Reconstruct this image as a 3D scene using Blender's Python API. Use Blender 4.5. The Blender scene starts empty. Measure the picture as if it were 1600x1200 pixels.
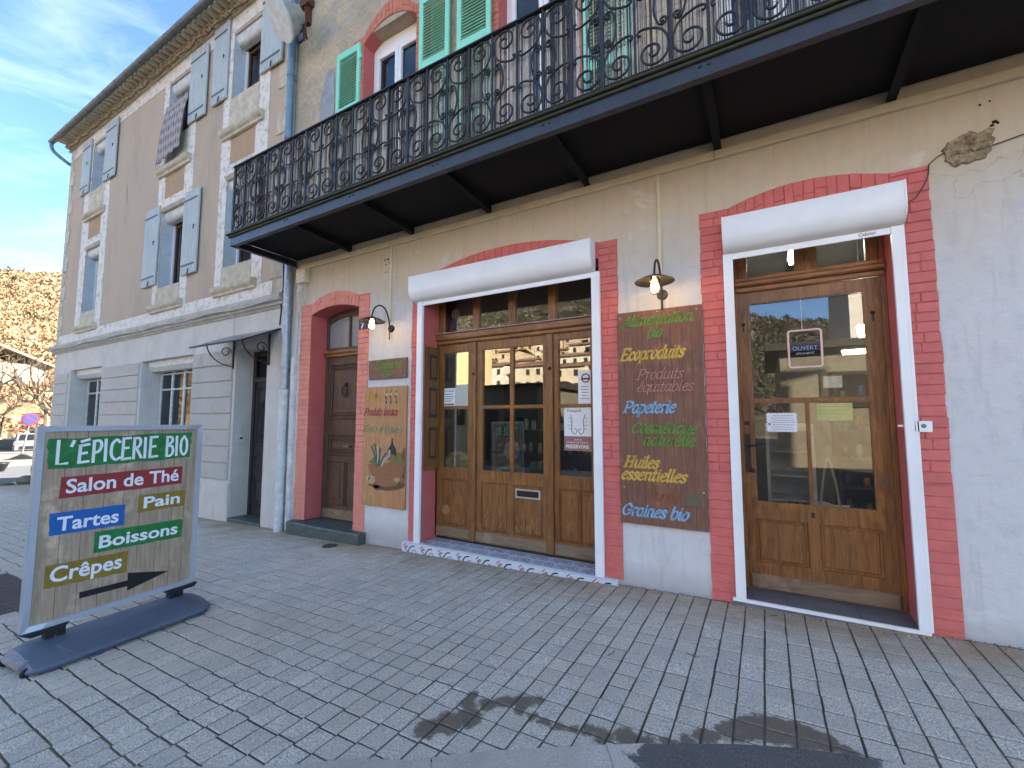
import bpy, math, random
from math import pi, sin, cos, radians, atan, hypot
from mathutils import Vector, Matrix, noise
random.seed(7)
sc = bpy.context.scene
col = sc.collection
# ---------------------------------------------------------------- camera, world, sun, exposure
F_PX = 684.8
pitch = math.atan(55 / F_PX); yaw = math.atan(395 / math.hypot(F_PX, 55))
cd = bpy.data.cameras.new('camera'); cam = bpy.data.objects.new('camera', cd); col.objects.link(cam)
cd.sensor_width = 36; cd.lens = F_PX / 1600 * 36; cd.clip_start = .05; cd.clip_end = 3000
cam.location = (0, -4.2, 1.5)
cam.rotation_euler = (pi / 2 + pitch, 0, yaw)
sc.camera = cam
SUN = Vector((.62, .66, .36)).normalized()
elev = math.asin(SUN.z); az = math.atan2(SUN.x, SUN.y)
w = bpy.data.worlds.new('World'); sc.world = w; w.use_nodes = True
nt = w.node_tree; nt.nodes.clear()
wo = nt.nodes.new('ShaderNodeOutputWorld'); bg = nt.nodes.new('ShaderNodeBackground')
sky = nt.nodes.new('ShaderNodeTexSky'); sky.sky_type = 'NISHITA'; sky.sun_disc = False
sky.sun_elevation = elev; sky.sun_rotation = az; sky.air_density = .27; sky.dust_density = .05; sky.ozone_density = 3
tc = nt.nodes.new('ShaderNodeTexCoord'); mp = nt.nodes.new('ShaderNodeMapping'); mp.inputs['Scale'].default_value = (1.3, 3.2, 9); mp.inputs['Rotation'].default_value = (.35, .25, .6)
nz = nt.nodes.new('ShaderNodeTexNoise'); nz.inputs['Scale'].default_value = 1.6; nz.inputs['Detail'].default_value = 7; nz.inputs['Roughness'].default_value = .6; nz.inputs['Distortion'].default_value = .5
cr = nt.nodes.new('ShaderNodeValToRGB'); cr.color_ramp.elements[0].position = .46; cr.color_ramp.elements[1].position = .82
cr.color_ramp.elements[1].color = (.19, .19, .19, 1)
mx = nt.nodes.new('ShaderNodeMix'); mx.data_type = 'RGBA'; mx.inputs[7].default_value = (2.6, 2.8, 3.0, 1)
L = nt.links.new
L(tc.outputs['Generated'], mp.inputs[0]); L(mp.outputs[0], nz.inputs[0]); L(nz.outputs[0], cr.inputs[0]); L(cr.outputs[0], mx.inputs[0])
wb = nt.nodes.new('ShaderNodeMix'); wb.data_type = 'RGBA'; wb.blend_type = 'MULTIPLY'; wb.inputs[0].default_value = 1; wb.inputs[7].default_value = (.99, .99, .81, 1)
L(sky.outputs[0], mx.inputs[6]); L(mx.outputs[2], wb.inputs[6]); L(wb.outputs[2], bg.inputs[0]); L(bg.outputs[0], wo.inputs[0])
bg.inputs[1].default_value = .15
sl = bpy.data.lights.new('sun', 'SUN'); sl.energy = 4.8; sl.angle = radians(.53); sl.color = (1, .88, .72)
so = bpy.data.objects.new('sun', sl); col.objects.link(so); so.rotation_euler = SUN.to_track_quat('Z', 'Y').to_euler()
vs = sc.view_settings; vs.view_transform = 'Standard'; vs.look = 'None'; vs.gamma = 1; vs.use_curve_mapping = False
vs.exposure = 3.3
sc.cycles.max_bounces = 8; sc.cycles.transparent_max_bounces = 16; sc.cycles.glossy_bounces = 4; sc.cycles.diffuse_bounces = 4
sc.cycles.use_denoising = True
sc.cycles.sample_clamp_indirect = 6

def gz(x, y=0):
    return -.01 + .028 * max(-24, min(4, x))

# ---------------------------------------------------------------- materials
MC = {}
class N:
    def __init__(s, name):
        s.m = bpy.data.materials.new(name); s.m.use_nodes = True; s.t = s.m.node_tree
        s.b = s.t.nodes['Principled BSDF']; s.o = s.t.nodes['Material Output']
    def n(s, k, **kw):
        q = s.t.nodes.new(k)
        for a, v in kw.items(): setattr(q, a, v)
        return q
    def l(s, a, b): s.t.links.new(a, b)
    def pos(s): return s.n('ShaderNodeNewGeometry').outputs['Position']
    def obj(s): return s.n('ShaderNodeTexCoord').outputs['Object']
    def mapv(s, v, scale=(1, 1, 1), rot=(0, 0, 0), loc=(0, 0, 0)):
        q = s.n('ShaderNodeMapping'); q.inputs['Scale'].default_value = scale; q.inputs['Rotation'].default_value = rot; q.inputs['Location'].default_value = loc
        s.l(v, q.inputs[0]); return q.outputs[0]
    def noise(s, v, scale, detail=4, rough=.55, dist=0):
        q = s.n('ShaderNodeTexNoise'); q.inputs['Scale'].default_value = scale; q.inputs['Detail'].default_value = detail
        q.inputs['Roughness'].default_value = rough; q.inputs['Distortion'].default_value = dist; s.l(v, q.inputs[0]); return q.outputs[0]
    def vor(s, v, scale, feature='F1', out=0):
        q = s.n('ShaderNodeTexVoronoi', feature=feature); q.inputs['Scale'].default_value = scale; s.l(v, q.inputs[0]); return q.outputs[out]
    def ramp(s, v, pts):
        q = s.n('ShaderNodeValToRGB'); e = q.color_ramp.elements
        while len(e) < len(pts): e.new(.5)
        for i, (p, c) in enumerate(pts):
            e[i].position = p
            e[i].color = (c, c, c, 1) if isinstance(c, (int, float)) else (*c, 1)
        s.l(v, q.inputs[0]); return q.outputs[0]
    def mix(s, f, a, b, mode='MIX'):
        q = s.n('ShaderNodeMix', data_type='RGBA', blend_type=mode)
        for i, v in ((0, f), (6, a), (7, b)):
            if hasattr(v, 'links') or hasattr(v, 'is_linked'): s.l(v, q.inputs[i])
            elif isinstance(v, (int, float)): q.inputs[i].default_value = v if i == 0 else (v, v, v, 1)
            else: q.inputs[i].default_value = (*v, 1)
        return q.outputs[2]
    def math(s, op, a, b=0.0, clamp=False):
        q = s.n('ShaderNodeMath', operation=op, use_clamp=clamp)
        for i, v in ((0, a), (1, b)):
            if isinstance(v, (int, float)): q.inputs[i].default_value = v
            else: s.l(v, q.inputs[i])
        return q.outputs[0]
    def rnd(s): return s.n('ShaderNodeObjectInfo').outputs['Random']
    def bump(s, h, strength=.4, dist=.01):
        q = s.n('ShaderNodeBump'); q.inputs['Strength'].default_value = strength; q.inputs['Distance'].default_value = dist
        s.l(h, q.inputs['Height']); s.l(q.outputs[0], s.b.inputs['Normal'])
    def col(s, v):
        if isinstance(v, tuple): s.b.inputs['Base Color'].default_value = (*v, 1)
        else: s.l(v, s.b.inputs['Base Color'])
    def rough(s, v):
        if isinstance(v, (int, float)): s.b.inputs['Roughness'].default_value = v
        else: s.l(v, s.b.inputs['Roughness'])
    def sep(s, v):
        q = s.n('ShaderNodeSeparateXYZ'); s.l(v, q.inputs[0]); return q.outputs

def simple(name, c, rough=.6, c2=None, scale=6, bump=0, bscale=60, rnd=0, metal=0, spec=.5, stretch=(1, 1, 1), emit=0):
    if name in MC: return MC[name]
    q = N(name); p = q.mapv(q.pos(), stretch)
    if c2 is None: c2 = tuple(v * .72 for v in c)
    base = q.mix(q.ramp(q.noise(p, scale, 6, .65), [(.35, 0), (.68, 1)]), c, c2)
    if rnd:
        base = q.mix(q.math('MULTIPLY', q.rnd(), rnd), base, tuple(v * .35 for v in c))
    q.col(base); q.rough(rough); q.b.inputs['Metallic'].default_value = metal; q.b.inputs['Specular IOR Level'].default_value = spec
    if bump: q.bump(q.noise(q.pos(), bscale, 4, .6), bump, .01)
    if emit:
        q.b.inputs['Emission Color'].default_value = (*c, 1); q.b.inputs['Emission Strength'].default_value = emit
    MC[name] = q.m; return q.m

def wood(name, light, dark, rough=.45, grain=1.0, horiz=False, wear=.25, rnd=.25):
    q = N(name); p = q.pos(); r = q.rnd()
    cx = q.n('ShaderNodeCombineXYZ'); q.l(q.math('MULTIPLY', r, 37.0), cx.inputs[0]); q.l(q.math('MULTIPLY', r, 11.0), cx.inputs[2])
    av = q.n('ShaderNodeVectorMath', operation='ADD'); q.l(p, av.inputs[0]); q.l(cx.outputs[0], av.inputs[1])
    st = (1.2, 9, 9) if horiz else (9, 9, .9)
    v = q.mapv(av.outputs[0], st)
    g = q.noise(v, 3.2 * grain, 8, .68, 1.2)
    g2 = q.noise(q.mapv(av.outputs[0], (2, 60, 60) if horiz else (60, 60, 2)), 1.4, 3, .6)
    base = q.mix(q.ramp(g, [(.34, 0), (.64, 1)]), dark, light)
    base = q.mix(q.math('MULTIPLY', g2, .5), base, tuple(x * .45 for x in dark))
    blot = q.ramp(q.noise(p, 5, 5, .65), [(.55, 0), (.72, 1)])
    base = q.mix(q.math('MULTIPLY', blot, wear), base, tuple(min(1, x * 1.7) for x in light))
    base = q.mix(q.math('MULTIPLY', r, rnd), base, dark)
    q.col(base); q.rough(q.ramp(g, [(0, rough + .15), (1, rough - .05)])); q.bump(g2, .35, .004)
    MC[name] = q.m; return q.m

# wall of the shop building: white limewash, beige and sooty towards the balcony
q = N('limewash'); p = q.pos(); z = q.sep(p)[2]; x = q.sep(p)[0]
n1 = q.noise(p, 1.1, 7, .62); n2 = q.noise(p, 7, 6, .7); n3 = q.noise(q.mapv(p, (5, 5, .6)), 2.2, 5, .6)
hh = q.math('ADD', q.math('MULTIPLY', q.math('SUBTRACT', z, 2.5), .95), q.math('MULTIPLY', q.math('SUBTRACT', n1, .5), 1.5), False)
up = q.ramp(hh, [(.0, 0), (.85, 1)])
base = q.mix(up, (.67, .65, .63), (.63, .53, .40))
base = q.mix(q.ramp(n2, [(.5, 0), (.78, .55)]), base, (.46, .45, .44))
base = q.mix(q.ramp(n3, [(.55, 0), (.8, .5)]), base, (.40, .36, .29))
base = q.mix(q.ramp(q.noise(p, 2.6, 6, .7, .6), [(.60, 0), (.68, .35)]), base, (.82, .82, .82))
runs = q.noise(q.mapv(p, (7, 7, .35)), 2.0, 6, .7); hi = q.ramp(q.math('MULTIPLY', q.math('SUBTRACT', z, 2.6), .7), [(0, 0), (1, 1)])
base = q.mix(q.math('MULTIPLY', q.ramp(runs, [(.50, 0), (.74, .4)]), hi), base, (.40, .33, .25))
base = q.mix(q.ramp(q.noise(p, 13, 8, .8, .6), [(.57, 0), (.68, .45)]), base, (.50, .46, .42))
dn = q.n('ShaderNodeVectorMath', operation='ADD'); q.l(p, dn.inputs[0]); nn_ = q.n('ShaderNodeTexNoise'); nn_.inputs['Scale'].default_value = 3; nn_.inputs['Detail'].default_value = 6; q.l(p, nn_.inputs[0]); q.l(q.mapv(nn_.outputs['Color'], (.35, .35, .35)), dn.inputs[1])
ck = q.vor(dn.outputs[0], .9, 'DISTANCE_TO_EDGE'); crack = q.math('MULTIPLY', q.ramp(ck, [(0, 1), (.0028, 0)]), q.ramp(q.noise(p, .8, 2, .5), [(.56, 0), (.60, .3)]))
base = q.mix(crack, base, (.20, .17, .14))
foot = q.ramp(q.math('ADD', q.math('MULTIPLY', z, 2.2), q.math('MULTIPLY', n2, .6)), [(.25, .6), (.75, 0)])
base = q.mix(foot, base, (.33, .32, .30))
q.col(base); q.rough(.92)
q.bump(q.math('ADD', q.noise(p, 22, 7, .65), q.math('MULTIPLY', q.noise(p, 4, 4, .5), 2.0)), .55, .012)
M_WALL = q.m
# upper rubble render
q = N('old_render'); p = q.pos()
base = q.mix(q.ramp(q.noise(p, 1.3, 8, .68, .5), [(.38, 0), (.6, 1)]), (.62, .50, .33), (.47, .385, .28))
base = q.mix(q.ramp(q.noise(p, 3.1, 7, .7, .8), [(.56, 0), (.62, .8)]), base, (.40, .40, .41))
base = q.mix(q.ramp(q.noise(p, 16, 6, .7), [(.5, 0), (.75, .7)]), base, (.22, .18, .14))
base = q.mix(q.ramp(q.noise(p, 5.3, 6, .7, 1), [(.62, 0), (.66, .7)]), base, (.72, .58, .38))
q.col(base); q.rough(.95)
q.bump(q.math('ADD', q.noise(p, 9, 8, .7), q.math('MULTIPLY', q.noise(p, 3, 4, .6, 1), 1.5)), .9, .04)
M_UPPER = q.m
q = N('pebbledash'); p = q.pos()
base = q.mix(q.ramp(q.noise(p, 45, 5, .7), [(.35, 0), (.7, 1)]), (.68, .53, .39), (.40, .31, .225))
base = q.mix(q.ramp(q.noise(q.mapv(p, (1.5, 1.5, .5)), .9, 6, .7), [(.5, 0), (.8, .5)]), base, (.24, .20, .16))
base = q.mix(q.ramp(q.noise(q.mapv(p, (3, 3, .35)), 1.1, 7, .75, .4), [(.66, 0), (.70, .6)]), base, (.10, .08, .06))
q.col(base); q.rough(.95); q.bump(q.noise(p, 70, 4, .7), .8, .02); M_DASH = q.m
q = N('cement'); p = q.pos()
base = q.mix(q.ramp(q.noise(p, 2.2, 7, .7), [(.35, 0), (.7, 1)]), (.68, .625, .55), (.55, .51, .455))
base = q.mix(q.ramp(q.noise(q.mapv(p, (3, 3, .4)), 1.6, 6, .7), [(.56, 0), (.8, .6)]), base, (.20, .195, .18))
base = q.mix(q.ramp(q.noise(p, 90, 4, .7), [(.55, 0), (.75, .5)]), base, (.22, .22, .21))
q.col(base); q.rough(.93); q.bump(q.noise(p, 50, 5, .7), .5, .01); M_CEM = q.m
q = N('rough_block'); p = q.pos()
base = q.mix(q.ramp(q.noise(p, 130, 3, .7), [(.42, 0), (.62, 1)]), (.70, .64, .56), (.42, .39, .35))
base = q.mix(q.ramp(q.noise(p, 3, 6, .7), [(.5, 0), (.8, .5)]), base, (.30, .29, .27))
q.col(base); q.rough(.95); q.bump(q.noise(p, 90, 4, .7), .9, .02); M_BLOCK = q.m
q = N('flaking_white'); p = q.pos()
base = q.mix(q.ramp(q.noise(p, 7, 8, .78, .4), [(.50, 0), (.60, 1)]), (.80, .74, .66), (.54, .46, .37))
base = q.mix(q.ramp(q.noise(q.mapv(p, (3, 3, .7)), 2, 6, .7), [(.55, 0), (.8, .5)]), base, (.34, .30, .26))
q.col(base); q.rough(.9); q.bump(q.noise(p, 30, 7, .75), .7, .015); M_FLAKE = q.m
q = N('old_stone'); p = q.pos()
base = q.mix(q.ramp(q.noise(p, 5, 8, .75), [(.40, 0), (.62, 1)]), (.70, .61, .46), (.47, .40, .29))
base = q.mix(q.math('MULTIPLY', q.rnd(), .3), base, (.44, .38, .30))
q.col(base); q.rough(.92); q.bump(q.noise(p, 35, 6, .7), .7, .015); M_STONE = q.m
M_FRIEZE = simple('ochre_render', (.50, .31, .165), .9, (.38, .27, .18), 5, .5, 40)
# red painted brick
def redpaint(name, c, c2, bs):
    q = N(name); p = q.pos()
    base = q.mix(q.ramp(q.noise(p, 9, 6, .7), [(.35, 0), (.7, 1)]), c, c2)
    base = q.mix(q.math('MULTIPLY', q.rnd(), .28), base, tuple(v * .62 for v in c))
    base = q.mix(q.ramp(q.noise(p, 34, 5, .7), [(.66, 0), (.74, .7)]), base, tuple(v * .35 for v in c))
    base = q.mix(q.ramp(q.noise(q.mapv(p, (1, 1, 1), (0, 0, 0), (5, 3, 1)), 48, 5, .7), [(.68, 0), (.74, .5)]), base, (.66, .45, .42))
    q.col(base); q.rough(.62); q.bump(q.noise(p, bs, 6, .7), .6, .01); return q.m
M_RED = redpaint('red_painted_brick', (.74, .185, .155), (.62, .14, .12), 45)
M_REDO = redpaint('orange_red_painted_brick', (.84, .31, .21), (.70, .22, .16), 45)
M_REDJ = redpaint('painted_mortar', (.66, .155, .135), (.54, .12, .105), 60)
M_REDB = redpaint('bare_red_brick', (.66, .22, .125), (.50, .15, .09), 40)
# pavers
def paver(name, wet=True):
    q = N(name); p = q.pos(); s = q.sep(p)
    r = q.rnd()
    cell = q.n('ShaderNodeTexWhiteNoise', noise_dimensions='2D')
    fl = q.n('ShaderNodeVectorMath', operation='FLOOR'); q.l(q.mapv(p, (1 / .132, 1 / .145, 0), (0, 0, 0), (.0608 / .132, 0, 0)), fl.inputs[0]); q.l(fl.outputs[0], cell.inputs[0])
    base = q.mix(q.ramp(q.noise(p, 115, 3, .8), [(.38, 0), (.5, .5), (.62, 1)]), (.34, .305, .255), (.97, .88, .74))
    base = q.mix(q.ramp(q.noise(q.mapv(p, (1, 1, 1), (0, 0, 0), (9, 4, 2)), 230, 2, .6), [(.60, 0), (.66, .8)]), base, (.09, .085, .08))
    base = q.mix(q.math('MULTIPLY', cell.outputs[0], .42), base, (.40, .355, .30))
    base = q.mix(q.ramp(q.noise(p, 1.3, 6, .65), [(.42, 0), (.72, .4)]), base, (.46, .41, .335))
    # brown dirt washed along the foot of the wall
    d = q.math('ADD', q.math('MULTIPLY', s[1], .85), q.math('MULTIPLY', q.noise(p, 2.4, 6, .65), 1.1))
    base = q.mix(q.ramp(d, [(.0, 0), (.50, .8)]), base, (.34, .225, .12))
    base = q.mix(q.ramp(q.noise(p, 3.3, 6, .7, .7), [(.63, 0), (.70, .3)]), base, (.20, .17, .12))
    # pale round ghost mark left near the pavement sign
    v = q.n('ShaderNodeVectorMath', operation='DISTANCE'); q.l(q.mapv(p, (1, 1, 0)), v.inputs[0]); v.inputs[1].default_value = (-3.95, -2.6, 0)
    dd = q.math('ADD', v.outputs['Value'], q.math('MULTIPLY', q.noise(p, 3, 3, .5), .12))
    base = q.mix(q.ramp(dd, [(.0, .30), (.60, .34), (.68, .50), (.74, .0)]), base, (.72, .63, .50))
    rough = .85
    if wet:
        W = [(-1.53, -2.37, .06), (-1.47, -2.31, .075), (-1.40, -2.22, .07), (-1.46, -2.13, .04), (-1.49, -2.07, .03), (-1.36, -2.08, .04), (-1.30, -2.02, .045), (-1.22, -1.97, .05), (-1.15, -1.93, .03), (-1.19, -2.04, .03), (-1.11, -2.05, .025), (-1.03, -2.06, .022), (-.96, -2.06, .022), (-.90, -2.05, .026), (-.82, -2.03, .035), (-.74, -2.02, .045), (-.64, -1.98, .05), (-.55, -1.96, .04), (-.46, -1.92, .03), (-.38, -1.87, .04), (-.30, -1.79, .05), (-.20, -1.70, .07), (-.12, -1.63, .08), (-.04, -1.60, .10), (.08, -1.58, .09), (.17, -1.58, .06), (.27, -1.61, .04)]
        m = None
        pn = q.n('ShaderNodeVectorMath', operation='ADD'); q.l(q.mapv(p, (1, 1, 0)), pn.inputs[0])
        nn = q.n('ShaderNodeTexNoise'); nn.inputs['Scale'].default_value = 11; nn.inputs['Detail'].default_value = 9; nn.inputs['Roughness'].default_value = .7; q.l(p, nn.inputs[0])
        q.l(q.mapv(nn.outputs['Color'], (.17, .17, 0), (0, 0, 0), (-.085, -.085, 0)), pn.inputs[1])
        for (cx_, cy_, rr) in W:
            v = q.n('ShaderNodeVectorMath', operation='DISTANCE'); q.l(pn.outputs[0], v.inputs[0]); v.inputs[1].default_value = (cx_, cy_, 0)
            t = q.math('SUBTRACT', v.outputs['Value'], rr)
            m = t if m is None else q.math('MINIMUM', m, t)
        wm = q.ramp(m, [(0, 1), (.018, 0)])
        base = q.mix(q.math('MULTIPLY', wm, .8), base, (.085, .058, .034))
        rough = q.ramp(wm, [(0, .85), (1, .38)])
    q.col(base); q.rough(rough); q.bump(q.noise(p, 170, 4, .7), .6, .006); return q.m
M_PAVE = paver('granite_paver')
q = N('mortar_joint'); p = q.pos()
q.col(q.mix(q.ramp(q.noise(p, 2, 5, .7), [(.4, 0), (.65, 1)]), (.07, .058, .045), (.18, .145, .10))); q.rough(.97); q.bump(q.noise(p, 120, 4, .7), .6, .01); M_JOINT = q.m
q = N('kerb_granite'); p = q.pos(); s_ = q.sep(p)
base = q.mix(q.ramp(q.noise(p, 210, 3, .75), [(.36, 0), (.64, 1)]), (.34, .31, .27), (.78, .70, .60))
base = q.mix(q.ramp(q.noise(p, 2, 5, .6), [(.4, 0), (.7, .5)]), base, (.24, .22, .17))
wet = q.math('MULTIPLY', q.ramp(q.math('ADD', s_[0], q.math('MULTIPLY', q.noise(p, 6, 5, .6), .3)), [(0, 0), (.001, 0)]), 1)
xw = q.math('ABSOLUTE', q.math('ADD', s_[0], q.math('ADD', .08, q.math('MULTIPLY', q.math('SUBTRACT', q.noise(p, 6, 5, .6), .5), .5))))
wm = q.ramp(xw, [(0, .9), (.455, .9), (.475, .0)])
base = q.mix(wm, base, q.mix(q.ramp(q.noise(p, 160, 3, .75), [(.42, 0), (.66, 1)]), (.03, .031, .034), (.17, .17, .165))); q.col(base); q.rough(q.ramp(wm, [(0, .85), (1, .6)])); q.bump(q.noise(p, 180, 4, .7), .6, .006); M_KERB = q.m
q = N('asphalt'); p = q.pos()
q.col(q.mix(q.ramp(q.noise(p, 60, 4, .7), [(.4, 0), (.7, 1)]), (.045, .046, .05), (.085, .085, .085))); q.rough(.9); q.bump(q.noise(p, 90, 4, .7), .6, .01); M_ASPH = q.m
M_OAK = wood('varnished_oak', (.42, .18, .05), (.14, .055, .016), .34)
M_OAKH = wood('varnished_oak_rail', (.48, .205, .06), (.17, .067, .02), .34, horiz=True)
M_OAKW = wood('weathered_oak_foot', (.36, .25, .15), (.18, .12, .07), .75, horiz=True, wear=.5)
M_WALN = wood('aged_walnut_door', (.16, .083, .042), (.075, .04, .022), .5)
M_GREYW = wood('grey_old_door', (.06, .05, .045), (.03, .026, .024), .55)
M_SIGNR = wood('dark_stained_plank', (.34, .15, .085), (.16, .07, .042), .6, 1.6, wear=.3, rnd=.35)
M_SIGNP = wood('honey_pine_plank', (.70, .38, .16), (.44, .19, .068), .5, 1.4, wear=.2, rnd=.6)
M_SHUTW = wood('painted_ochre_shutter', (.27, .12, .028), (.16, .068, .016), .4)
M_PRNT = wood('printed_boards', (.56, .42, .28), (.34, .24, .16), .45, 1.2, wear=.5, rnd=.3)
M_WHITE = simple('white_aluminium', (.92, .92, .91), .35, (.85, .84, .82), 2.5)
M_WHITED = simple('dusty_white_plastic', (.70, .70, .66), .5, (.5, .49, .44), 9)
M_CREAM = simple('cream_trunking', (.74, .63, .44), .55, (.64, .54, .38), 5)
M_IRON = simple('black_wrought_iron', (.012, .0125, .014), .45, (.022, .019, .017), 30, .4, 70)
M_FASCIA = simple('slate_blue_iron', (.036, .042, .055), .38, (.024, .027, .034), 8, .3, 40)
M_UNDER = simple('near_black_underside', (.008, .0065, .0055), .9, (.004, .0035, .003), 3, .4, 20)  # near-black base colour for the balcony deck plates and brackets
M_CANE = simple('weathered_reed', (.72, .65, .56), .75, (.40, .36, .31), 20, 0, rnd=0, stretch=(6, 1, .5))
M_BLUE = wood('pale_blue_shutter', (.61, .64, .60), (.47, .51, .50), .65, 1, wear=.15, rnd=.12)
M_REVEAL = simple('pale_blue_reveal', (.56, .60, .62), .8, (.46, .49, .51), 5)
M_GREEN = simple('mint_green_shutter', (.30, .78, .56), .42, (.26, .69, .50), 5)
M_ZINC = simple('zinc', (.20, .21, .21), .5, (.11, .115, .115), 8, .2, 30, metal=.5)
M_GALV = simple('galvanised_pipe', (.38, .42, .44), .4, (.24, .28, .31), 18, metal=.55)
M_BLUEP = simple('blue_grey_pipe', (.20, .29, .35), .42, (.14, .21, .26), 9, metal=.3)
M_TILE = simple('old_roman_tile', (.76, .62, .42), .9, (.52, .42, .28), 12, .5, 40, rnd=.35)
M_TILED = simple('tile_underside', (.60, .49, .33), .9, (.38, .30, .20), 8, .5, 40)
M_BROWNF = simple('brown_window_frame', (.16, .06, .03), .4, (.11, .04, .02), 12)
M_CURT = simple('pale_curtain', (.36, .38, .40), .9, (.24, .26, .28), 9, stretch=(6, 6, .3))
M_SLATE = simple('green_slate_step', (.10, .125, .11), .55, (.05, .065, .055), 8, .4, 20)
M_GTILE = simple('grey_porcelain_tile', (.19, .18, .185), .4, (.11, .105, .11), 4, stretch=(1, 12, 1))
M_AZW = simple('white_glazed_tile', (.74, .75, .78), .2, (.66, .68, .74), 12)
M_AZB = simple('pale_blue_glazed_tile', (.66, .68, .74), .2, (.58, .61, .70), 20)
M_INK = simple('navy_glaze', (.02, .025, .05), .3)
M_INKR = simple('red_glaze', (.35, .04, .03), .3)
M_BASEP = simple('grey_blue_plastic', (.115, .145, .195), .42, (.095, .12, .165), 6, .15, 200)
M_BASED = simple('dusty_grey_plastic', (.36, .32, .30), .7, (.16, .15, .15), 12)
M_ALU = simple('brushed_aluminium', (.50, .53, .58), .33, (.44, .47, .52), 3, metal=.35)
M_BLACK = simple('black_plastic', (.012, .013, .014), .45)
M_INKBLK = simple('black_print', (.006, .006, .007), .5)
def flat(name, c, r=.6, n=.75):
    if name in MC: return MC[name]
    if 'lettering' in name or 'pale_' in name or '_paint' in name:      # worn paint: grain and bare wood break through
        q = N(name); p = q.pos(); b_ = q.mix(q.ramp(q.noise(p, 30, 6, .7), [(.35, 0), (.7, 1)]), c, tuple(v * .65 for v in c))
        b_ = q.mix(q.ramp(q.noise(q.mapv(p, (9, 9, 1.4)), 9, 7, .75), [(.55, 0), (.66, .65)]), b_, (.17, .08, .045)); q.col(b_); q.rough(r); MC[name] = q.m; return q.m
    return simple(name, c, r, tuple(v * n for v in c), 18)
M_PG = flat('green_print', (.015, .22, .045), n=.55); M_PR = flat('red_print', (.33, .028, .03)); M_PY = flat('mustard_print', (.30, .19, .018), n=.7); M_PB = flat('blue_print', (.008, .115, .42), n=.85)
M_LETW = simple('white_print', (.82, .84, .86), .5, (.80, .82, .84), 4)
T_GRN = flat('green_lettering', (.13, .27, .035)); T_YEL = flat('yellow_lettering', (.72, .40, .03)); T_RED = flat('red_lettering', (.40, .07, .045)); T_BLU = flat('blue_lettering', (.16, .40, .62)); T_ORR = flat('rust_lettering', (.33, .09, .035)); T_PINK = flat('crimson_lettering', (.42, .04, .07)); T_TEAL = flat('teal_lettering', (.05, .17, .20))
T_WHT = flat('cream_lettering', (.62, .48, .40))
def glass(name, tint=(.92, .95, .94), refl=1.0, rough=0.0):
    q = N(name); t = q.t
    fr = q.n('ShaderNodeFresnel'); fr.inputs[0].default_value = 1.55
    tr = q.n('ShaderNodeBsdfTransparent'); tr.inputs[0].default_value = (*tint, 1)
    gl = q.n('ShaderNodeBsdfGlossy'); gl.inputs['Roughness'].default_value = rough
    bp = q.n('ShaderNodeBump'); bp.inputs['Strength'].default_value = .012; bp.inputs['Distance'].default_value = .02
    q.l(q.noise(q.pos(), 2.2, 1, .4), bp.inputs['Height']); q.l(bp.outputs[0], gl.inputs['Normal'])
    ms = q.n('ShaderNodeMixShader'); f = q.math('MULTIPLY', fr.outputs[0], refl, True)
    q.l(f, ms.inputs[0]); q.l(tr.outputs[0], ms.inputs[1]); q.l(gl.outputs[0], ms.inputs[2]); q.l(ms.outputs[0], q.o.inputs[0])
    return q.m
M_GLASS = glass('old_window_glass', (.88, .89, .87), 2.1)
M_GLASSU = glass('upper_window_glass', (.5, .54, .58), .9)
M_FROST = simple('frosted_glass', (.30, .31, .30), .12, (.20, .21, .21), 1.5, spec=.8)
q = N('lamp_jar_glass'); q.col((1, .93, .8)); q.rough(.06); q.b.inputs['Transmission Weight'].default_value = .95; q.b.inputs['IOR'].default_value = 1.2; M_JAR = q.m
def emis(name, c, s):
    q = N(name); q.col(c); q.b.inputs['Emission Color'].default_value = (*c, 1); q.b.inputs['Emission Strength'].default_value = s; return q.m
M_BULB = emis('warm_filament_bulb', (1, .62, .24), 7)
M_TUBE = emis('fluorescent_tube', (.95, 1, .93), 8)
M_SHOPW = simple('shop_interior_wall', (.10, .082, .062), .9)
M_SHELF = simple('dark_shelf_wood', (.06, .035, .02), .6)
M_FRIDGE = simple('fridge_white', (.80, .82, .82), .4)

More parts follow.
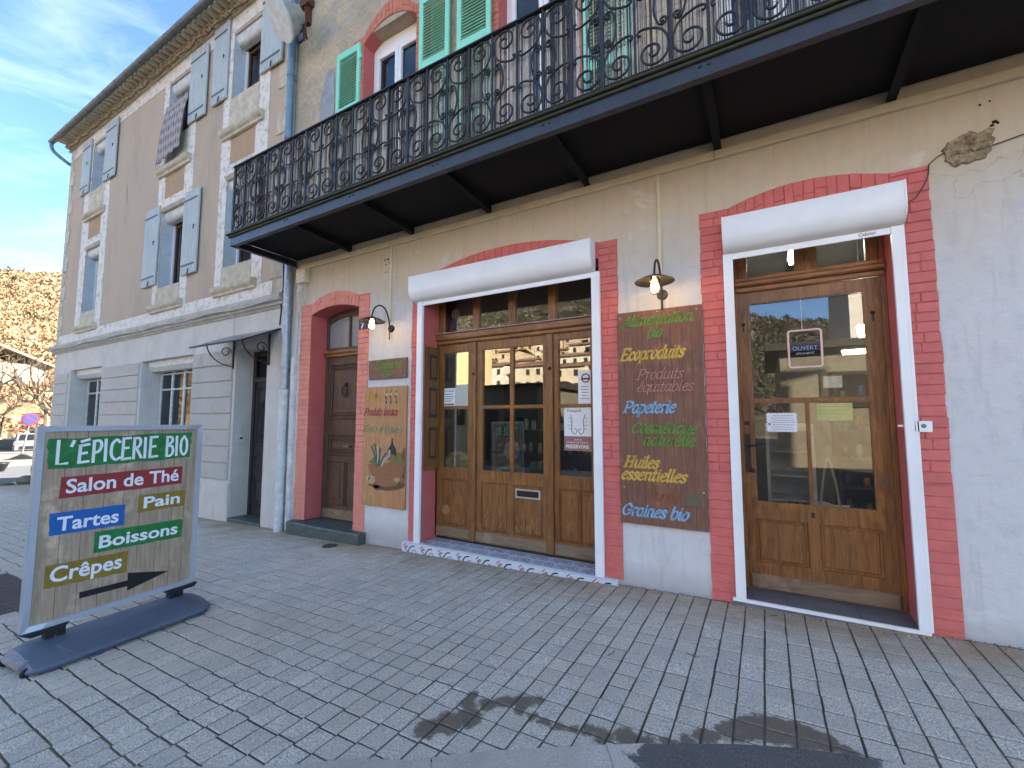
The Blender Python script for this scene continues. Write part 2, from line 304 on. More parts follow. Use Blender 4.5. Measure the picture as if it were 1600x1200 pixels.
# ---------------------------------------------------------------- mesh building
class B:
    def __init__(s): s.v = []; s.f = []; s.mi = []; s.cur = 0
    def mat(s, i): s.cur = i; return s
    def face(s, idx): s.f.append(tuple(idx)); s.mi.append(s.cur)
    def add(s, vs, fs):
        o = len(s.v); s.v += [tuple(a) for a in vs]
        for f in fs: s.face([i + o for i in f])
        return s
    def box(s, x0, x1, y0, y1, z0, z1):
        x0, x1 = sorted((x0, x1)); y0, y1 = sorted((y0, y1)); z0, z1 = sorted((z0, z1))
        return s.add([(x0, y0, z0), (x1, y0, z0), (x1, y1, z0), (x0, y1, z0), (x0, y0, z1), (x1, y0, z1), (x1, y1, z1), (x0, y1, z1)],
                     [(0, 3, 2, 1), (4, 5, 6, 7), (0, 1, 5, 4), (1, 2, 6, 5), (2, 3, 7, 6), (3, 0, 4, 7)])
    def cbox(s, x0, x1, y0, y1, z0, z1, c=.006):
        # box whose front (low y) edges are chamfered
        x0, x1 = sorted((x0, x1)); y0, y1 = sorted((y0, y1)); z0, z1 = sorted((z0, z1)); c = min(c, (x1 - x0) * .4, (z1 - z0) * .4, (y1 - y0) * .8)
        V = [(x0 + c, y0, z0 + c), (x1 - c, y0, z0 + c), (x1 - c, y0, z1 - c), (x0 + c, y0, z1 - c),
             (x0, y0 + c, z0), (x1, y0 + c, z0), (x1, y0 + c, z1), (x0, y0 + c, z1), (x0, y1, z0), (x1, y1, z0), (x1, y1, z1), (x0, y1, z1)]
        Fc = [(0, 1, 2, 3)] + [(a, b, b + 0, a + 0) for a, b in ()]
        for i in range(4):
            j = (i + 1) % 4
            Fc += [(4 + i, 4 + j, j, i), (8 + i, 8 + j, 4 + j, 4 + i)]
        Fc.append((11, 10, 9, 8))
        return s.add(V, Fc)
    def pyr(s, x0, x1, z0, z1, y, d, m):
        # raised or sunk field: outer rectangle at y, inner at y-d with margin m
        V = [(x0, y, z0), (x1, y, z0), (x1, y, z1), (x0, y, z1), (x0 + m, y - d, z0 + m), (x1 - m, y - d, z0 + m), (x1 - m, y - d, z1 - m), (x0 + m, y - d, z1 - m)]
        return s.add(V, [(0, 1, 5, 4), (1, 2, 6, 5), (2, 3, 7, 6), (3, 0, 4, 7), (4, 5, 6, 7)])
    def prism(s, poly, axis, a, b):
        n = len(poly)
        def P(p, t): return {'x': (t, p[0], p[1]), 'y': (p[0], t, p[1]), 'z': (p[0], p[1], t)}[axis]
        V = [P(p, a) for p in poly] + [P(p, b) for p in poly]
        return s.add(V, [tuple(range(n)), tuple(range(2 * n - 1, n - 1, -1))] + [(i, (i + 1) % n + 0, (i + 1) % n + n, i + n)[::-1] for i in range(n)])
    def tube(s, pts, r, n=6, cap=True, closed=False):
        pts = [Vector(p) for p in pts]; m = len(pts); rs = r if isinstance(r, (list, tuple)) else [r] * m
        rings = []; up = None
        for i, p in enumerate(pts):
            a = pts[i - 1] if (i or closed) else p; b = pts[(i + 1) % m] if (i < m - 1 or closed) else p
            t = (b - a)
            if t.length < 1e-9: t = Vector((0, 0, 1))
            t.normalize()
            if up is None:
                up = Vector((0, 1, 0)) if abs(t.y) < .9 else Vector((1, 0, 0))
            u = up - t * up.dot(t)
            if u.length < 1e-6: u = t.orthogonal()
            u.normalize(); up = u; w_ = t.cross(u)
            rings.append([p + (u * cos(2 * pi * (k + .5) / n) + w_ * sin(2 * pi * (k + .5) / n)) * rs[i] for k in range(n)])
        V = [x for rg in rings for x in rg]; Fc = []
        for i in range(m - 1 + (1 if closed else 0)):
            for k in range(n):
                i2 = (i + 1) % m
                Fc.append((i * n + k, i * n + (k + 1) % n, i2 * n + (k + 1) % n, i2 * n + k))
        if cap and not closed: Fc += [tuple(range(n))[::-1], tuple(range((m - 1) * n, m * n))]
        return s.add(V, Fc)
    def lathe(s, prof, n=16, c=(0, 0, 0), M=None):
        V = []
        for r, z in prof:
            for k in range(n):
                v = Vector((r * cos(2 * pi * k / n), r * sin(2 * pi * k / n), z))
                if M: v = M @ v
                V.append(v + Vector(c))
        m = len(prof); Fc = [(i * n + k, i * n + (k + 1) % n, (i + 1) * n + (k + 1) % n, (i + 1) * n + k) for i in range(m - 1) for k in range(n)]
        if prof[0][0] > 1e-5: Fc.append(tuple(range(n))[::-1])
        if prof[-1][0] > 1e-5: Fc.append(tuple(range((m - 1) * n, m * n)))
        return s.add(V, Fc)
    def blob(s, c, r, jit=.25, sq=(1, 1, 1)):
        t = (1 + 5 ** .5) / 2
        V = [(-1, t, 0), (1, t, 0), (-1, -t, 0), (1, -t, 0), (0, -1, t), (0, 1, t), (0, -1, -t), (0, 1, -t), (t, 0, -1), (t, 0, 1), (-t, 0, -1), (-t, 0, 1)]
        Fc = [(0, 11, 5), (0, 5, 1), (0, 1, 7), (0, 7, 10), (0, 10, 11), (1, 5, 9), (5, 11, 4), (11, 10, 2), (10, 7, 6), (7, 1, 8), (3, 9, 4), (3, 4, 2), (3, 2, 6), (3, 6, 8), (3, 8, 9), (4, 9, 5), (2, 4, 11), (6, 2, 10), (8, 6, 7), (9, 8, 1)]
        return s.add([tuple(c[i] + v[i] / 1.9 * r * sq[i] * (1 + random.uniform(-jit, jit)) for i in range(3)) for v in V], Fc)
    def mesh(s, name, mats, off=(0, 0, 0), smooth=False):
        me = bpy.data.meshes.new(name)
        me.from_pydata([(a - off[0], b - off[1], c - off[2]) for a, b, c in s.v], [], s.f)
        for m_ in (mats if isinstance(mats, (list, tuple)) else [mats]): me.materials.append(m_)
        if isinstance(mats, (list, tuple)) and len(mats) > 1: me.polygons.foreach_set('material_index', s.mi)
        if smooth: me.polygons.foreach_set('use_smooth', [True] * len(s.f))
        me.update(); return me

ORG = {}
def org(o):
    return ORG.get(o.as_pointer(), Vector((0, 0, 0))) if o else Vector((0, 0, 0))
def thing(name, label, cat, loc=(0, 0, 0), rz=0, group=None, local=False):
    o = bpy.data.objects.new(name, None); o.empty_display_size = .1; col.objects.link(o); o.location = loc; o.rotation_euler = (0, 0, rz)
    o['label'] = label; o['category'] = cat
    if group: o['group'] = group
    ORG[o.as_pointer()] = Vector((0, 0, 0)) if (local or rz) else Vector(loc)
    return o
def obj(name, b, mats, parent=None, smooth=False, kind=None, label=None, auto=None):
    """one mesh object; b in world coordinates unless the thing is local"""
    of = org(parent)
    o = bpy.data.objects.new(name, b if isinstance(b, bpy.types.Mesh) else b.mesh(name, mats, of, smooth)); col.objects.link(o)
    if parent: o.parent = parent
    ORG[o.as_pointer()] = of
    if kind: o['kind'] = kind
    if label: o['label'] = label
    return o
def place(name, me, parent, loc, rot=(0, 0, 0), scale=None):
    o = bpy.data.objects.new(name, me); col.objects.link(o)
    if parent: o.parent = parent
    o.location = Vector(loc) - org(parent); o.rotation_euler = rot
    if scale: o.scale = scale
    return o
def tag(o, label, cat, group=None):
    o['label'] = label; o['category'] = cat
    if group: o['group'] = group
    return o
def struct(o): o['kind'] = 'structure'; return o
def auto_smooth(o, ang=40):
    me = o.data; me.polygons.foreach_set('use_smooth', [True] * len(me.polygons))
    try: me.set_sharp_from_angle(angle=radians(ang))
    except Exception: pass
    return o
def arc(cx, cz, r, a0, a1, n=10): return [(cx + r * cos(a0 + (a1 - a0) * i / n), cz + r * sin(a0 + (a1 - a0) * i / n)) for i in range(n + 1)]
def cat(pts, n=6):
    """Catmull-Rom through 2-D or 3-D points"""
    P = [Vector(p) for p in pts]
    if len(P) < 3: return P
    P = [P[0] * 2 - P[1]] + P + [P[-1] * 2 - P[-2]]; out = []
    for i in range(1, len(P) - 2):
        for k in range(n):
            t = k / n; a, b_, c, d = P[i - 1:i + 3]
            out.append(.5 * ((2 * b_) + (c - a) * t + (2 * a - 5 * b_ + 4 * c - d) * t * t + (3 * b_ - a - 3 * c + d) * t ** 3))
    return out + [P[-2]]

# ---------------------------------------------------------------- lettering
# hand-lettered italic: strokes on a unit grid (x-height 1, ascender 1.55, cap 1.45), broad-nib widths
G = {
 'a': (.85, [[(.75, .9), (.4, 1.0), (.12, .6), (.15, .15), (.4, 0), (.68, .4)], [(.78, 1), (.66, .15), (.78, 0), (.92, .12)]]),
 'b': (.8, [[(.18, 1.55), (.12, .15), (.4, 0), (.7, .35), (.7, .8), (.45, 1), (.18, .7)]]),
 'c': (.7, [[(.66, .82), (.42, 1), (.12, .6), (.14, .15), (.4, 0), (.66, .2)]]),
 'd': (.85, [[(.72, .9), (.4, 1.0), (.12, .6), (.15, .15), (.4, 0), (.66, .4)], [(.78, 1.55), (.66, .15), (.78, 0), (.92, .12)]]),
 'e': (.7, [[(.12, .5), (.5, .58), (.62, .85), (.4, 1), (.12, .6), (.14, .15), (.4, 0), (.66, .2)]]),
 'f': (.5, [[(.62, 1.45), (.42, 1.5), (.3, 1.1), (.24, 0)], [(.05, .95), (.5, .95)]]),
 'g': (.8, [[(.7, .9), (.4, 1.0), (.14, .7), (.2, .3), (.45, .2), (.68, .6)], [(.76, 1), (.66, -.2), (.35, -.5), (.1, -.3)]]),
 'h': (.85, [[(.2, 1.55), (.14, 0)], [(.16, .6), (.45, 1), (.66, .85), (.6, .15), (.75, 0), (.88, .12)]]),
 'i': (.4, [[(.1, .9), (.22, 1), (.16, .15), (.28, 0), (.4, .12)], [(.2, 1.32), (.26, 1.42)]]),
 'l': (.4, [[(.22, 1.55), (.15, .15), (.28, 0), (.4, .12)]]),
 'm': (1.25, [[(.1, .95), (.2, 1), (.15, 0)], [(.16, .6), (.4, 1), (.58, .85), (.54, 0)], [(.56, .6), (.82, 1), (1.0, .85), (.96, .15), (1.08, 0), (1.2, .12)]]),
 'n': (.88, [[(.1, .95), (.2, 1), (.15, 0)], [(.16, .6), (.45, 1), (.66, .85), (.6, .15), (.74, 0), (.86, .12)]]),
 'o': (.78, [[(.42, 1), (.12, .6), (.14, .15), (.38, 0), (.66, .4), (.66, .85), (.42, 1)]]),
 'p': (.8, [[(.1, .95), (.22, 1), (.12, -.5)], [(.0, -.5), (.26, -.5)], [(.18, .6), (.5, 1), (.72, .7), (.66, .2), (.38, 0), (.16, .2)]]),
 'q': (.8, [[(.7, .9), (.4, 1.0), (.12, .6), (.15, .15), (.4, 0), (.66, .4)], [(.78, 1), (.66, -.5)]]),
 'r': (.6, [[(.1, .95), (.2, 1), (.15, 0)], [(.16, .55), (.38, .95), (.6, .92)]]),
 's': (.62, [[(.56, .85), (.36, 1), (.16, .8), (.3, .55), (.5, .35), (.46, .06), (.22, 0), (.04, .16)]]),
 't': (.5, [[(.28, 1.35), (.16, .15), (.3, 0), (.46, .14)], [(.03, .97), (.46, .97)]]),
 'u': (.88, [[(.08, .92), (.2, 1), (.14, .2), (.34, 0), (.64, .4)], [(.74, 1), (.62, .15), (.74, 0), (.88, .12)]]),
 'v': (.75, [[(.08, .92), (.2, 1), (.3, 0), (.55, .4), (.66, .95)]]),
 'A': (1.15, [[(.0, 0), (.55, 1.0), (.8, 1.45), (.95, 0)], [(.3, .5), (.88, .5)], [(-.08, 0), (.16, 0)], [(.8, 0), (1.1, 0)]]),
 'C': (1.05, [[(1.0, 1.15), (.7, 1.45), (.25, 1.1), (.1, .45), (.4, 0), (.9, .25)]]),
 'E': (1.05, [[(.3, 1.45), (.14, 0)], [(.14, 1.45), (1.0, 1.45), (.98, 1.2)], [(.24, .75), (.7, .75)], [(0, 0), (.88, 0), (.95, .28)]]),
 'F': (1.0, [[(.42, 1.4), (.3, .4), (.1, 0), (-.1, .15)], [(-.1, 1.2), (.3, 1.45), (1.1, 1.5)], [(.24, .75), (.7, .78)]]),
 'G': (1.15, [[(1.0, 1.15), (.7, 1.45), (.25, 1.1), (.1, .45), (.4, 0), (.9, .2), (.95, .62)], [(.66, .64), (1.1, .64)]]),
 'H': (1.25, [[(.3, 1.45), (.15, 0)], [(1.05, 1.45), (.92, 0)], [(.24, .75), (.98, .75)], [(.12, 1.45), (.46, 1.45)], [(.88, 1.45), (1.22, 1.45)], [(0, 0), (.32, 0)], [(.76, 0), (1.1, 0)]]),
 'L': (.95, [[(.32, 1.45), (.15, 0)], [(.14, 1.45), (.5, 1.45)], [(0, 0), (.8, 0), (.9, .35)]]),
 'P': (1.05, [[(.32, 1.45), (.16, 0)], [(.14, 1.42), (.7, 1.45), (.98, 1.1), (.7, .7), (.26, .66)], [(0, 0), (.34, 0)]]),
 'x': (.75, [[(.05, .9), (.2, 1), (.5, 0), (.66, .1)], [(.66, 1), (.02, 0)]]),
}
G['é'] = (.7, G['e'][1] + [[(.36, 1.2), (.58, 1.5)]])
def ribbon(b, pts, wf, tr, th=.003):
    """flat stroke; pts 2-D, wf(direction)->half width, tr maps (x,z)->3-D front point; th thickness towards +y"""
    n = len(pts); Lv = []
    for i, p in enumerate(pts):
        d = pts[min(i + 1, n - 1)] - pts[max(i - 1, 0)]
        if d.length < 1e-9: d = Vector((1, 0))
        d = d.normalized(); hw = wf(d); nrm = Vector((-d.y, d.x)) * hw
        e = d * hw * (1 if i == n - 1 else -1 if i == 0 else 0) * .8
        Lv.append((p + nrm + e, p - nrm + e))
    V = []
    for a, c in Lv: V += [tr(a, 0), tr(c, 0), tr(a, th), tr(c, th)]
    Fc = []
    for i in range(n - 1):
        o = 4 * i; Fc += [(o, o + 1, o + 5, o + 4), (o, o + 4, o + 6, o + 2), (o + 1, o + 3, o + 7, o + 5)]
    Fc += [(0, 2, 3, 1), (4 * n - 4, 4 * n - 3, 4 * n - 1, 4 * n - 2)]
    b.add(V, Fc)
def word_width(t): return sum((.55 if ch == ' ' else G[ch][0] * 1.0) for ch in t)
def letter(b, text, x0, z0, xh, width, tr, shear=.28, pen=.13, thin=.05, rot=0.0, jit=0.0):
    s = xh; k = width / (word_width(text) * s); x = 0
    for ch in text:
        if ch == ' ': x += .55; continue
        wd, st = G[ch]; jz = random.uniform(-jit, jit)
        for stc in st:
            P = [Vector(((x + p[0] + 0) * s * k + p[1] * s * shear, (p[1] + jz) * s)) for p in stc]
            P = [Vector(p[:2]) for p in cat(P, 5)] if len(P) > 2 else P
            P = [Vector((x0 + p.x * cos(rot) - p.y * sin(rot), z0 + p.x * sin(rot) + p.y * cos(rot))) for p in P]
            ribbon(b, P, lambda d: s * (thin + (pen - thin) * abs(d.x * sin(-.6) + d.y * cos(-.6)) ** 1.2), tr)
        x += wd
def face_y(y):      # drawing on a wall face at y, facing -y
    return lambda p, t: (p.x, y + t - .0035, p.y)
def font_text(txt, size, mat, name, parent, mw, bold=.0, width=None, ext=.001, shear=0):
    cu = bpy.data.curves.new(name, 'FONT'); cu.body = txt; cu.size = size; cu.offset = bold; cu.extrude = ext; cu.shear = shear; cu.resolution_u = 3
    t = bpy.data.objects.new('tmp', cu); col.objects.link(t); dg = bpy.context.evaluated_depsgraph_get(); dg.update()
    me = bpy.data.meshes.new_from_object(t.evaluated_get(dg)); bpy.data.objects.remove(t)
    me.materials.clear(); me.materials.append(mat)
    xs = [v.co.x for v in me.vertices]; x0, x1 = min(xs), max(xs)
    k = (width / (x1 - x0)) if width else 1
    for v in me.vertices: v.co.x = (v.co.x - x0) * k
    me.transform(mw)
    return me

# ================================================================ GROUND
def sheet(name, x0, x1, y0, y1, dz, mat, nx=60, ny=2, zf=gz):
    b = B(); V = []; Fc = []
    for j in range(ny + 1):
        for i in range(nx + 1):
            x = x0 + (x1 - x0) * i / nx; y = y0 + (y1 - y0) * j / ny; V.append((x, y, zf(x, y) + dz))
    for j in range(ny):
        for i in range(nx):
            a = j * (nx + 1) + i; Fc.append((a, a + 1, a + nx + 2, a + nx + 1))
    b.add(V, Fc); return struct(obj(name, b, mat))
M_EARTH = simple('dry_earth', (.16, .13, .08), .95, (.10, .085, .055), .3, .5, 4)
sheet('ground', -900, 900, -900, 900, -.22, M_EARTH, 300, 1)
KP = [(-18, -10.6), (-9, -6.6), (-6, -5.1), (-4, -4.0), (-2.163, -2.999), (-1.914, -2.853), (-1.685, -2.689), (-1.467, -2.586), (-1.224, -2.40), (-.934, -2.214), (-.572, -1.994), (-.177, -1.791), (.055, -1.695), (.25, -1.635), (.45, -1.595), (.7, -1.57), (1.2, -1.56), (2, -1.6), (4, -1.75), (8, -2)]
def kerb_y(x):
    for a, b_ in zip(KP, KP[1:]):
        if a[0] <= x <= b_[0]: return a[1] + (b_[1] - a[1]) * (x - a[0]) / (b_[0] - a[0])
    return -10.6
sheet('road', -18.2, 30, -13.2, 1, -.16, M_ASPH, 60, 1)
sheet('pavement', -18.2, 6, -.0, .45, -.012, M_JOINT, 30, 1)
b = B(); V = []; xs = [-18.2 + 24.2 * i / 240 for i in range(241)]
for x in xs: V += [(x, 0, gz(x) - .0055), (x, kerb_y(max(x, -18)) - .02, gz(x) - .0055)]
b.add(V, [(2 * i, 2 * i + 1, 2 * i + 3, 2 * i + 2) for i in range(240)]); JT = struct(obj('pavement_bed', b, M_JOINT))
# kerb stones
kb = bpy.data.objects.new('kerb', None); col.objects.link(kb); kb['kind'] = 'structure'; ORG[kb.as_pointer()] = Vector((0, 0, 0))
acc = 0; pts = []
for a, b_ in zip(KP[3:-2], KP[4:-1]):
    d = Vector(b_) - Vector(a); n_ = max(1, int(d.length / .05))
    for i in range(n_): pts.append(Vector(a) + d * i / n_)
run = []; k0 = 0
def kerb_stone(seg):
    b = B(); V = []
    for i, p in enumerate(seg):
        t = (seg[min(i + 1, len(seg) - 1)] - seg[max(i - 1, 0)]).normalized(); nn = Vector((t.y, -t.x)); z = gz(p.x)
        q0 = p + nn * .0; q1 = p + nn * .235
        V += [(q0.x, q0.y, z - .10), (q0.x, q0.y, z + .001), (q0.x + nn.x * .006, q0.y + nn.y * .006, z + .006), (q1.x - nn.x * .015, q1.y - nn.y * .015, z + .004), (q1.x, q1.y, z - .012), (q1.x, q1.y, z - .16)]
    Fc = []
    for i in range(len(seg) - 1):
        for k in range(5): Fc.append((6 * i + k, 6 * i + k + 1, 6 * i + k + 7, 6 * i + k + 6))
    Fc += [(0, 1, 2, 3, 4, 5)[::-1], tuple(6 * (len(seg) - 1) + k for k in range(6))]
    b.add(V, [f[::-1] for f in Fc]); obj('kerb_stone', b, M_KERB, kb)
LS = [19, 17, 21, 15, 20, 17]; i = 0; c = 0
while i < len(pts) - 3:
    n_ = LS[c % 6]; seg = pts[i:i + n_ + 1]
    if len(seg) > 2: kerb_stone([p.copy() for p in seg[:-1]] + [seg[-1] - (seg[-1] - seg[-2]) * .12])
    i += n_; c += 1
# pavers
PX, PY, PX0 = .132, .145, -.0608
def paver_mesh(b, cx, cy, cz, w_, d_, tilt=(0, 0), h=.03, ch=.0035):
    hw, hd = w_ / 2, d_ / 2
    def zz(x, y): return cz + tilt[0] * x + tilt[1] * y
    j = lambda: random.uniform(-.0018, .0018)
    top = [(-hw + ch + j(), -hd + ch + j()), (hw - ch + j(), -hd + ch + j()), (hw - ch + j(), hd - ch + j()), (-hw + ch + j(), hd - ch + j())]
    bot = [(-hw, -hd), (hw, -hd), (hw, hd), (-hw, hd)]
    V = [(cx + x, cy + y, zz(x, y)) for x, y in top] + [(cx + x, cy + y, zz(x, y) - ch) for x, y in bot] + [(cx + x, cy + y, zz(x, y) - h) for x, y in bot]
    b.add(V, [(0, 1, 2, 3)] + [(4 + i, 4 + (i + 1) % 4, (i + 1) % 4, i) for i in range(4)] + [(8 + i, 8 + (i + 1) % 4, 4 + (i + 1) % 4, 4 + i) for i in range(4)])
cells = []
cosy, siny = cos(yaw), sin(yaw)
FW = Vector((-siny * cos(pitch), cosy * cos(pitch), sin(pitch))); RT = Vector((cosy, siny, 0)); UP = RT.cross(FW)
def project(x, y, z):
    v = Vector((x, y, z)) - cam.location; d = v.dot(FW)
    return (800 + F_PX * v.dot(RT) / d, 600 - F_PX * v.dot(UP) / d, d) if d > .1 else (9999, 9999, d)
for i in range(int(-18.1 / PX), int(3.6 / PX)):
    cx = PX0 + PX * (i + .5); off = (hash((i * 7919) % 101) % 5) * .012
    y = -.012; j = 0
    rj = random.Random(i * 13 + 5); y -= rj.uniform(0, .0035)
    while True:
        dy = PY + (((j * 37) % 5) - 2) * .0035 + rj.uniform(-.002, .002); cy = y - dy / 2; y -= dy; j += 1
        if cy < kerb_y(max(-18, cx)) - .13 or cy < -6.6: break
        if -1.16 > cx > -7.52 and False: pass
        inman = -7.45 < cx < -5.75 and -4.2 < cy < -2.62
        cells.append((cx + rj.uniform(-.002, .002), cy, dy, inman))
seen = []
for k, (cx, cy, dy, man) in enumerate(cells):
    u, v_, d = project(cx, cy, gz(cx))
    if -20 < u < 1620 and v_ < 1215 and not man: seen.append((d * d + (cx ** 2) * .02, k))
seen.sort(); near = {k for _, k in seen[:298]}
mortar_slab = bpy.data.objects.new('pavement_stones', None); col.objects.link(mortar_slab); mortar_slab['kind'] = 'structure'; ORG[mortar_slab.as_pointer()] = Vector((0, 0, 0))
PM = []
for k in range(6):
    b = B(); paver_mesh(b, 0, 0, 0, PX - .0105, PY - .0115); PM.append(b.mesh('paver', M_PAVE))
far = B()
for k, (cx, cy, dy, man) in enumerate(cells):
    z = gz(cx) + random.uniform(-.0016, .0022)
    if man: continue
    if k in near:
        o = place('paver', random.choice(PM), mortar_slab, (cx, cy, z), (random.uniform(-.010, .010), -.028 + random.uniform(-.010, .010), random.uniform(-.008, .008)), (1, (dy - .0115) / (PY - .0115), 1))
    else: paver_mesh(far, cx, cy, z, PX - .0105, dy - .0115, (.028 + random.uniform(-.009, .009), random.uniform(-.009, .009)))
obj('paver_field', far, M_PAVE, mortar_slab, kind='stuff')
# brown pavement cover (manhole surround) made of dark tactile slabs
mh = thing('inspection_cover', 'dark brown ribbed cover set flush in the grey paving behind the advertising board', 'cover', (-6.6, -3.4, gz(-6.6)))
M_COV = simple('rusty_cover', (.085, .055, .05), .7, (.045, .03, .028), 14, .5, 60)
for i in range(12):
    for j in range(11):
        x = -7.43 + i * .14; y = -4.17 + j * .14
        b = B(); paver_mesh(b, x + .07, y + .07, gz(x + .07) - .001, .132, .132, (.028, 0)); obj('slab', b, M_COV, mh)
# oval drain lid
b = B(); b.lathe([(.0, .004), (.075, .004), (.08, .0), (.095, .003), (.10, -.01)], 24, (-4.98, -.30, gz(-4.98) + .004)); tag(obj('drain_lid', b, simple('rusty_iron', (.10, .07, .05), .7, (.04, .03, .025), 30, .5, 90)), 'small round rusty iron lid in the paving in front of the narrow red framed door', 'drain lid')
# grit and flakes gathered along the foot of the walls
gr = B(); rg = random.Random(31)
for k in range(620):
    x = rg.uniform(-9, 3) if k % 3 else rg.choice((-4.3, -.9, 1.25)) + rg.gauss(0, .25); y = -abs(rg.gauss(0, .035)) - (.07 if -3.96 < x < -1.24 or -.29 < x < .94 else .004) - (.13 if -6.2 < x < -4.64 else 0); gr.mat(0 if rg.random() < .6 else 1 if rg.random() < .6 else 2); gr.blob((x, y, gz(x) + .003), rg.uniform(.002, .0065), .35, (1, 1, .6))
o = obj('grit', gr, [simple('dirt_crumb', (.14, .11, .08), .95), simple('paint_flake', (.62, .60, .56), .9), simple('red_flake', (.50, .13, .11), .9)], kind='stuff'); o['label'] = 'grit and paint flakes gathered along the foot of the shop wall'
# twigs and a few crumbs on the paving
def twig(x, y, n, lab):
    b = B(); p = Vector((x, y, gz(x) + .006)); a = random.uniform(0, 6.28); P = [p.copy()]
    for i in range(n):
        a += random.uniform(-.5, .5); p = p + Vector((cos(a) * .02, sin(a) * .02, random.uniform(-.001, .002))); p.z = max(p.z, gz(p.x) + .005); P.append(p.copy())
    b.tube(P, .0022, 5); tag(obj('twig', b, simple('dead_twig', (.05, .035, .02), .9)), lab, 'twig')
twig(-.93, -1.22, 5, 'small curled dead twig on the paving below the dark lettered board')
twig(-.03, -.17, 3, 'tiny dark twig on the paving at the foot of the glass door step')
twig(-.5, -1.05, 4, 'thin dry twig on the paving between the two shop doorways')

# ================================================================ SHOP BUILDING
def wall_holes(b, x0, x1, z0, z1, holes, y0=0.0, y1=.3):
    xs = sorted({x0, x1} | {h[0] for h in holes} | {h[1] for h in holes}); zs = sorted({z0, z1} | {h[2] for h in holes} | {h[3] for h in holes})
    xs = [x for x in xs if x0 <= x <= x1]; zs = [z for z in zs if z0 <= z <= z1]
    def solid(i, j):
        if i < 0 or j < 0 or i >= len(xs) - 1 or j >= len(zs) - 1: return True
        cx = (xs[i] + xs[i + 1]) / 2; cz = (zs[j] + zs[j + 1]) / 2
        return not any(h[0] < cx < h[1] and h[2] < cz < h[3] for h in holes)
    for i in range(len(xs) - 1):
        for j in range(len(zs) - 1):
            if not solid(i, j): continue
            a, c, e, f = xs[i], xs[i + 1], zs[j], zs[j + 1]
            b.add([(a, y0, e), (c, y0, e), (c, y0, f), (a, y0, f)], [(0, 1, 2, 3)])
            for (di, dj, P) in ((-1, 0, [(a, e), (a, f)]), (1, 0, [(c, f), (c, e)]), (0, -1, [(c, e), (a, e)]), (0, 1, [(a, f), (c, f)])):
                if not solid(i + di, j + dj):
                    (p, q_), (r_, s_) = P; b.add([(p, y0, q_), (r_, y0, s_), (r_, y1, s_), (p, y1, q_)], [(3, 2, 1, 0)])
SB = thing('shop_building', 'old shop building with white washed ground floor, red brick door surrounds and rubble upper wall', 'building', (-2, 0, 0))
HO = [(-6.10, -4.80, -.3, 3.24), (-3.84, -1.27, -.2, 3.285), (-.37, 1.03, -.2, 3.345)]
b = B(); wall_holes(b, -6.58, 14, -.4, 4.0, HO); obj('lower_wall', b, M_WALL, SB)
UW = [(-5.05, -3.82, 4.3, 7.175), (-2.70, -1.47, 4.3, 7.175), (-.25, .78, 4.3, 7.22)]
b = B(); wall_holes(b, -6.58, 14, 4.0, 10.4, UW); obj('upper_wall', b, M_UPPER, SB)
b = B(); b.box(-6.58, 14, 9.5, 10, -.4, 10.4); b.box(-6.58, -6.4, .32, 9.5, -.4, 10.4); b.box(13.8, 14, 0, 9.5, -.4, 10.4); obj('side_wall', b, M_UPPER, SB)  # length and depth out of view are sized so the building shades the pavement
b = B(); b.prism([(-.9, 10.3), (5, 12.2), (10.9, 10.3), (10.9, 10.42), (5, 12.35), (-.9, 10.42)], 'x', -6.6, 14.3); obj('roof', b, M_TILED, SB)
b = B(); b.box(-6.4, 13.8, .3, 9.4, 3.55, 3.75); b.box(-6.4, 13.8, .3, 9.4, 7.3, 7.5); obj('floor', b, M_SHOPW, SB)

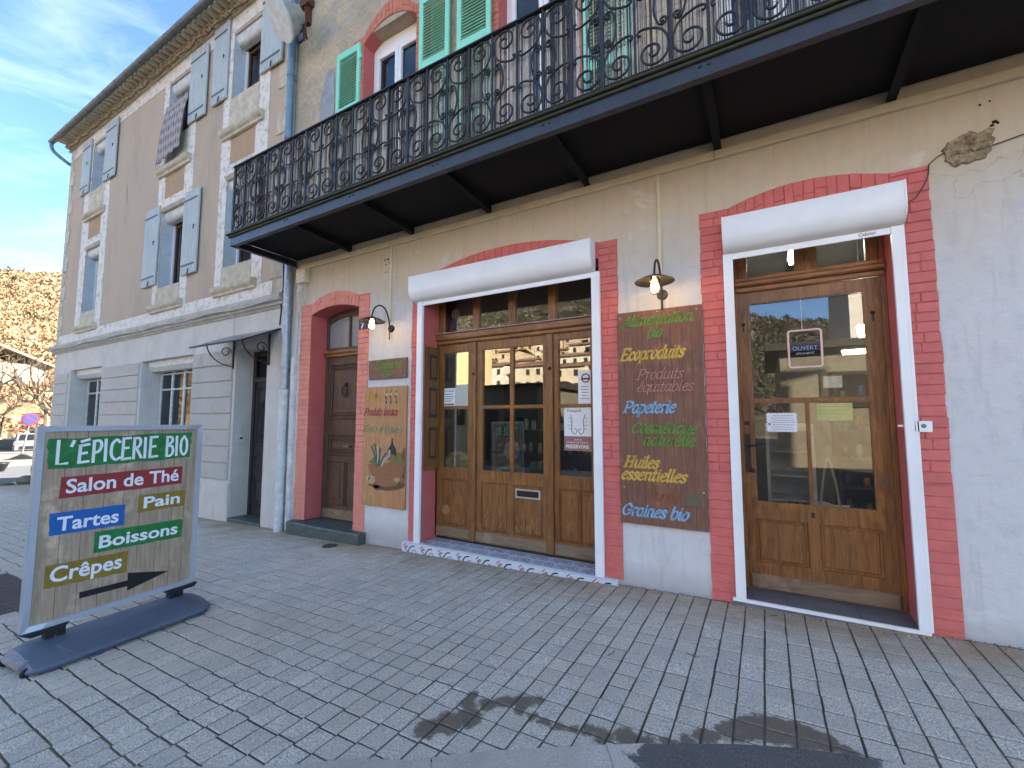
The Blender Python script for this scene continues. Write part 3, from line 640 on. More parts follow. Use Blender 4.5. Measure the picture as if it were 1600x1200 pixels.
def parab(x, xa, xb, zs_, zp):
    t = (x - (xa + xb) / 2) / ((xb - xa) / 2); return zp - (zp - zs_) * t * t
def surround(ox0, ox1, ix0, ix1, zb, zis, zip_, zos, zop, mat, smooth_to=.95, nv=12, course=.0755, y=-.006, depth=.30, pr=.0075, zb2=None):
    root = bpy.data.objects.new('brick_surround', None); col.objects.link(root); root.parent = SB; root.location = Vector((ox0, 0, 0)) - org(SB); ORG[root.as_pointer()] = Vector((ox0, 0, 0))
    R_ = random.Random(int(ox0 * 100)); b = B()
    zb2 = zb if zb2 is None else zb2
    b.prism([(ox0 + .006, zb), (ix0, zb), (ix0, zos - .006), (ox0 + .006, zos - .006)], 'y', y, depth); b.prism([(ix1, zb2), (ox1 - .006, zb2), (ox1 - .006, zos - .006), (ix1, zos - .006)], 'y', y, depth)
    n = 24
    for i in range(n):
        a = i / n; c = (i + 1) / n
        xi0, xi1 = ix0 + (ix1 - ix0) * a, ix0 + (ix1 - ix0) * c; xo0, xo1 = xi0, xi1
        P = [(xi0, parab(xi0, ix0, ix1, zis, zip_)), (xi1, parab(xi1, ix0, ix1, zis, zip_)), (xo1, parab(xo1, ix0, ix1, zos, zop) - .006), (xo0, parab(xo0, ix0, ix1, zos, zop) - .006)]
        b.prism(P, 'y', y, depth)
    obj('mortar_backing', b, M_REDJ, root)
    # smooth, heavily painted lower part
    b = B()
    for (a, c, zz) in ((ox0, ix0, zb), (ix1, ox1, zb2)):
        z = zz
        while z < smooth_to:
            z2 = min(z + course, smooth_to); b.cbox(a + R_.uniform(-.004, .003), c, y - pr + .002 - R_.uniform(0, .002), y + .004, z + .0008, z2 - .0008, .0025); z = z2
    if smooth_to > zb: obj('smooth_painted_brick', b, mat, root, kind='stuff')
    for (a, c) in ((ox0, ix0), (ix1, ox1)):
        z = smooth_to; k = 0
        while z < zos - .02:
            h = min(course + R_.uniform(-.005, .005), zos - z)
            cuts = [a + R_.uniform(-.006, .004)] if a == ox0 else [a]
            if R_.random() < .45: cuts.append(a + (c - a) * (R_.uniform(.35, .65)))
            cuts.append(c + (R_.uniform(-.004, .006) if c == ox1 else 0))
            for p, q_ in zip(cuts, cuts[1:]):
                bb = B(); bb.cbox(p + .0015, q_ - .0015, y - pr - R_.uniform(-.003, .003), y + .01, z + .0018, z + h - .0018, .0055); obj('brick', bb, mat, root)
            z += h; k += 1
    ts = [0]
    for i in range(nv): ts.append(ts[-1] + R_.uniform(.8, 1.2))
    ts = [t / ts[-1] for t in ts]
    for a, c in zip(ts, ts[1:]):
        def pt(t, f):
            xi = ix0 + (ix1 - ix0) * t; xo = xi; zi = parab(xi, ix0, ix1, zis, zip_); zo = parab(xo, ix0, ix1, zos, zop)
            return (xi + (xo - xi) * f, zi + (zo - zi) * f)
        cut = R_.uniform(.4, .6) if R_.random() < .5 else None
        for f0, f1 in (((0, cut), (cut, 1)) if cut else ((0, 1),)):
            g = .004; e = (c - a) * .035
            P = [pt(a + e, f0 + .012), pt(c - e, f0 + .012), pt(c - e, f1 - .012), pt(a + e, f1 - .012)]
            yy = y - pr - R_.uniform(-.003, .003); Q = [(p[0], p[1]) for p in P]; mc = (sum(p[0] for p in Q) / 4, sum(p[1] for p in Q) / 4)
            bb = B(); V = [(p[0] + (mc[0] - p[0]) * .04, yy, p[1] + (mc[1] - p[1]) * .04) for p in Q] + [(p[0], yy + .006, p[1]) for p in Q] + [(p[0], y + .01, p[1]) for p in Q]
            bb.add(V, [(0, 1, 2, 3)] + [(4 + i, 4 + (i + 1) % 4, (i + 1) % 4, i) for i in range(4)] + [(8 + i, 8 + (i + 1) % 4, 4 + (i + 1) % 4, 4 + i) for i in range(4)])
            obj('brick', bb, mat, root)
    return root
surround(-6.20, -4.69, -5.945, -4.90, .015, 3.08, 3.17, 3.26, 3.385, M_REDO, 1.12, 15, zb2=-.06)
surround(-3.90, -1.205, -3.70, -1.40, .0, 3.12, 3.30, 3.30, 3.485, M_RED, .9, 26)
surround(-.445, 1.112, -.205, .888, -.02, 3.10, 3.24, 3.36, 3.462, M_RED, 1.05, 15)
surround(-5.19, -3.68, -4.95, -3.92, 4.3, 7.06, 7.27, 7.19, 7.50, M_REDB, 5.0, 15, depth=.25)
surround(-2.82, -1.35, -2.60, -1.57, 4.3, 7.06, 7.27, 7.19, 7.50, M_REDB, 5.6, 15, depth=.25)

# interior of the shop: back room
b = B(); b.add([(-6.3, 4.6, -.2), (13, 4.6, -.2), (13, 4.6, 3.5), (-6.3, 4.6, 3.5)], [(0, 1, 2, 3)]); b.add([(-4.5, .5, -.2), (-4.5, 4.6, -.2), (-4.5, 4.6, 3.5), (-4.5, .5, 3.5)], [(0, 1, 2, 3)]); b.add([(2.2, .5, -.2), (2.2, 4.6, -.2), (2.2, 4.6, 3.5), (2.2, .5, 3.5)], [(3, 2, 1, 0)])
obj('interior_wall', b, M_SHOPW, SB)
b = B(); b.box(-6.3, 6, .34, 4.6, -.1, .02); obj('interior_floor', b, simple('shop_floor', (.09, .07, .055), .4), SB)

# doorsteps
st = thing('slate_step', 'greenish slate step worn at the edge below the narrow carved wooden door', 'step', (-5.4, 0, 0))
b = B(); b.prism([(-.13, -.20), (-.135, -.02), (-.12, 0.0), (.30, .012), (.30, -.2)], 'x', -6.19, -4.655); obj('slab', b, M_SLATE, st)
ts = thing('tiled_threshold', 'white threshold edged with small painted tiles under the wide shop window doors', 'step', (-2.6, 0, 0))
b = B(); b.box(-3.95, -1.245, -.055, .31, -.16, -.008); obj('mortar_core', b, simple('white_grout', (.62, .62, .62), .8), ts)
NT = 20; tw = 2.70 / NT
for i in range(NT):
    x = -3.947 + i * tw; b = B(); b.mat(0).box(x + .001, x + tw - .001, -.066, -.0555, -.15, -.012)
    f = lambda p, t: (p.x, -.0667 + t, p.y)
    b.mat(1 if i % 2 == 0 else 2)
    if i % 2 == 0:
        for (u, v_) in ((.03, -.045), (.05, -.03), (.07, -.05), (.045, -.065), (.062, -.07), (.08, -.062)): ribbon(b, [Vector((x + u, v_)), Vector((x + u + .014, v_ + .010))], lambda d: .005, f, .0008)
        b.mat(2); ribbon(b, [Vector(p[:2]) for p in cat([(x + .05, -.075), (x + .08, -.095), (x + .10, -.115)], 4)], lambda d: .004, f, .0008)
    else:
        ribbon(b, [Vector(p[:2]) for p in cat([(x - .03, -.115), (x - .005, -.07), (x + .03, -.04), (x + .07, -.034)], 5)], lambda d: .007, f, .0008)
        ribbon(b, [Vector(p[:2]) for p in cat([(x + .03, -.12), (x + .05, -.085), (x + .085, -.08), (x + .105, -.115)], 5)], lambda d: .0035, f, .0008)
    obj('edge_tile', b, [M_AZW, M_INKR, M_INK], ts)
for i in range(NT):
    for j in range(2):
        x = -3.69 + i * (2.27 / NT) if False else -3.947 + i * tw; y0 = -.05 + j * .155
        if j == 1 and not (-3.76 < x < -1.5): continue
        b = B(); b.mat(0).box(x + .001, x + tw - .001, y0, y0 + .153, -.0075, .0005)
        tz = (lambda p, t: (p.x, p.y, .0012 - t)); cx, cy = x + tw / 2, y0 + .077
        b.mat(1); s_ = 1 if (i + j) % 2 else -1
        for r_, a0, a1, wd in ((.055, .3, 3.6, .0035), (.03, 3.4, 7.2, .003), (.018, 0, 4.5, .003)):
            ribbon(b, [Vector((cx + s_ * .02 + r_ * cos(a0 + (a1 - a0) * k / 9) * s_, cy + r_ * 1.1 * sin(a0 + (a1 - a0) * k / 9))) for k in range(10)], lambda d: wd, tz, .0006)
        for dx, dy in ((-.035, .03), (.03, -.04), (0, .05), (-.01, -.005)): ribbon(b, [Vector((cx + dx, cy + dy)), Vector((cx + dx + .018, cy + dy + .012))], lambda d: .004, tz, .0006)
        obj('floor_tile', b, [M_AZB, M_INK], ts)
ds = thing('tiled_doorstep', 'grey tiled doorstep with a white metal edge strip under the glass door', 'step', (.3, 0, 0))
b = B(); b.box(-.28, .93, -.035, .30, -.15, .028); obj('step_core', b, simple('brown_grout', (.2, .15, .12), .8), ds)
for (a, c) in ((-.279, .098), (.102, .558), (.562, .93)):
    b = B(); b.box(a, c, -.028, .31, .029, .036); b.box(a, c, -.045, -.036, -.14, .012); obj('tile', b, M_GTILE, ds)
b = B(); b.box(-.285, .935, -.052, -.029, .014, .0385); obj('edge_strip', b, M_WHITE, ds)

# roller shutters
def roller(x0, x1, ztop, h, g0, g1, zb, lab, gw):
    R0 = thing('roller_shutter', lab, 'shutter', ((x0 + x1) / 2, 0, zb))
    prof = [(-.012, ztop), (-.158, ztop - .002), (-.162, ztop - .012), (-.162, ztop - h * .45)] + [(-.162 + .10 * (1 - cos(t)), ztop - h * .45 - (h * .5) * sin(t)) for t in [pi / 2 * k / 8 for k in range(1, 9)]] + [(-.012, ztop - h)]
    b = B(); b.prism(prof, 'x', x0 + .012, x1 - .012); auto_smooth(obj('shutter_box', b, M_WHITE, R0), 25)
    for a, c in ((x0, x0 + .0115), (x1 - .0115, x1)):
        b = B(); P2 = [(p[0] * 1.02 - .001, p[1] + (.003 if k < 3 else 0)) for k, p in enumerate(prof)]; b.prism(P2, 'x', a, c); obj('end_cap', b, M_WHITE, R0)
    for a in (g0, g1):
        b = B(); b.box(a, a + gw, -.052, -.018, zb, ztop - h + .006); b.box(a + gw * .75, a + gw * .9, -.0545, -.0521, zb, ztop - h); 
        for k in range(4): b.lathe([(0, .0015), (.006, 0)], 8, (a + gw * .45, -.0535, zb + .35 + k * .7), Matrix.Rotation(pi / 2, 3, 'X'))
        obj('guide_rail', b, M_WHITE, R0)
    b = B(); b.box(g0 + gw + .002, g1 - .002, -.045, -.030, ztop - h - .045, ztop - h + .004); obj('bottom_slat', b, M_WHITE, R0)
    return R0
roller(-3.83, -1.43, 3.295, .32, -3.775, -1.465, .003, 'long white rolled-up shutter housing with side rails over the wide shop window', .085)
r2 = roller(-.255, .95, 3.225, .30, -.262, .872, .04, 'shorter white rolled-up shutter housing with side rails over the glass door', .075)
for (x, w_) in ((.79, .03),):
    me = font_text('Cabriol', .035, M_INKBLK, 'maker_plate', r2, Matrix.Translation((.68, -.0465, 2.895)) @ Matrix.Rotation(pi / 2, 4, 'X'), 0, .1); me.transform(Matrix.Translation(-org(r2))); obj('maker_name', me, None, r2)
sw = thing('wall_switch', 'small white key switch plate on the red bricks right of the glass door', 'switch', (.96, -.02, 1.45))
b = B(); b.box(.925, 1.018, -.052, -.017, 1.41, 1.487); obj('plate', b, M_WHITE, sw)
b = B(); b.lathe([(.0, .004), (.013, .003), (.015, 0)], 14, (.972, -.0525, 1.452), Matrix.Rotation(pi / 2, 3, 'X')); obj('key_barrel', b, M_ZINC, sw)
b = B(); b.box(.84, .87, -.014, -.002, 1.445, 1.46); tag(obj('door_stay', b, M_WHITE), 'tiny white stay bracket sticking out beside the right rail of the glass door', 'bracket')

# trunking, junction box, pipes, cables on the shop wall
tr = thing('cable_trunking', 'cream cable trunking running along under the balcony with two drops to the lamps', 'trunking', (-2, -.02, 3.83))
for a, c in ((-6.24, -4.31), (-4.305, -2.3), (-2.297, -.30), (-.297, 1.7), (1.703, 3.7)):
    b = B(); b.cbox(a, c, -.042, -.001, 3.832, 3.905, .006); obj('channel', b, M_CREAM, tr)
for x, z in ((-4.29, 2.80), (-.795, 2.80)):
    b = B(); b.cbox(x - .017, x + .017, -.024, -.001, z, 3.831, .004); obj('drop_channel', b, M_CREAM, tr)
jb = thing('junction_box', 'beige electrical box at the left end of the cream trunking', 'box', (-6.15, 0, 3.7))
b = B(); b.cbox(-6.24, -6.02, -.10, -.002, 3.60, 3.828, .012); obj('housing', b, M_CREAM, jb)
for x, z in ((-6.2, 3.64), (-6.13, 3.65), (-6.06, 3.66)):
    b = B(); b.lathe([(0, .004), (.009, 0)], 8, (x, -.1025, z), Matrix.Rotation(pi / 2, 3, 'X')); obj('screw', b, M_BLACK, jb)
for i, (x, dx, z) in enumerate(((-6.22, -.05, 2.0), (-6.16, .07, 3.3), (-6.1, -.10, 3.28), (-6.06, .03, 3.42), (-6.20, .05, 2.4))):
    b = B(); P = [(x, -.04, 3.60), (x + dx * .3, -.06, 3.5), (x + dx, -.035, 3.38), (x - .02, -.02, 3.25 if z > 3 else 3.2)] + ([(-6.27 + .02 * i, -.02, 3.0), (-6.27 + .02 * i, -.02, z)] if z < 3 else [])
    b.tube([p for p in cat(P, 5)], .008, 6); obj('loose_cable', b, M_WHITED, jb)
def pipe(name, lab, segs, r, mat, rings=(), cat_='pipe'):
    t = thing(name, lab, cat_, segs[0])
    b = B(); b.tube(segs, r, 14); auto_smooth(obj('pipe', b, mat, t))
    for z in rings:
        b = B(); b.lathe([(r, -.03), (r * 1.16, -.027), (r * 1.16, .027), (r, .03)], 14, (segs[0][0], segs[0][1], z)); obj('collar', b, mat, t)
    b = B(); 
    for z in (rings or (segs[0][2] - .4,)): b.box(segs[0][0] - .012, segs[0][0] + .012, segs[0][1], 0, z - .05, z - .035)
    obj('bracket', b, M_ZINC, t)
    return t
pipe('downpipe', 'galvanised grey downpipe below the left end of the balcony', [(-6.46, -.075, 3.98), (-6.46, -.075, 1.97)], .062, M_GALV, (3.2, 2.3))
pipe('standpipe', 'white painted cast pipe with two collars rising from the pavement', [(-6.46, -.075, 1.965), (-6.46, -.075, -.20)], .068, M_WHITED, (1.93, .82, .74))
b = B(); b.cbox(-6.335, -6.255, -.07, -.002, -.18, 2.46, .02); tag(obj('cable_cover', b, M_WHITED), 'thin white vertical cable cover between the white pipe and the red bricks', 'cable cover')
b = B(); b.box(-6.62, -6.575, -.08, -.02, 2.02, 2.2); tag(obj('pipe_tag', b, M_CREAM), 'small cream plastic tag beside the grey downpipe', 'tag')
pipe('upper_downpipe', 'blue grey downpipe running up the corner above the balcony', [(-6.60, -.09, 9.3), (-6.60, -.09, 4.1)], .058, M_BLUEP, (8.3, 7.2, 6.1, 5.0))
b = B(); b.tube(cat([(-6.72, -.02, 9), (-6.70, -.03, 7.5), (-6.73, -.03, 6), (-6.7, -.03, 4.4), (-6.66, -.03, 3.6), (-6.72, -.06, 3.45), (-6.66, -.05, 3.3), (-6.68, -.05, 3.0)], 6), .012, 6); tag(obj('black_cable', b, M_BLACK), 'black cable clipped down the joint between the two buildings', 'cable')
b = B(); b.tube(cat([(1.115, -.012, 3.36), (1.2, -.012, 3.42), (1.32, -.014, 3.385), (1.55, -.012, 3.42), (1.9, -.01, 3.50), (2.6, -.01, 3.6)], 6), .004, 5); b.tube(cat([(1.115, -.02, 3.36), (1.10, -.022, 3.26), (1.03, -.022, 3.13), (.96, -.025, 3.1)], 6), .004, 5); tag(obj('thin_wire', b, simple('brown_wire', (.12, .06, .04), .6)), 'thin brown wire sagging from the right brick arch towards the wall edge', 'wire')
# broken patch of render: shallow crater of exposed rubble
pt = bpy.data.objects.new('render_patch', None); col.objects.link(pt); pt.parent = SB; pt.location = Vector((1.33, 0, 3.4)) - org(SB); ORG[pt.as_pointer()] = Vector((1.33, 0, 3.4))
b = B(); rp = random.Random(3); n = 30; rings = [[(1.33, -.004, 3.41)] * n]
out = []
for k in range(n):
    a = 2 * pi * k / n; r_ = .118 + .010 * sin(2 * a + 1) + .008 * sin(5 * a) + .006 * sin(11 * a) + rp.uniform(-.008, .008); r_ *= 1.0 if not (.5 < a < .85) else 1.28; out.append((a, r_))
V = []; fr_ = [0.0, .25, .5, .75, .92, 1.0, 1.05]; dp = [-.010, -.014, -.008, -.012, -.012, -.016, -.0]
for f_, d_ in zip(fr_, dp):
    for a, r_ in out: V.append((1.33 + cos(a) * r_ * f_, d_ - (rp.uniform(0, .010) if 0 < f_ < 1 else 0) - .001, 3.42 + sin(a) * r_ * f_ * 1.0))
Fc = [(i * n + k, i * n + (k + 1) % n, (i + 1) * n + (k + 1) % n, (i + 1) * n + k) for i in range(6) for k in range(n)]
b.add(V, Fc); q = N('crumbling_mortar'); p = q.pos(); q.col(q.mix(q.ramp(q.noise(p, 30, 7, .75), [(.4, 0), (.62, 1)]), (.50, .40, .25), (.20, .14, .08))); q.rough(.95); q.bump(q.noise(p, 40, 6, .7), 1, .02)
obj('crumbled_render', b, q.m, pt)
for x, z, s_ in ((1.35, 3.47, .012), (1.475, 3.57, .016), (1.49, 3.56, .012), (1.46, 3.55, .012), (-4.40, 3.60, .013), (-4.33, 3.62, .014), (-4.42, 3.67, .016), (-4.36, 3.67, .017), (-4.41, 3.50, .010), (-4.36, 3.49, .009), (1.41, 3.72, .009), (1.46, 3.73, .008)):
    b = B(); b.blob((x, -.001, z), s_, .3, (1, .4, 1)); obj('hole', b, simple('hole_dark', (.03, .022, .015), .95), SB)

# ================================================================ SHOP FRONT (wide wooden front with three glazed leaves)
def rails(b, x0, x1, z0, z1, y0, y1): b.cbox(x0, x1, y0, y1, z0, z1, .006)
def leaf(root, name, x0, x1, z0, z1, y, panes, panels, mat, bars=(), mith=.042, gl=M_GLASS, panel_mat=None, foot=.0):
    """frame boards around rectangular openings, with panes and sunk panels as parts"""
    R_ = bpy.data.objects.new(name, None); col.objects.link(R_); R_.parent = root; R_.location = Vector(((x0 + x1) / 2, y, z0)) - org(root); ORG[R_.as_pointer()] = Vector(((x0 + x1) / 2, y, z0))
    b = B(); wall_holes(b, x0, x1, z0, z1, panes + panels, y, y + mith); 
    b.add([(x0, y, z0), (x0, y, z1), (x0, y + mith, z1), (x0, y + mith, z0)], [(0, 1, 2, 3)]); b.add([(x1, y, z0), (x1, y, z1), (x1, y + mith, z1), (x1, y + mith, z0)], [(3, 2, 1, 0)])
    obj('leaf_frame', b, mat, R_)
    for (a, c, e, f) in panes:
        b = B(); b.box(a - .004, c + .004, y + .022, y + .026, e - .004, f + .004); obj('pane', b, gl, R_)
        b = B()      # glazing bead
        for (p, q_, r_, s_) in ((a, c, e, e + .009), (a, c, f - .009, f), (a, a + .009, e + .009, f - .009), (c - .009, c, e + .009, f - .009)): b.box(p, q_, y + .006, y + .0215, r_, s_)
        obj('glazing_bead', b, mat, R_)
    for (a, c, e, f) in panels:
        b = B(); m_ = .022
        b.add([(a, y + .0, e), (c, y, e), (c, y, f), (a, y, f), (a + .008, y + .016, e + .008), (c - .008, y + .016, e + .008), (c - .008, y + .016, f - .008), (a + .008, y + .016, f - .008)], [(0, 1, 5, 4), (1, 2, 6, 5), (2, 3, 7, 6), (3, 0, 4, 7)])
        b.box(a + .008, c - .008, y + .016, y + .03, e + .008, f - .008)
        b.cbox(a + m_, c - m_, y + .005, y + .0159, e + m_, f - m_, .009); obj('panel', b, panel_mat or mat, R_)
    return R_
SF = thing('shopfront', 'wide brown wooden shop front with three glazed leaves and a row of four fanlight panes', 'shopfront', (-2.6, .3, 0))
Y = .285
for (a, c) in ((-3.775, -3.70), (-3.165, -3.085), (-2.115, -2.04), (-1.475, -1.39)):
    b = B(); rails(b, a, c, .03, 2.465, Y - .03, Y + .07); obj('post', b, M_OAK, SF)
b = B(); b.cbox(-3.79, -1.39, Y - .06, Y + .07, 2.515, 2.60, .012); obj('transom_rail', b, M_OAKH, SF)
b = B(); b.cbox(-3.78, -1.39, Y - .035, Y + .07, 2.466, 2.514, .01); obj('transom_moulding', b, M_OAKH, SF)
b = B(); b.prism([(Y - .075, 2.601), (Y - .075, 2.612), (Y, 2.628), (Y + .05, 2.628), (Y + .05, 2.601)], 'x', -3.79, -1.39); obj('weather_bar', b, simple('pale_weather_bar', (.42, .33, .27), .6), SF)
for a in (-3.78, -3.155, -2.635, -2.105, -1.455):
    b = B(); rails(b, a, a + (.095 if a > -3.5 else .17), 2.629, 3.25, Y, Y + .06); obj('fanlight_post', b, M_OAK, SF)
for (a, c) in ((-3.61, -3.155), (-3.06, -2.635), (-2.54, -2.105), (-2.01, -1.455)):
    b = B(); b.box(a - .004, c + .004, Y + .03, Y + .034, 2.63, 3.24); obj('fanlight_pane', b, M_GLASS, SF)
lf = leaf(SF, 'side_leaf', -3.698, -3.167, .035, 2.463, Y, [(-3.615, -3.21, .885, 1.637), (-3.615, -3.21, 1.658, 2.365)], [(-3.64, -3.215, .175, .75)], M_OAK)
ce = leaf(SF, 'centre_leaf', -3.083, -2.117, .035, 2.463, Y, [(-3.0, -2.602, .875, 1.637), (-2.567, -2.165, .875, 1.637), (-3.0, -2.602, 1.658, 2.365), (-2.567, -2.165, 1.658, 2.365)], [(-3.015, -2.635, .175, .745), (-2.56, -2.175, .175, .745)], M_OAK)
rf = leaf(SF, 'side_leaf', -2.038, -1.477, .035, 2.463, Y, [(-1.985, -1.60, .875, 1.637), (-1.985, -1.60, 1.658, 2.395)], [(-1.985, -1.74, .175, .745), (-1.735, -1.55, .175, .745)], M_OAK)
for (a, c, par) in ((-3.695, -3.17, lf), (-3.08, -2.12, ce), (-2.035, -1.40, rf)):
    b = B(); b.cbox(a, c, Y - .022, Y - .001, .03, .155, .012); obj('kick_board', b, M_OAKW, par)
b = B(); f0 = Y - .005
for (p, q_, r_, s_) in ((-2.53, -2.21, .60, .615), (-2.53, -2.21, .685, .70), (-2.53, -2.512, .615, .685), (-2.228, -2.21, .615, .685)): b.box(p, q_, f0 - .006, f0 + .009, r_, s_)
obj('letter_slot_frame', b, simple('worn_cream_paint', (.6, .55, .45), .6), ce)
b = B(); b.box(-2.511, -2.229, f0 + .001, f0 + .008, .616, .684); obj('letter_flap', b, M_BLACK, ce)
for x in (-3.115, -2.075):
    b = B(); b.lathe([(0, .02), (.012, .018), (.016, .008), (.02, 0)], 12, (x, Y - .031, 2.06 if x < -3 else 2.07), Matrix.Rotation(pi / 2, 3, 'X')); obj('keyhole_knob', b, M_BLACK, SF)
M_SCUF = simple('bare_scuffed_oak', (.50, .27, .09), .6, (.30, .14, .045), 40)
b = B(); ribbon(b, [Vector((-3.545 + .055 * cos(a), .36 + .055 * sin(a))) for a in [2 * pi * k / 20 for k in range(21)]], lambda d: .008, face_y(Y + .0045), .0005); b.prism([(-3.545 + .045 * cos(a), .36 + .045 * sin(a)) for a in [2 * pi * k / 16 for k in range(16)]], 'y', Y + .0042, Y + .0049); obj('round_scuff', b, M_SCUF, lf)
rs_ = random.Random(21)
for (x0_, x1_, z0_, par_, n_) in ((-3.46, -3.30, .22, lf, 5), (-2.98, -2.68, .20, ce, 7), (-2.52, -2.22, .20, ce, 12)):
    b = B()
    for k in range(n_):
        x_ = rs_.uniform(x0_, x1_); z_ = z0_ + rs_.uniform(0, .16); P_ = [(x_, z_)]
        for j in range(3): P_.append((P_[-1][0] + rs_.uniform(-.018, .022), P_[-1][1] + rs_.uniform(.0, .04)))
        ribbon(b, [Vector(p[:2]) for p in cat(P_, 4)], lambda d: .0035, face_y(Y + .0045), .0005)
    obj('scratches', b, M_SCUF, par_, kind='stuff')
fs = thing('folding_shutter', 'narrow ochre wooden shutter leaf folded against the left side of the shop window', 'shutter', (-3.69, .1, .85))
b = B(); Z0, Z1 = .87, 2.42; x = -3.66
wh = []
def yzpanel(b, x_, y0, y1, z0, z1, d): b.add([(x_, y0, z0), (x_, y1, z0), (x_, y1, z1), (x_, y0, z1), (x_ + d, y0 + .018, z0 + .018), (x_ + d, y1 - .018, z0 + .018), (x_ + d, y1 - .018, z1 - .018), (x_ + d, y0 + .018, z1 - .018)], [(0, 1, 5, 4), (1, 2, 6, 5), (2, 3, 7, 6), (3, 0, 4, 7), (4, 5, 6, 7)])
b.box(-3.698, x, .022, .262, Z0, Z1); obj('shutter_leaf', b, M_SHUTW, fs)
for (a, c) in ((1.0, 1.40), (1.52, 1.90), (2.0, 2.32)):
    b = B(); b.box(x + .0005, x + .003, .07, .22, a, c); obj('sunk_field', b, M_GREYW, fs)
    b = B(); b.cbox(x + .0035, x + .012, .10, .19, a + .04, c - .04, .004); obj('raised_panel', b, M_SHUTW, fs)

# ---------------------------------------------------------------- glass entrance door
ED = thing('entrance_door', 'varnished brown glazed entrance door with an upper pane and two lower panes', 'door', (.3, .28, .04))
Y = .275
for (a, c) in ((-.205, -.168), (.852, .888)):
    b = B(); rails(b, a, c, .037, 3.2, Y - .01, Y + .08); obj('frame_post', b, M_OAK, ED)
b = B(); b.cbox(-.20, .885, Y - .055, Y + .07, 2.70, 2.75, .014); b.cbox(-.19, .88, Y - .03, Y + .07, 2.651, 2.699, .01); b.cbox(-.19, .88, Y - .025, Y + .07, 2.751, 2.79, .008); obj('transom_rail', b, M_OAKH, ED)
for (a, c) in ((-.167, -.09), (.275, .44), (.77, .851)):
    b = B(); rails(b, a, c, 2.791, 3.2, Y, Y + .06); obj('fanlight_post', b, M_OAK, ED)
for (a, c) in ((-.09, .275), (.44, .77)):
    b = B(); b.box(a - .003, c + .003, Y + .03, Y + .034, 2.79, 3.2); obj('fanlight_pane', b, M_GLASS, ED)
dl = leaf(ED, 'door_leaf', -.165, .85, .05, 2.65, Y, [(-.09, .742, 1.675, 2.548), (-.09, .310, .775, 1.648), (.322, .742, .775, 1.648)], [(-.105, .28, .265, .635), (.36, .765, .265, .635)], M_OAK, mith=.045)
b = B(); b.cbox(-.16, .845, Y - .024, Y - .001, .045, .165, .014); obj('kick_board', b, M_OAKW, dl)
b = B(); b.box(-.158, -.118, Y - .008, Y - .001, 1.03, 1.37); obj('handle_plate', b, M_IRON, dl)
b = B(); b.tube(cat([(-.138, Y - .005, 1.26), (-.138, Y - .05, 1.26), (-.12, Y - .062, 1.265), (-.05, Y - .065, 1.28), (-.01, Y - .06, 1.29)], 5), .008, 8); obj('door_handle', b, M_IRON, dl)
b = B(); b.lathe([(0, .012), (.014, .010), (.018, 0)], 14, (-.138, Y - .004, 1.465), Matrix.Rotation(pi / 2, 3, 'X')); b.lathe([(0, .018), (.02, .012), (.024, 0)], 12, (-.112, Y - .004, 1.05), Matrix.Rotation(pi / 2, 3, 'X')); obj('lock', b, M_IRON, dl)
b = B(); b.box(.305, .330, Y - .004, Y, .68, .725); b.lathe([(0, .004), (.006, 0)], 8, (.317, Y - .0045, .707), Matrix.Rotation(pi / 2, 3, 'X')); obj('keyhole', b, M_IRON, dl)
for x, z in ((-.135, 2.36), (.79, 2.36)):
    b = B(); b.lathe([(0, .02), (.01, .017), (.014, .006), (.017, 0)], 10, (x, Y - .001, z), Matrix.Rotation(pi / 2, 3, 'X')); b.box(x - .006, x + .006, Y - .006, Y, z - .07, z - .01); obj('hook', b, M_IRON, dl)
b = B(); b.box(.785, .815, Y - .012, Y, 1.0, 1.04); obj('catch', b, M_ZINC, dl)

# ---------------------------------------------------------------- narrow carved door
ND = thing('narrow_door', 'dark old panelled wooden door with an arched fanlight in the orange red brick surround', 'door', (-5.4, .28, .02))
Y = .27
b = B(); rails(b, -5.945, -5.90, .012, 3.1, Y, Y + .08); rails(b, -4.945, -4.90, .012, 3.1, Y, Y + .08); obj('frame_post', b, M_WALN, ND)
b = B(); b.cbox(-5.94, -4.90, Y - .05, Y + .06, 2.50, 2.56, .016); b.cbox(-5.93, -4.91, Y - .03, Y + .06, 2.455, 2.499, .01); obj('transom_rail', b, M_OAKH, ND)
b = B()
for k in range(12):
    xa = -5.9 + .955 * k / 12; xb = -5.9 + .955 * (k + 1) / 12
    b.prism([(xa, parab(xa, -5.9, -4.945, 2.98, 3.08)), (xb, parab(xb, -5.9, -4.945, 2.98, 3.08)), (xb, 3.2), (xa, 3.2)], 'y', Y + .005, Y + .05)
b.box(-5.44, -5.405, Y + .004, Y + .045, 2.561, 3.07); b.box(-5.9, -4.945, Y + .006, Y + .045, 2.561, 2.60); obj('fanlight_frame', b, M_WALN, ND)
for a, c in ((-5.9, -5.44), (-5.405, -4.945)):
    b = B(); b.box(a, c, Y + .03, Y + .034, 2.56, 3.09); obj('fanlight_pane', b, M_FROST, ND)
b = B(); b.box(-5.899, -4.946, Y + .010, Y + .05, .02, 2.454); obj('door_leaf', b, M_WALN, ND)
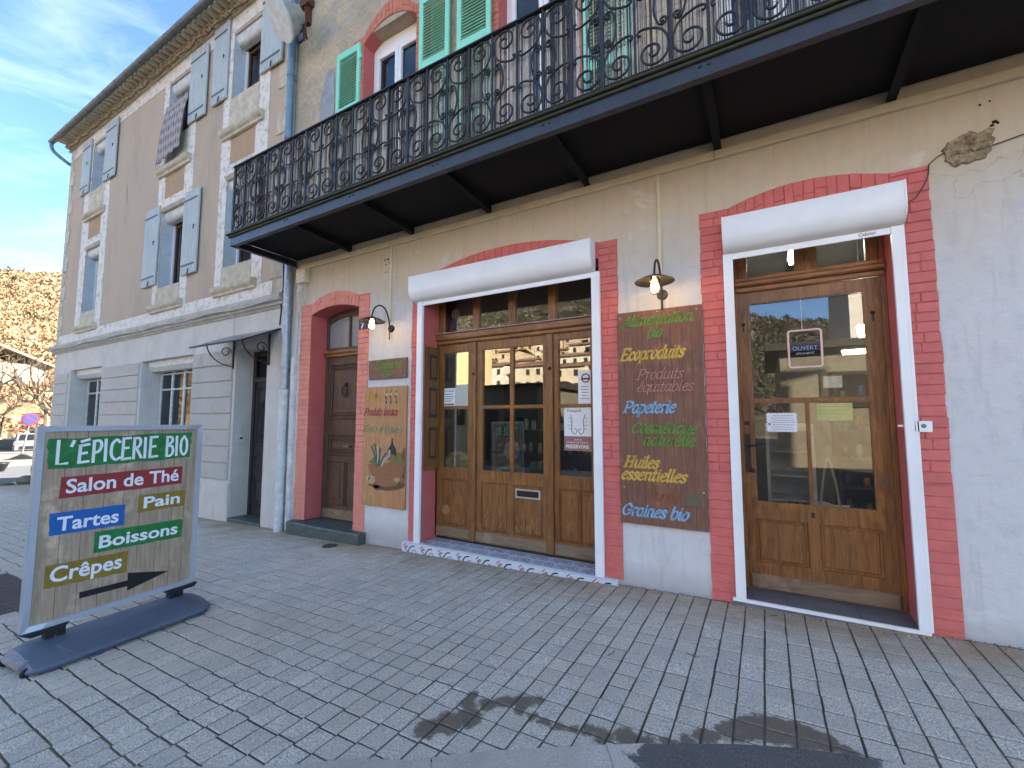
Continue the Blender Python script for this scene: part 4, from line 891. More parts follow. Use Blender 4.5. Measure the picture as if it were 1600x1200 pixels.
def moulded(root, x0, x1, z0, z1, y, mat, rings=((0, .0, .018), (.03, .012, .022), (.065, .0, .012))):
    b = B()
    for i, (m_, d0, w_) in enumerate(rings):
        for (p, q_, r_, s_) in ((x0 + m_, x1 - m_, z0 + m_, z0 + m_ + w_), (x0 + m_, x1 - m_, z1 - m_ - w_, z1 - m_), (x0 + m_, x0 + m_ + w_, z0 + m_ + w_, z1 - m_ - w_), (x1 - m_ - w_, x1 - m_, z0 + m_ + w_, z1 - m_ - w_)): b.cbox(p, q_, y - .022 + d0, y, r_, s_, .007)
    if (x1 - x0) > .24 and (z1 - z0) > .22: b.cbox(x0 + .095, x1 - .095, y - .012, y, z0 + .095, z1 - .095, .010)
    return obj('panel', b, mat, root)
moulded(ND, -5.83, -5.015, 1.50, 2.34, Y + .009, M_WALN); moulded(ND, -5.84, -5.005, .955, 1.27, Y + .009, M_WALN)
for a, c in ((-5.85, -5.44), (-5.41, -5.0)): moulded(ND, a, c, .22, .865, Y + .009, M_WALN, ((0, .006, .014),))
b = B(); b.cbox(-5.9, -4.945, Y - .025, Y + .008, .02, .16, .012); obj('kick_board', b, M_OAKW, ND)
b = B(); kx = -5.45
b.lathe([(0, .03), (.02, .028), (.028, .012), (.032, 0)], 12, (kx, Y - .003, 2.02), Matrix.Rotation(pi / 2, 3, 'X')); b.tube(cat([(kx, Y - .03, 2.01), (kx - .05, Y - .035, 1.96), (kx - .045, Y - .035, 1.88), (kx, Y - .03, 1.845), (kx + .045, Y - .035, 1.88), (kx + .05, Y - .035, 1.96), (kx, Y - .03, 2.01)], 5), .012, 8); obj('knocker', b, M_IRON, ND)
b = B(); b.box(-5.48, -5.36, Y - .012, Y - .002, 1.085, 1.115); obj('letter_plate', b, M_ZINC, ND)
b = B(); b.lathe([(0, .03), (.016, .026), (.018, .01), (.012, 0)], 12, (-5.31, Y - .003, 1.10), Matrix.Rotation(pi / 2, 3, 'X')); obj('knob', b, M_IRON, ND)

# ================================================================ UPPER WINDOWS AND GREEN SHUTTERS
for wi, (x0, x1, cx) in enumerate(((-4.95, -3.92, -4.435), (-2.60, -1.57, -2.085), (-.25, .78, .265))):
    wn = thing('tall_window', ('white double window under the brick arch left of the tall green shutters', 'white tall window right of the paired green shutters, behind the reed screen', 'white tall window hidden high above the glass door')[wi], 'window', (cx, .2, 4.3))
    b = B(); y0 = .19
    for (p, q_, r_, s_) in ((x0, x0 + .07, 4.3, 7.2), (x1 - .07, x1, 4.3, 7.2), (x0 + .07, x1 - .07, 6.98, 7.27)): b.cbox(p, q_, y0, y0 + .08, r_, s_, .006)
    obj('frame', b, M_WHITE, wn)
    for (a, c) in ((x0 + .072, cx - .003), (cx + .003, x1 - .072)):
        b = B(); 
        for (p, q_, r_, s_) in ((a, a + .06, 4.35, 6.97), (c - .06, c, 4.35, 6.97), (a + .06, c - .06, 6.90, 6.97), (a + .06, c - .06, 4.35, 4.6)): b.cbox(p, q_, y0 - .02, y0 + .05, r_, s_, .006)
        sh = obj('sash', b, M_WHITE, wn)
        b = B(); b.box(a + .06, c - .06, y0 + .02, y0 + .024, 4.6, 6.9); obj('pane', b, M_GLASSU, sh)
def louvre(x0, x1, z0, z1, y, lab):
    t = thing('louvred_shutter', lab, 'shutter', ((x0 + x1) / 2, y, z0), group='green louvred shutters'); s_ = .062
    b = B()
    for (p, q_, r_, u_) in ((x0, x0 + s_, z0, z1), (x1 - s_, x1, z0, z1), (x0 + s_, x1 - s_, z1 - .11, z1), (x0 + s_, x1 - s_, z0, z0 + .12), (x0 + s_, x1 - s_, (z0 + z1) / 2 + .35, (z0 + z1) / 2 + .47), (x0 + s_, x1 - s_, z0 + .75, z0 + .87)): b.cbox(p, q_, y - .035, y, r_, u_, .004)
    obj('frame', b, M_GREEN, t)
    sb = B(); w_ = x1 - x0 - 2 * s_; sb.add([(0, -.030, 0), (w_, -.030, 0), (w_, -.004, .034), (0, -.004, .034), (0, -.024, -.006), (w_, -.024, -.006), (w_, .002, .028), (0, .002, .028)], [(0, 1, 2, 3), (7, 6, 5, 4), (4, 5, 1, 0), (3, 2, 6, 7), (0, 3, 7, 4), (1, 5, 6, 2)])
    me = sb.mesh('slat', M_GREEN); z = z0 + .13
    while z < z1 - .13:
        if not ((z0 + z1) / 2 + .33 < z < (z0 + z1) / 2 + .47 or z0 + .73 < z < z0 + .87): place('slat', me, t, (x0 + s_, y, z))
        z += .043
    for z in (z1 - .25, z0 + .3): obj('hinge', B().box(x1 + .001, x1 + .03, y - .03, y - .005, z, z + .06), M_GREEN, t)
louvre(-5.51, -5.0, 4.35, 7.10, -.012, 'single green louvred shutter on the rough wall left of the brick arch')
louvre(-3.80, -3.30, 4.35, 7.14, -.055, 'green louvred shutter covering the right half of the arched window')
louvre(-3.17, -2.67, 4.35, 7.14, -.055, 'green louvred shutter folded against the left brick jamb of the tall window')
louvre(-1.50, -1.0, 4.35, 7.14, -.055, 'green louvred shutter high up on the right of the tall window')
# grey cement repair on the upper wall
b = B(); P = [(-5.88, 6.05), (-5.63, 6.0), (-5.58, 6.35), (-5.60, 6.8), (-5.66, 6.98), (-5.80, 6.95), (-5.90, 6.6), (-5.93, 6.3)]
P = [tuple(p) for p in cat([(a, c) for a, c in P + [P[0]]], 4)][:-1]; b.prism([(p[0], p[1]) for p in P], 'y', -.010, .01); obj('cement_patch', b, simple('cement_repair', (.36, .37, .385), .85, (.26, .27, .28), 7, .6, 15), SB)
b = B(); b.box(-6.40, -6.18, -.12, 0, 8.28, 8.40); b.box(-6.33, -6.24, -.07, 0, 8.0, 8.28); b.tube([(-6.29, -.08, 8.3), (-6.27, -.09, 8.1), (-6.30, -.07, 7.85), (-6.26, -.06, 7.72)], .02, 5); tag(obj('rusty_bracket', b, simple('rust', (.16, .05, .025), .85, (.07, .025, .015), 20, .6, 60)), 'rusty iron bracket on the upper wall beside the round floodlight', 'bracket')

# ================================================================ BALCONY
BX0, BX1, BY = -6.37, 3.6, -1.0
BA = thing('balcony', 'long black wrought iron balcony with scrollwork railing above the shop', 'balcony', (-1.5, 0, 4.0))
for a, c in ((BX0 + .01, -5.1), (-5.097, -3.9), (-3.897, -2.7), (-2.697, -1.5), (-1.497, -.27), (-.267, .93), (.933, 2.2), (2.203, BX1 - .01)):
    b = B(); b.box(a, c, BY + .012, -.001, 4.015, 4.05); obj('deck_plate', b, M_UNDER, BA)
b = B(); b.prism([(BY - .012, 3.905), (BY + .05, 3.905), (BY + .05, 3.913), (BY, 3.913), (BY, 4.045), (BY - .012, 4.045)], 'x', BX0, BX1)
b.prism([(BX0 - .012, 3.905), (BX0 + .05, 3.905), (BX0 + .05, 3.913), (BX0, 3.913), (BX0, 4.014), (BX0 - .012, 4.014)], 'y', BY + .0, -.002)
obj('fascia_beam', b, M_FASCIA, BA)
b = B(); b.cbox(BX0 - .05, BX1, BY - .055, BY - .005, 4.051, 4.075, .006); b.cbox(BX0 - .03, BX1, BY - .035, BY - .013, 4.02, 4.046, .006); b.box(BX0 - .05, BX1, BY - .005, -.002, 4.051, 4.078); obj('deck_edge', b, simple('mossy_iron', (.035, .035, .025), .8, (.055, .055, .022), 14, .6, 40), BA)
for x in (-5.1, -3.9, -2.7, -1.5, -.27, .93, 2.2):
    b = B(); b.prism([(BY + .052, 4.014), (-.001, 4.014), (-.001, 3.90), (-.04, 3.925), (BY + .052, 3.965)], 'x', x - .006, x + .006)
    b.prism([(BY + .052, 3.957), (-.04, 3.916), (-.0015, 3.89), (-.0015, 3.899), (-.04, 3.925), (BY + .052, 3.964)], 'x', x - .032, x + .032)
    obj('bracket', b, M_UNDER, BA)
    for dx in (-.03, .03):
        b = B(); b.lathe([(0, .010), (.009, .008), (.012, 0)], 8, (x + dx, BY - .0125, 3.985), Matrix.Rotation(pi / 2, 3, 'X')); obj('bolt', b, M_IRON, BA)
RZ0, RZ1 = 4.115, 5.055
for nm, z0, z1, yy in (('top_rail', RZ1 - .008, RZ1 + .012, .022), ('bottom_rail', RZ0 - .006, RZ0 + .012, .012)):
    b = B(); b.cbox(BX0 - .01, BX1, BY - yy, BY + yy, z0, z1, .005); obj(nm, b, M_IRON, BA)
    b = B(); b.box(BX0 - .012, BX0 + .012, BY + yy + .001, -.0, z0, z1); obj(nm, b, M_IRON, BA)
bars = [-6.357 + .2663 * i for i in range(6)] + [-4.757 + .2778 * i for i in range(6)] + [-3.09 + .26 * i for i in range(26)]
H_ = RZ1 - RZ0 - .014
def scroll_pts(top=True):
    P = []; n = 26
    for k in range(n + 1):
        t = k / n; th = radians(90 + 430) * (1 - t) + radians(0) * t; r_ = .022 + (.118 - .022) * t ** 1.1
        P.append(Vector((.128 + r_ * cos(th), 0, H_ - .125 + r_ * sin(th))))
    for p in cat([(P[-1].x, P[-1].z), (.235, H_ - .21), (.19, H_ - .285), (.11, H_ - .325), (.05, H_ - .335), (.022, H_ - .318), (.026, H_ - .292), (.045, H_ - .295)], 4)[1:]: P.append(Vector((p[0], 0, p[1])))
    return P if top else [Vector((p.x, 0, H_ - p.z)) for p in P]
def cstem():
    zc, P = H_ / 2, []
    for s_ in (1, -1):
        Q = [Vector((.207 + (.006 + .034 * t) * cos(radians(-330 + 510 * t)), 0, (H_ * .125 + (.006 + .034 * t) * sin(radians(-330 + 510 * t))))) for t in [k / 12 for k in range(13)]]
        P.append([Vector((p.x, 0, zc + s_ * p.z)) for p in Q])
    return P[0] + [Vector((.150, 0, zc + .06)), Vector((.143, 0, zc)), Vector((.150, 0, zc - .06))] + P[1][::-1]
def scmesh(P, mir, nm):
    b = B(); b.tube([(p.x * (-1 if mir else 1), 0, p.z) for p in P], .0098, 5); return b.mesh(nm, M_IRON, smooth=True)
SM = [scmesh(scroll_pts(t), m_, 'scroll') for t in (True, False) for m_ in (False, True)] + [scmesh(cstem(), m_, 'scroll_stem') for m_ in (False, True)]
bb = B(); bb.box(-.0085, .0085, -.0085, .0085, 0, H_); BARM = bb.mesh('baluster', M_IRON)
bb = B(); bb.cbox(-.017, .017, -.012, .012, -.04, H_, .004); POSTM = bb.mesh('railing_post', M_IRON)
for i, x in enumerate(bars):
    big = i in (0, 6, 12, 20, 28, 36)
    place('railing_post' if big else 'baluster', POSTM if big else BARM, BA, (x, BY, RZ0 + .012))
for i in range(1, len(bars) - 1, 2):
    k = (bars[i + 1] - bars[i]) / .26
    for me in SM: place(me.name.split('.')[0], me, BA, (bars[i], BY, RZ0 + .012), (0, 0, 0), (k, 1, 1))
for j in range(2):      # return at the left end
    yc = -.75 + j * .5
    for dy in (-.25, 0, .25):
        if dy == -.25 and j == 0: continue
        if dy == -.25: continue
        place('baluster', BARM, BA, (BX0 + .006, yc + dy, RZ0 + .012))
    for me in SM: place(me.name.split('.')[0], me, BA, (BX0 + .006, yc, RZ0 + .012), (0, 0, pi / 2), (.93, 1, 1))
rs = B(); rr = random.Random(5); x = BX0 + .03
while x < 3.3:
    w_ = rr.uniform(.004, .0085); rs.mat(rr.choices((0, 1, 2), ((.6, .3, .1) if noise.noise(Vector((x * 4.1, 9, 0))) > .0 else (.12, .4, .48)))[0]); p = noise.noise(Vector((x * 3.1, 0, 0))) + .5 * noise.noise(Vector((x * 11, 4, 0)))
    zt = 5.10 + rr.uniform(-.01, .03); z0 = 4.085 + rr.uniform(0, .02); dx = rr.uniform(-.004, .004)
    rs.tube([(x, BY + .045 + rr.uniform(-.004, .004), z0), (x + dx, BY + .045, 4.6), (x + rr.uniform(-.004, .004), BY + .045, zt)], w_, 4); x += w_ * 2 + abs(rr.gauss(0, .0028)) + (rr.uniform(.006, .016) if rr.random() < .13 + max(0, p) * .25 else 0)
rsc = thing('reed_screen', 'weathered split reed screen tied behind the iron balcony railing', 'screen', (-1.5, BY + .045, 4.08))
obj('reeds', rs, [M_CANE, simple('grey_reed', (.30, .27, .24), .8, (.16, .14, .13), 30), simple('blackened_reed', (.06, .05, .045), .9, (.12, .10, .09), 30)], rsc, kind='stuff')
for z in (4.3, 4.6, 4.9):
    b = B(); b.box(BX0 + .03, 3.3, BY + .052, BY + .054, z, z + .003); obj('wire', b, M_ZINC, rsc)

# ================================================================ SIGNS ON THE WALL
def board(name, lab, x0, x1, z0, z1, n, mat, y=-.034, th=.024, screws=True):
    t = thing(name, lab, 'sign', ((x0 + x1) / 2, y, z0)); rr = random.Random(int(abs(x0) * 100)); cuts = [x0]
    for i in range(n): cuts.append(cuts[-1] + rr.uniform(.8, 1.2))
    k = (x1 - x0) / (cuts[-1] - x0); cuts = [x0 + (c - x0) * k for c in cuts]
    for a, c in zip(cuts, cuts[1:]):
        b = B(); b.cbox(a + .0004, c - .0004, y - rr.uniform(0, .0006), y + th, z0 + rr.uniform(-.0015, .0015), z1 + rr.uniform(-.0015, .0015), .0014); obj('plank', b, mat, t)
    b = B(); b.box(x0 + .02, x1 - .02, y + th, -.001, z0 + .1, z0 + .16); b.box(x0 + .02, x1 - .02, y + th, -.001, z1 - .16, z1 - .1); obj('batten', b, mat, t)
    if screws:
        for (x, z) in ((x0 + .03, z1 - .05), (x1 - .04, z1 - .04), ((x0 + x1) / 2, z1 - .02), (x1 - .03, z0 + .33), (x0 + .04, z0 + .33)):
            b = B(); b.lathe([(0, .004), (.006, .003), (.008, 0)], 10, (x, y - .001, z), Matrix.Rotation(pi / 2, 3, 'X')); obj('screw', b, M_ALU, t)
    return t
SR = board('lettered_board', 'tall dark stained plank board with multicoloured carved lettering between the two shop doorways', -1.213, -.452, .535, 2.525, 9, M_SIGNR)
def line(t, txt, x0, x1, zb, xh, mat, hl=None, y=-.0352, rot=0, name='lettering', **kw):
    b = B(); letter(b, txt, x0 - xh * .1, zb, xh, (x1 - x0) - xh * .28, face_y(y + .0008), rot=rot, **kw); obj(name, b, mat, t)
    if hl:
        b = B(); letter(b, txt, x0 - xh * .1 - xh * .05, zb + xh * .05, xh, (x1 - x0) - xh * .28, face_y(y - .0006), rot=rot, pen=.05, thin=.025, **{k: v for k, v in kw.items() if k not in ('pen', 'thin')}); obj('lettering_highlight', b, hl, t)
HY = flat('pale_yellow', (.80, .62, .22)); HB = flat('pale_blue', (.50, .66, .78)); HG = flat('olive_green_lettering', (.20, .34, .06)); HR = flat('pale_rose', (.58, .40, .34))
kw = dict(pen=.205, thin=.08)
line(SR, 'Alimentation', -1.165, -.50, 2.385, .066, T_GRN, HG, **kw)
line(SR, 'bio', -.92, -.775, 2.262, .066, T_GRN, HG, **kw)
line(SR, 'Ecoproduits', -1.18, -.585, 2.062, .074, T_YEL, HY, **kw)
line(SR, 'Produits', -1.025, -.60, 1.868, .066, T_RED, HR, pen=.12, thin=.05)
line(SR, 'équitables', -1.03, -.515, 1.752, .064, T_RED, HR, pen=.12, thin=.05)
line(SR, 'Papeterie', -1.16, -.675, 1.560, .072, T_BLU, HB, **kw)
line(SR, 'Cosmétique', -1.09, -.50, 1.372, .066, T_GRN, HG, **kw)
line(SR, 'naturelle', -.985, -.52, 1.262, .066, T_GRN, HG, **kw)
line(SR, 'Huiles', -1.165, -.835, 1.052, .070, T_YEL, HY, **kw)
line(SR, 'essentielles', -1.195, -.60, .940, .070, T_YEL, HY, **kw)
line(SR, 'Livres', -1.0, -.68, .765, .066, T_ORR, None, pen=.12, thin=.05)
line(SR, 'Graines bio', -1.195, -.59, .612, .070, T_BLU, HB, **kw)
b = B(); b.cbox(-.625, -.515, -.0375, -.035, .74, .85, .002); obj('worn_patch', b, simple('worn_olive', (.16, .13, .07), .7), SR)
S1 = board('name_board', 'small dark wooden board with green lettering above the painted pine board', -4.645, -3.957, 2.035, 2.293, 2, M_SIGNR, screws=False)
line(S1, 'Epicerie', -4.52, -4.02, 2.175, .064, T_GRN, HG, **kw); line(S1, 'bio', -4.36, -4.17, 2.075, .062, T_GRN, HG, **kw)
for x, z in ((-4.62, 2.06), (-3.98, 2.06), (-3.98, 2.27), (-4.62, 2.27)):
    b = B(); b.lathe([(0, .004), (.007, 0)], 8, (x, -.0355, z), Matrix.Rotation(pi / 2, 3, 'X')); obj('screw', b, M_ALU, S1)
S2 = board('painted_board', 'tall honey pine board painted with a vegetable basket, a bottle and cursive words', -4.712, -3.945, .368, 1.93, 8, M_SIGNP, screws=False)
kw2 = dict(pen=.11, thin=.05)
line(S2, 'Pain', -4.66, -4.42, 1.745, .085, T_YEL, None, **kw2); line(S2, 'Produits locaux', -4.70, -4.07, 1.55, .066, T_PINK, None, **kw2); line(S2, 'Fruits et légumes', -4.70, -3.99, 1.335, .062, T_TEAL, HY, **kw2)
def poly(t, pts, mat, y, nm='painted_shape', n=4):
    b = B(); P = cat([tuple(p) for p in pts + [pts[0]]], n)[:-1]; b.prism([(p[0], p[1]) for p in P], 'y', y, y + .0009); obj(nm, b, mat, t)
yy = -.0355
TB = flat('brown_paint', (.16, .075, .035)); TT = flat('terracotta_paint', (.36, .15, .06)); TCR = flat('cream_paint', (.52, .38, .18)); TGN = flat('leek_green_paint', (.05, .17, .09)); TBT = flat('bottle_paint', (.012, .03, .022)); TOL = flat('olive_paint', (.23, .17, .05))
poly(S2, [(-4.60, .63), (-4.3, .58), (-4.0, .63), (-3.96, .70), (-4.2, .72), (-4.5, .69)], TB, yy, n=4)
poly(S2, [(-4.05, .66), (-3.955, .72), (-3.955, 1.14), (-4.03, 1.0), (-4.08, .8)], TB, yy - .0003)
poly(S2, [(-4.60, .93), (-4.5, 1.0), (-4.42, 1.0), (-4.35, .93), (-4.2, .95), (-4.1, 1.05), (-3.99, 1.0), (-3.98, .9), (-4.3, .86)], TOL, yy - .0005)
poly(S2, [(-4.62, .90), (-4.3, .93), (-3.98, .91), (-4.05, .70), (-4.2, .64), (-4.45, .65)], TT, yy - .0012)
for dx, tx, tz in ((0, -.09, .24), (.02, -.05, .27), (.04, -.01, .24), (.05, .03, .22), (.09, .09, .16), (.11, .13, .13)):
    b = B(); ribbon(b, [Vector(p[:2]) for p in cat([(-4.46 + dx, .90), (-4.46 + dx + tx * .4, .90 + tz * .6), (-4.46 + dx + tx, .90 + tz)], 5)], lambda d: .012, face_y(yy - .001)); obj('painted_leek', b, TGN if dx not in (.04, .11) else T_WHT, S2)
poly(S2, [(-4.24, .98), (-4.25, 1.10), (-4.20, 1.17), (-4.185, 1.25), (-4.165, 1.25), (-4.15, 1.17), (-4.10, 1.10), (-4.11, .99)], TBT, yy - .0022)
poly(S2, [(-4.235, 1.02), (-4.235, 1.10), (-4.205, 1.10), (-4.205, 1.02)], T_WHT, yy - .003, n=2)
for (cx, cz, rx, rz, m_) in ((-4.53, .70, .065, .055, TCR), (-4.42, .61, .08, .035, TB), (-4.44, .62, .06, .02, T_WHT), (-4.60, .72, .035, .03, T_WHT), (-4.17, 1.0, .07, .05, TOL), (-4.05, 1.02, .05, .06, TOL), (-4.08, .73, .05, .03, TCR), (-3.99, .73, .03, .035, TT)):
    poly(S2, [(cx + rx * cos(a) * (1 + .15 * sin(3 * a)), cz + rz * sin(a)) for a in [2 * pi * k / 8 for k in range(8)]], m_, yy - .0035)
for x in (-4.30, -4.22, -4.12):
    for k in range(5): poly(S2, [(x + .016 * cos(a) + .01 * sin(k * 2.3), 1.86 - k * .035 + .02 * sin(a)) for a in [2 * pi * j / 6 for j in range(6)]], (TOL, T_WHT, TB, TOL, TB)[k], yy - .0005 - k * .0002, n=2)
hn = thing('house_number', 'blue enamel number 7 plate on the orange red bricks behind the lamp', 'number plate', (-4.80, -.02, 2.8))
b = B(); b.cbox(-4.875, -4.715, -.028, -.018, 2.745, 2.87, .003); obj('plate', b, simple('dark_blue_enamel', (.035, .02, .07), .3), hn)
me = font_text('7', .13, M_LETW, 'digit', hn, Matrix.Translation((-4.825, -.0295, 2.76)) @ Matrix.Rotation(pi / 2, 4, 'X'), .003); me.transform(Matrix.Translation(-org(hn))); obj('digit', me, None, hn)

# ================================================================ WALL LAMPS
def lamp(x, z, lab):
    t = thing('wall_lamp', lab, 'lamp', (x, 0, z), group='black swan neck wall lamps with round shades'); sh = z + .04; y = -.345
    b = B(); b.lathe([(.048, 0), (.05, .02), (.044, .03), (0, .032)], 20, (x, -.001, z), Matrix.Rotation(pi / 2, 3, 'X')); obj('wall_plate', b, M_IRON, t)
    b = B(); b.tube(cat([(x, -.04, z - .15), (x, -.045, z - .02), (x, -.055, z + .10), (x, -.12, z + .235), (x, -.21, z + .27), (x, -.30, z + .22), (x, y, z + .12), (x, y, z + .065)], 7), .0095, 10); obj('swan_neck', b, M_IRON, t, True)
    b = B(); b.lathe([(.03, .055), (.045, .045), (.10, .028), (.165, -.004), (.168, -.008), (.10, .022), (.04, .036), (0, .038)], 32, (x, y, sh)); auto_smooth(obj('shade', b, M_IRON, t))
    b = B(); b.lathe([(.045, .03), (.046, -.07), (.040, -.10), (.022, -.118), (0, -.122)], 20, (x, y, sh)); obj('glass_jar', b, M_JAR, t, True)
    b = B(); b.lathe([(.014, .03), (.02, .0), (.036, -.03), (.040, -.06), (.030, -.09), (0, -.104)], 14, (x, y, sh)); obj('bulb', b, M_BULB, t, True)
    b = B()
    for k in range(4):
        a = pi / 4 + k * pi / 2; b.tube([(x + .042 * cos(a), y + .042 * sin(a), sh + .03), (x + .042 * cos(a), y + .042 * sin(a), sh - .012)], .006, 6)
    obj('jar_clip', b, M_ALU, t)
lamp(-4.262, 2.70, 'lit black swan neck lamp beside the number plate, above the small name board')
lamp(-.785, 2.66, 'lit black swan neck lamp above the tall board of multicoloured lettering')

# ================================================================ PAVEMENT SIGN
ang = math.atan2(.9966, -.083)
PS = thing('pavement_sign', 'freestanding grocery advertising board in an aluminium frame on a grey weighted base', 'sign', (-4.366, -3.026, 0), ang)
X0, X1, Z0, Z1 = -.178, .893, .068, 1.452
for (P, nm) in (([(X0, Z0), (X1, Z0), (X1 - .042, Z0 + .042), (X0 + .042, Z0 + .042)], 0), ([(X1, Z0), (X1, Z1), (X1 - .042, Z1 - .042), (X1 - .042, Z0 + .042)], 0), ([(X1, Z1), (X0, Z1), (X0 + .042, Z1 - .042), (X1 - .042, Z1 - .042)], 0), ([(X0, Z1), (X0, Z0), (X0 + .042, Z0 + .042), (X0 + .042, Z1 - .042)], 0)):
    b = B(); mc = Vector((sum(p[0] for p in P) / 4, sum(p[1] for p in P) / 4)); e = []
    V = [(p[0], -.016, p[1]) for p in P] + [(p[0] + (mc.x - p[0]) * .18, -.028, p[1] + (mc.y - p[1]) * .18) for p in P] + [(p[0], .022, p[1]) for p in P]
    b.add(V, [(4, 5, 6, 7), (0, 1, 5, 4), (1, 2, 6, 5), (2, 3, 7, 6), (3, 0, 4, 7), (0, 8, 9, 1), (1, 9, 10, 2), (2, 10, 11, 3), (3, 11, 8, 0), (11, 10, 9, 8)]); obj('frame_profile', b, M_ALU, PS)
PO = obj('poster', B().box(X0 + .035, X1 - .035, -.013, .01, Z0 + .035, Z1 - .035), M_PRNT, PS)
b = B()
for x in (-.02, .095, .215, .34, .45, .575, .68, .775): b.box(x, x + .0022, -.0135, -.013, Z0 + .036, Z1 - .036)
obj('printed_plank_joints', b, M_INKBLK, PO)
BR = {'L': (.62, [[(.12, 1.5), (.10, .04), (.55, .06)]]), "'": (.4, [[(.22, 1.45), (.12, 1.15)]]), 'É': (.68, [[(.14, 1.1), (.10, .04)], [(.12, 1.12), (.55, 1.2)], [(.12, .6), (.45, .65)], [(.10, .04), (.55, .08)], [(.2, 1.40), (.55, 1.52)]]),
 'E': (.62, [[(.14, 1.5), (.10, .04)], [(.12, 1.48), (.52, 1.5)], [(.12, .78), (.42, .82)], [(.10, .04), (.55, .08)]]), 'P': (.6, [[(.14, 1.3), (.12, .02)], [(.12, 1.38), (.42, 1.4), (.52, 1.1), (.4, .72), (.14, .6)]]),
 'I': (.34, [[(.14, 1.45), (.14, .04)]]), 'C': (.62, [[(.55, 1.25), (.38, 1.42), (.14, 1.1), (.12, .4), (.34, .06), (.58, .16)]]), 'R': (.64, [[(.14, 1.45), (.12, .04)], [(.12, 1.46), (.42, 1.46), (.50, 1.15), (.38, .85), (.14, .78)], [(.26, .78), (.56, .08)]]),
 'B': (.62, [[(.14, 1.45), (.12, .04)], [(.12, 1.46), (.42, 1.42), (.46, 1.1), (.14, .82)], [(.14, .82), (.46, .72), (.52, .3), (.36, .05), (.12, .04)]]), 'O': (.62, [[(.3, 1.45), (.12, 1.1), (.10, .4), (.3, .04), (.50, .4), (.48, 1.1), (.3, 1.45)]])}
def brush(b, txt, x0, z0, s_, width, rot, hw):
    wd = sum(.42 if c == ' ' else BR[c][0] for c in txt); k = width / (wd * s_); x = 0
    for c in txt:
        if c == ' ': x += .42; continue
        for stc in BR[c][1]:
            P = [Vector(((x + p[0]) * s_ * k, p[1] * s_)) for p in stc]; P = [Vector(p[:2]) for p in cat(P, 5)] if len(P) > 2 and c not in 'L' else P
            P = [Vector((x0 + p.x * cos(rot) - p.y * sin(rot), z0 + p.x * sin(rot) + p.y * cos(rot))) for p in P]; ribbon(b, P, lambda d: hw, lambda p, t: (p.x, -.0152 + t, p.y), .001)
        x += BR[c][0]
def printed(pts, mat, edge=.004):
    b = B(); rr = random.Random(int(pts[0][0] * 1e4)); P = []
    for i in range(4):
        a, c = Vector(pts[i]), Vector(pts[(i + 1) % 4]); n = 14
        for k in range(n): P.append(a + (c - a) * k / n + Vector((rr.uniform(-edge, edge) * .5, rr.uniform(-edge, edge) * .5)))
    b.prism([(p.x, p.y) for p in P], 'y', -.0141, -.0131); obj('printed_panel', b, mat, PO)
printed([(-.110, 1.150), (.800, 1.163), (.806, 1.385), (-.122, 1.362)], M_PG, .012)
printed([(-.040, .938), (.745, .945), (.748, 1.092), (-.032, 1.088)], M_PR); printed([(.434, .752), (.776, .752), (.785, .885), (.438, .888)], M_PY)
printed([(-.074, .690), (.352, .676), (.355, .835), (-.08, .842)], M_PB); printed([(.176, .506), (.768, .488), (.772, .638), (.176, .660)], M_PG)
printed([(-.080, .333), (.390, .308), (.392, .468), (-.080, .488)], M_PY)
b = B(); brush(b, "L'ÉPICERIE BIO", -.075, 1.178, .112, .86, .012, .0095); obj('lettering', b, M_LETW, PO)
def ptext(txt, size, x, z, wd, rot, bold):
    me = font_text(txt, size, M_LETW, 'lettering', PO, Matrix.Translation((x, -.0152, z)) @ Matrix.Rotation(-rot, 4, 'Y') @ Matrix.Rotation(pi / 2, 4, 'X'), bold, wd, .0004); obj('lettering', me, None, PO)
ptext('Salon de Thé', .140, -.005, .972, .725, .004, .0028); ptext('Pain', .125, .475, .782, .265, 0, .0028); ptext('Tartes', .135, -.04, .715, .355, -.02, .003); ptext('Boissons', .128, .205, .535, .53, -.02, .003); ptext('Crêpes', .145, -.055, .367, .41, -.035, .003)
b = B(); b.prism([(.115, .203), (.402, .196), (.402, .160), (.685, .226), (.400, .298), (.401, .240), (.113, .248)], 'y', -.0145, -.0131); obj('printed_arrow', b, M_INKBLK, PO)
for (a, c) in ((-.185, .06), (.66, .90)):
    b = B(); b.prism([(a, Z0 + .004), (c, Z0 + .004), (c - .03, Z0 - .025), (a + .05, Z0 - .03)] if a < 0 else [(a, Z0 + .004), (c + .005, Z0 + .004), (c - .02, Z0 - .025), (a + .03, Z0 - .03)], 'y', -.045, .045); obj('clamp', b, M_BLACK, PS)
for x in (-.055, .70):
    for dx in (0, .062):
        b = B(); b.cbox(x + dx, x + dx + .045, -.028, .028, -.075, Z0 - .02, .008); obj('post', b, M_BLACK, PS)
gb = -.133
SEC = [(-.31, .0), (-.33, .025), (-.315, .042), (-.09, .100), (.05, .108), (.11, .085), (.165, .04), (.16, .0)]
st_ = [(-.215, .70, .55), (-.19, .9, .85), (-.12, 1, 1), (.05, 1, 1), (.72, 1, 1), (.82, .95, .95), (.90, .72, .7), (.93, .5, .5)]
b = B(); V = []
for (x, ky, kz) in st_:
    for (y_, z_) in SEC: V.append((x, -.06 + (y_ + .06) * ky, gb + .022 + z_ * kz))
m_ = len(SEC); Fc = [(i * m_ + k, i * m_ + (k + 1) % m_, (i + 1) * m_ + (k + 1) % m_, (i + 1) * m_ + k) for i in range(len(st_) - 1) for k in range(m_)] + [tuple(range(m_))[::-1], tuple(range((len(st_) - 1) * m_, len(st_) * m_))]
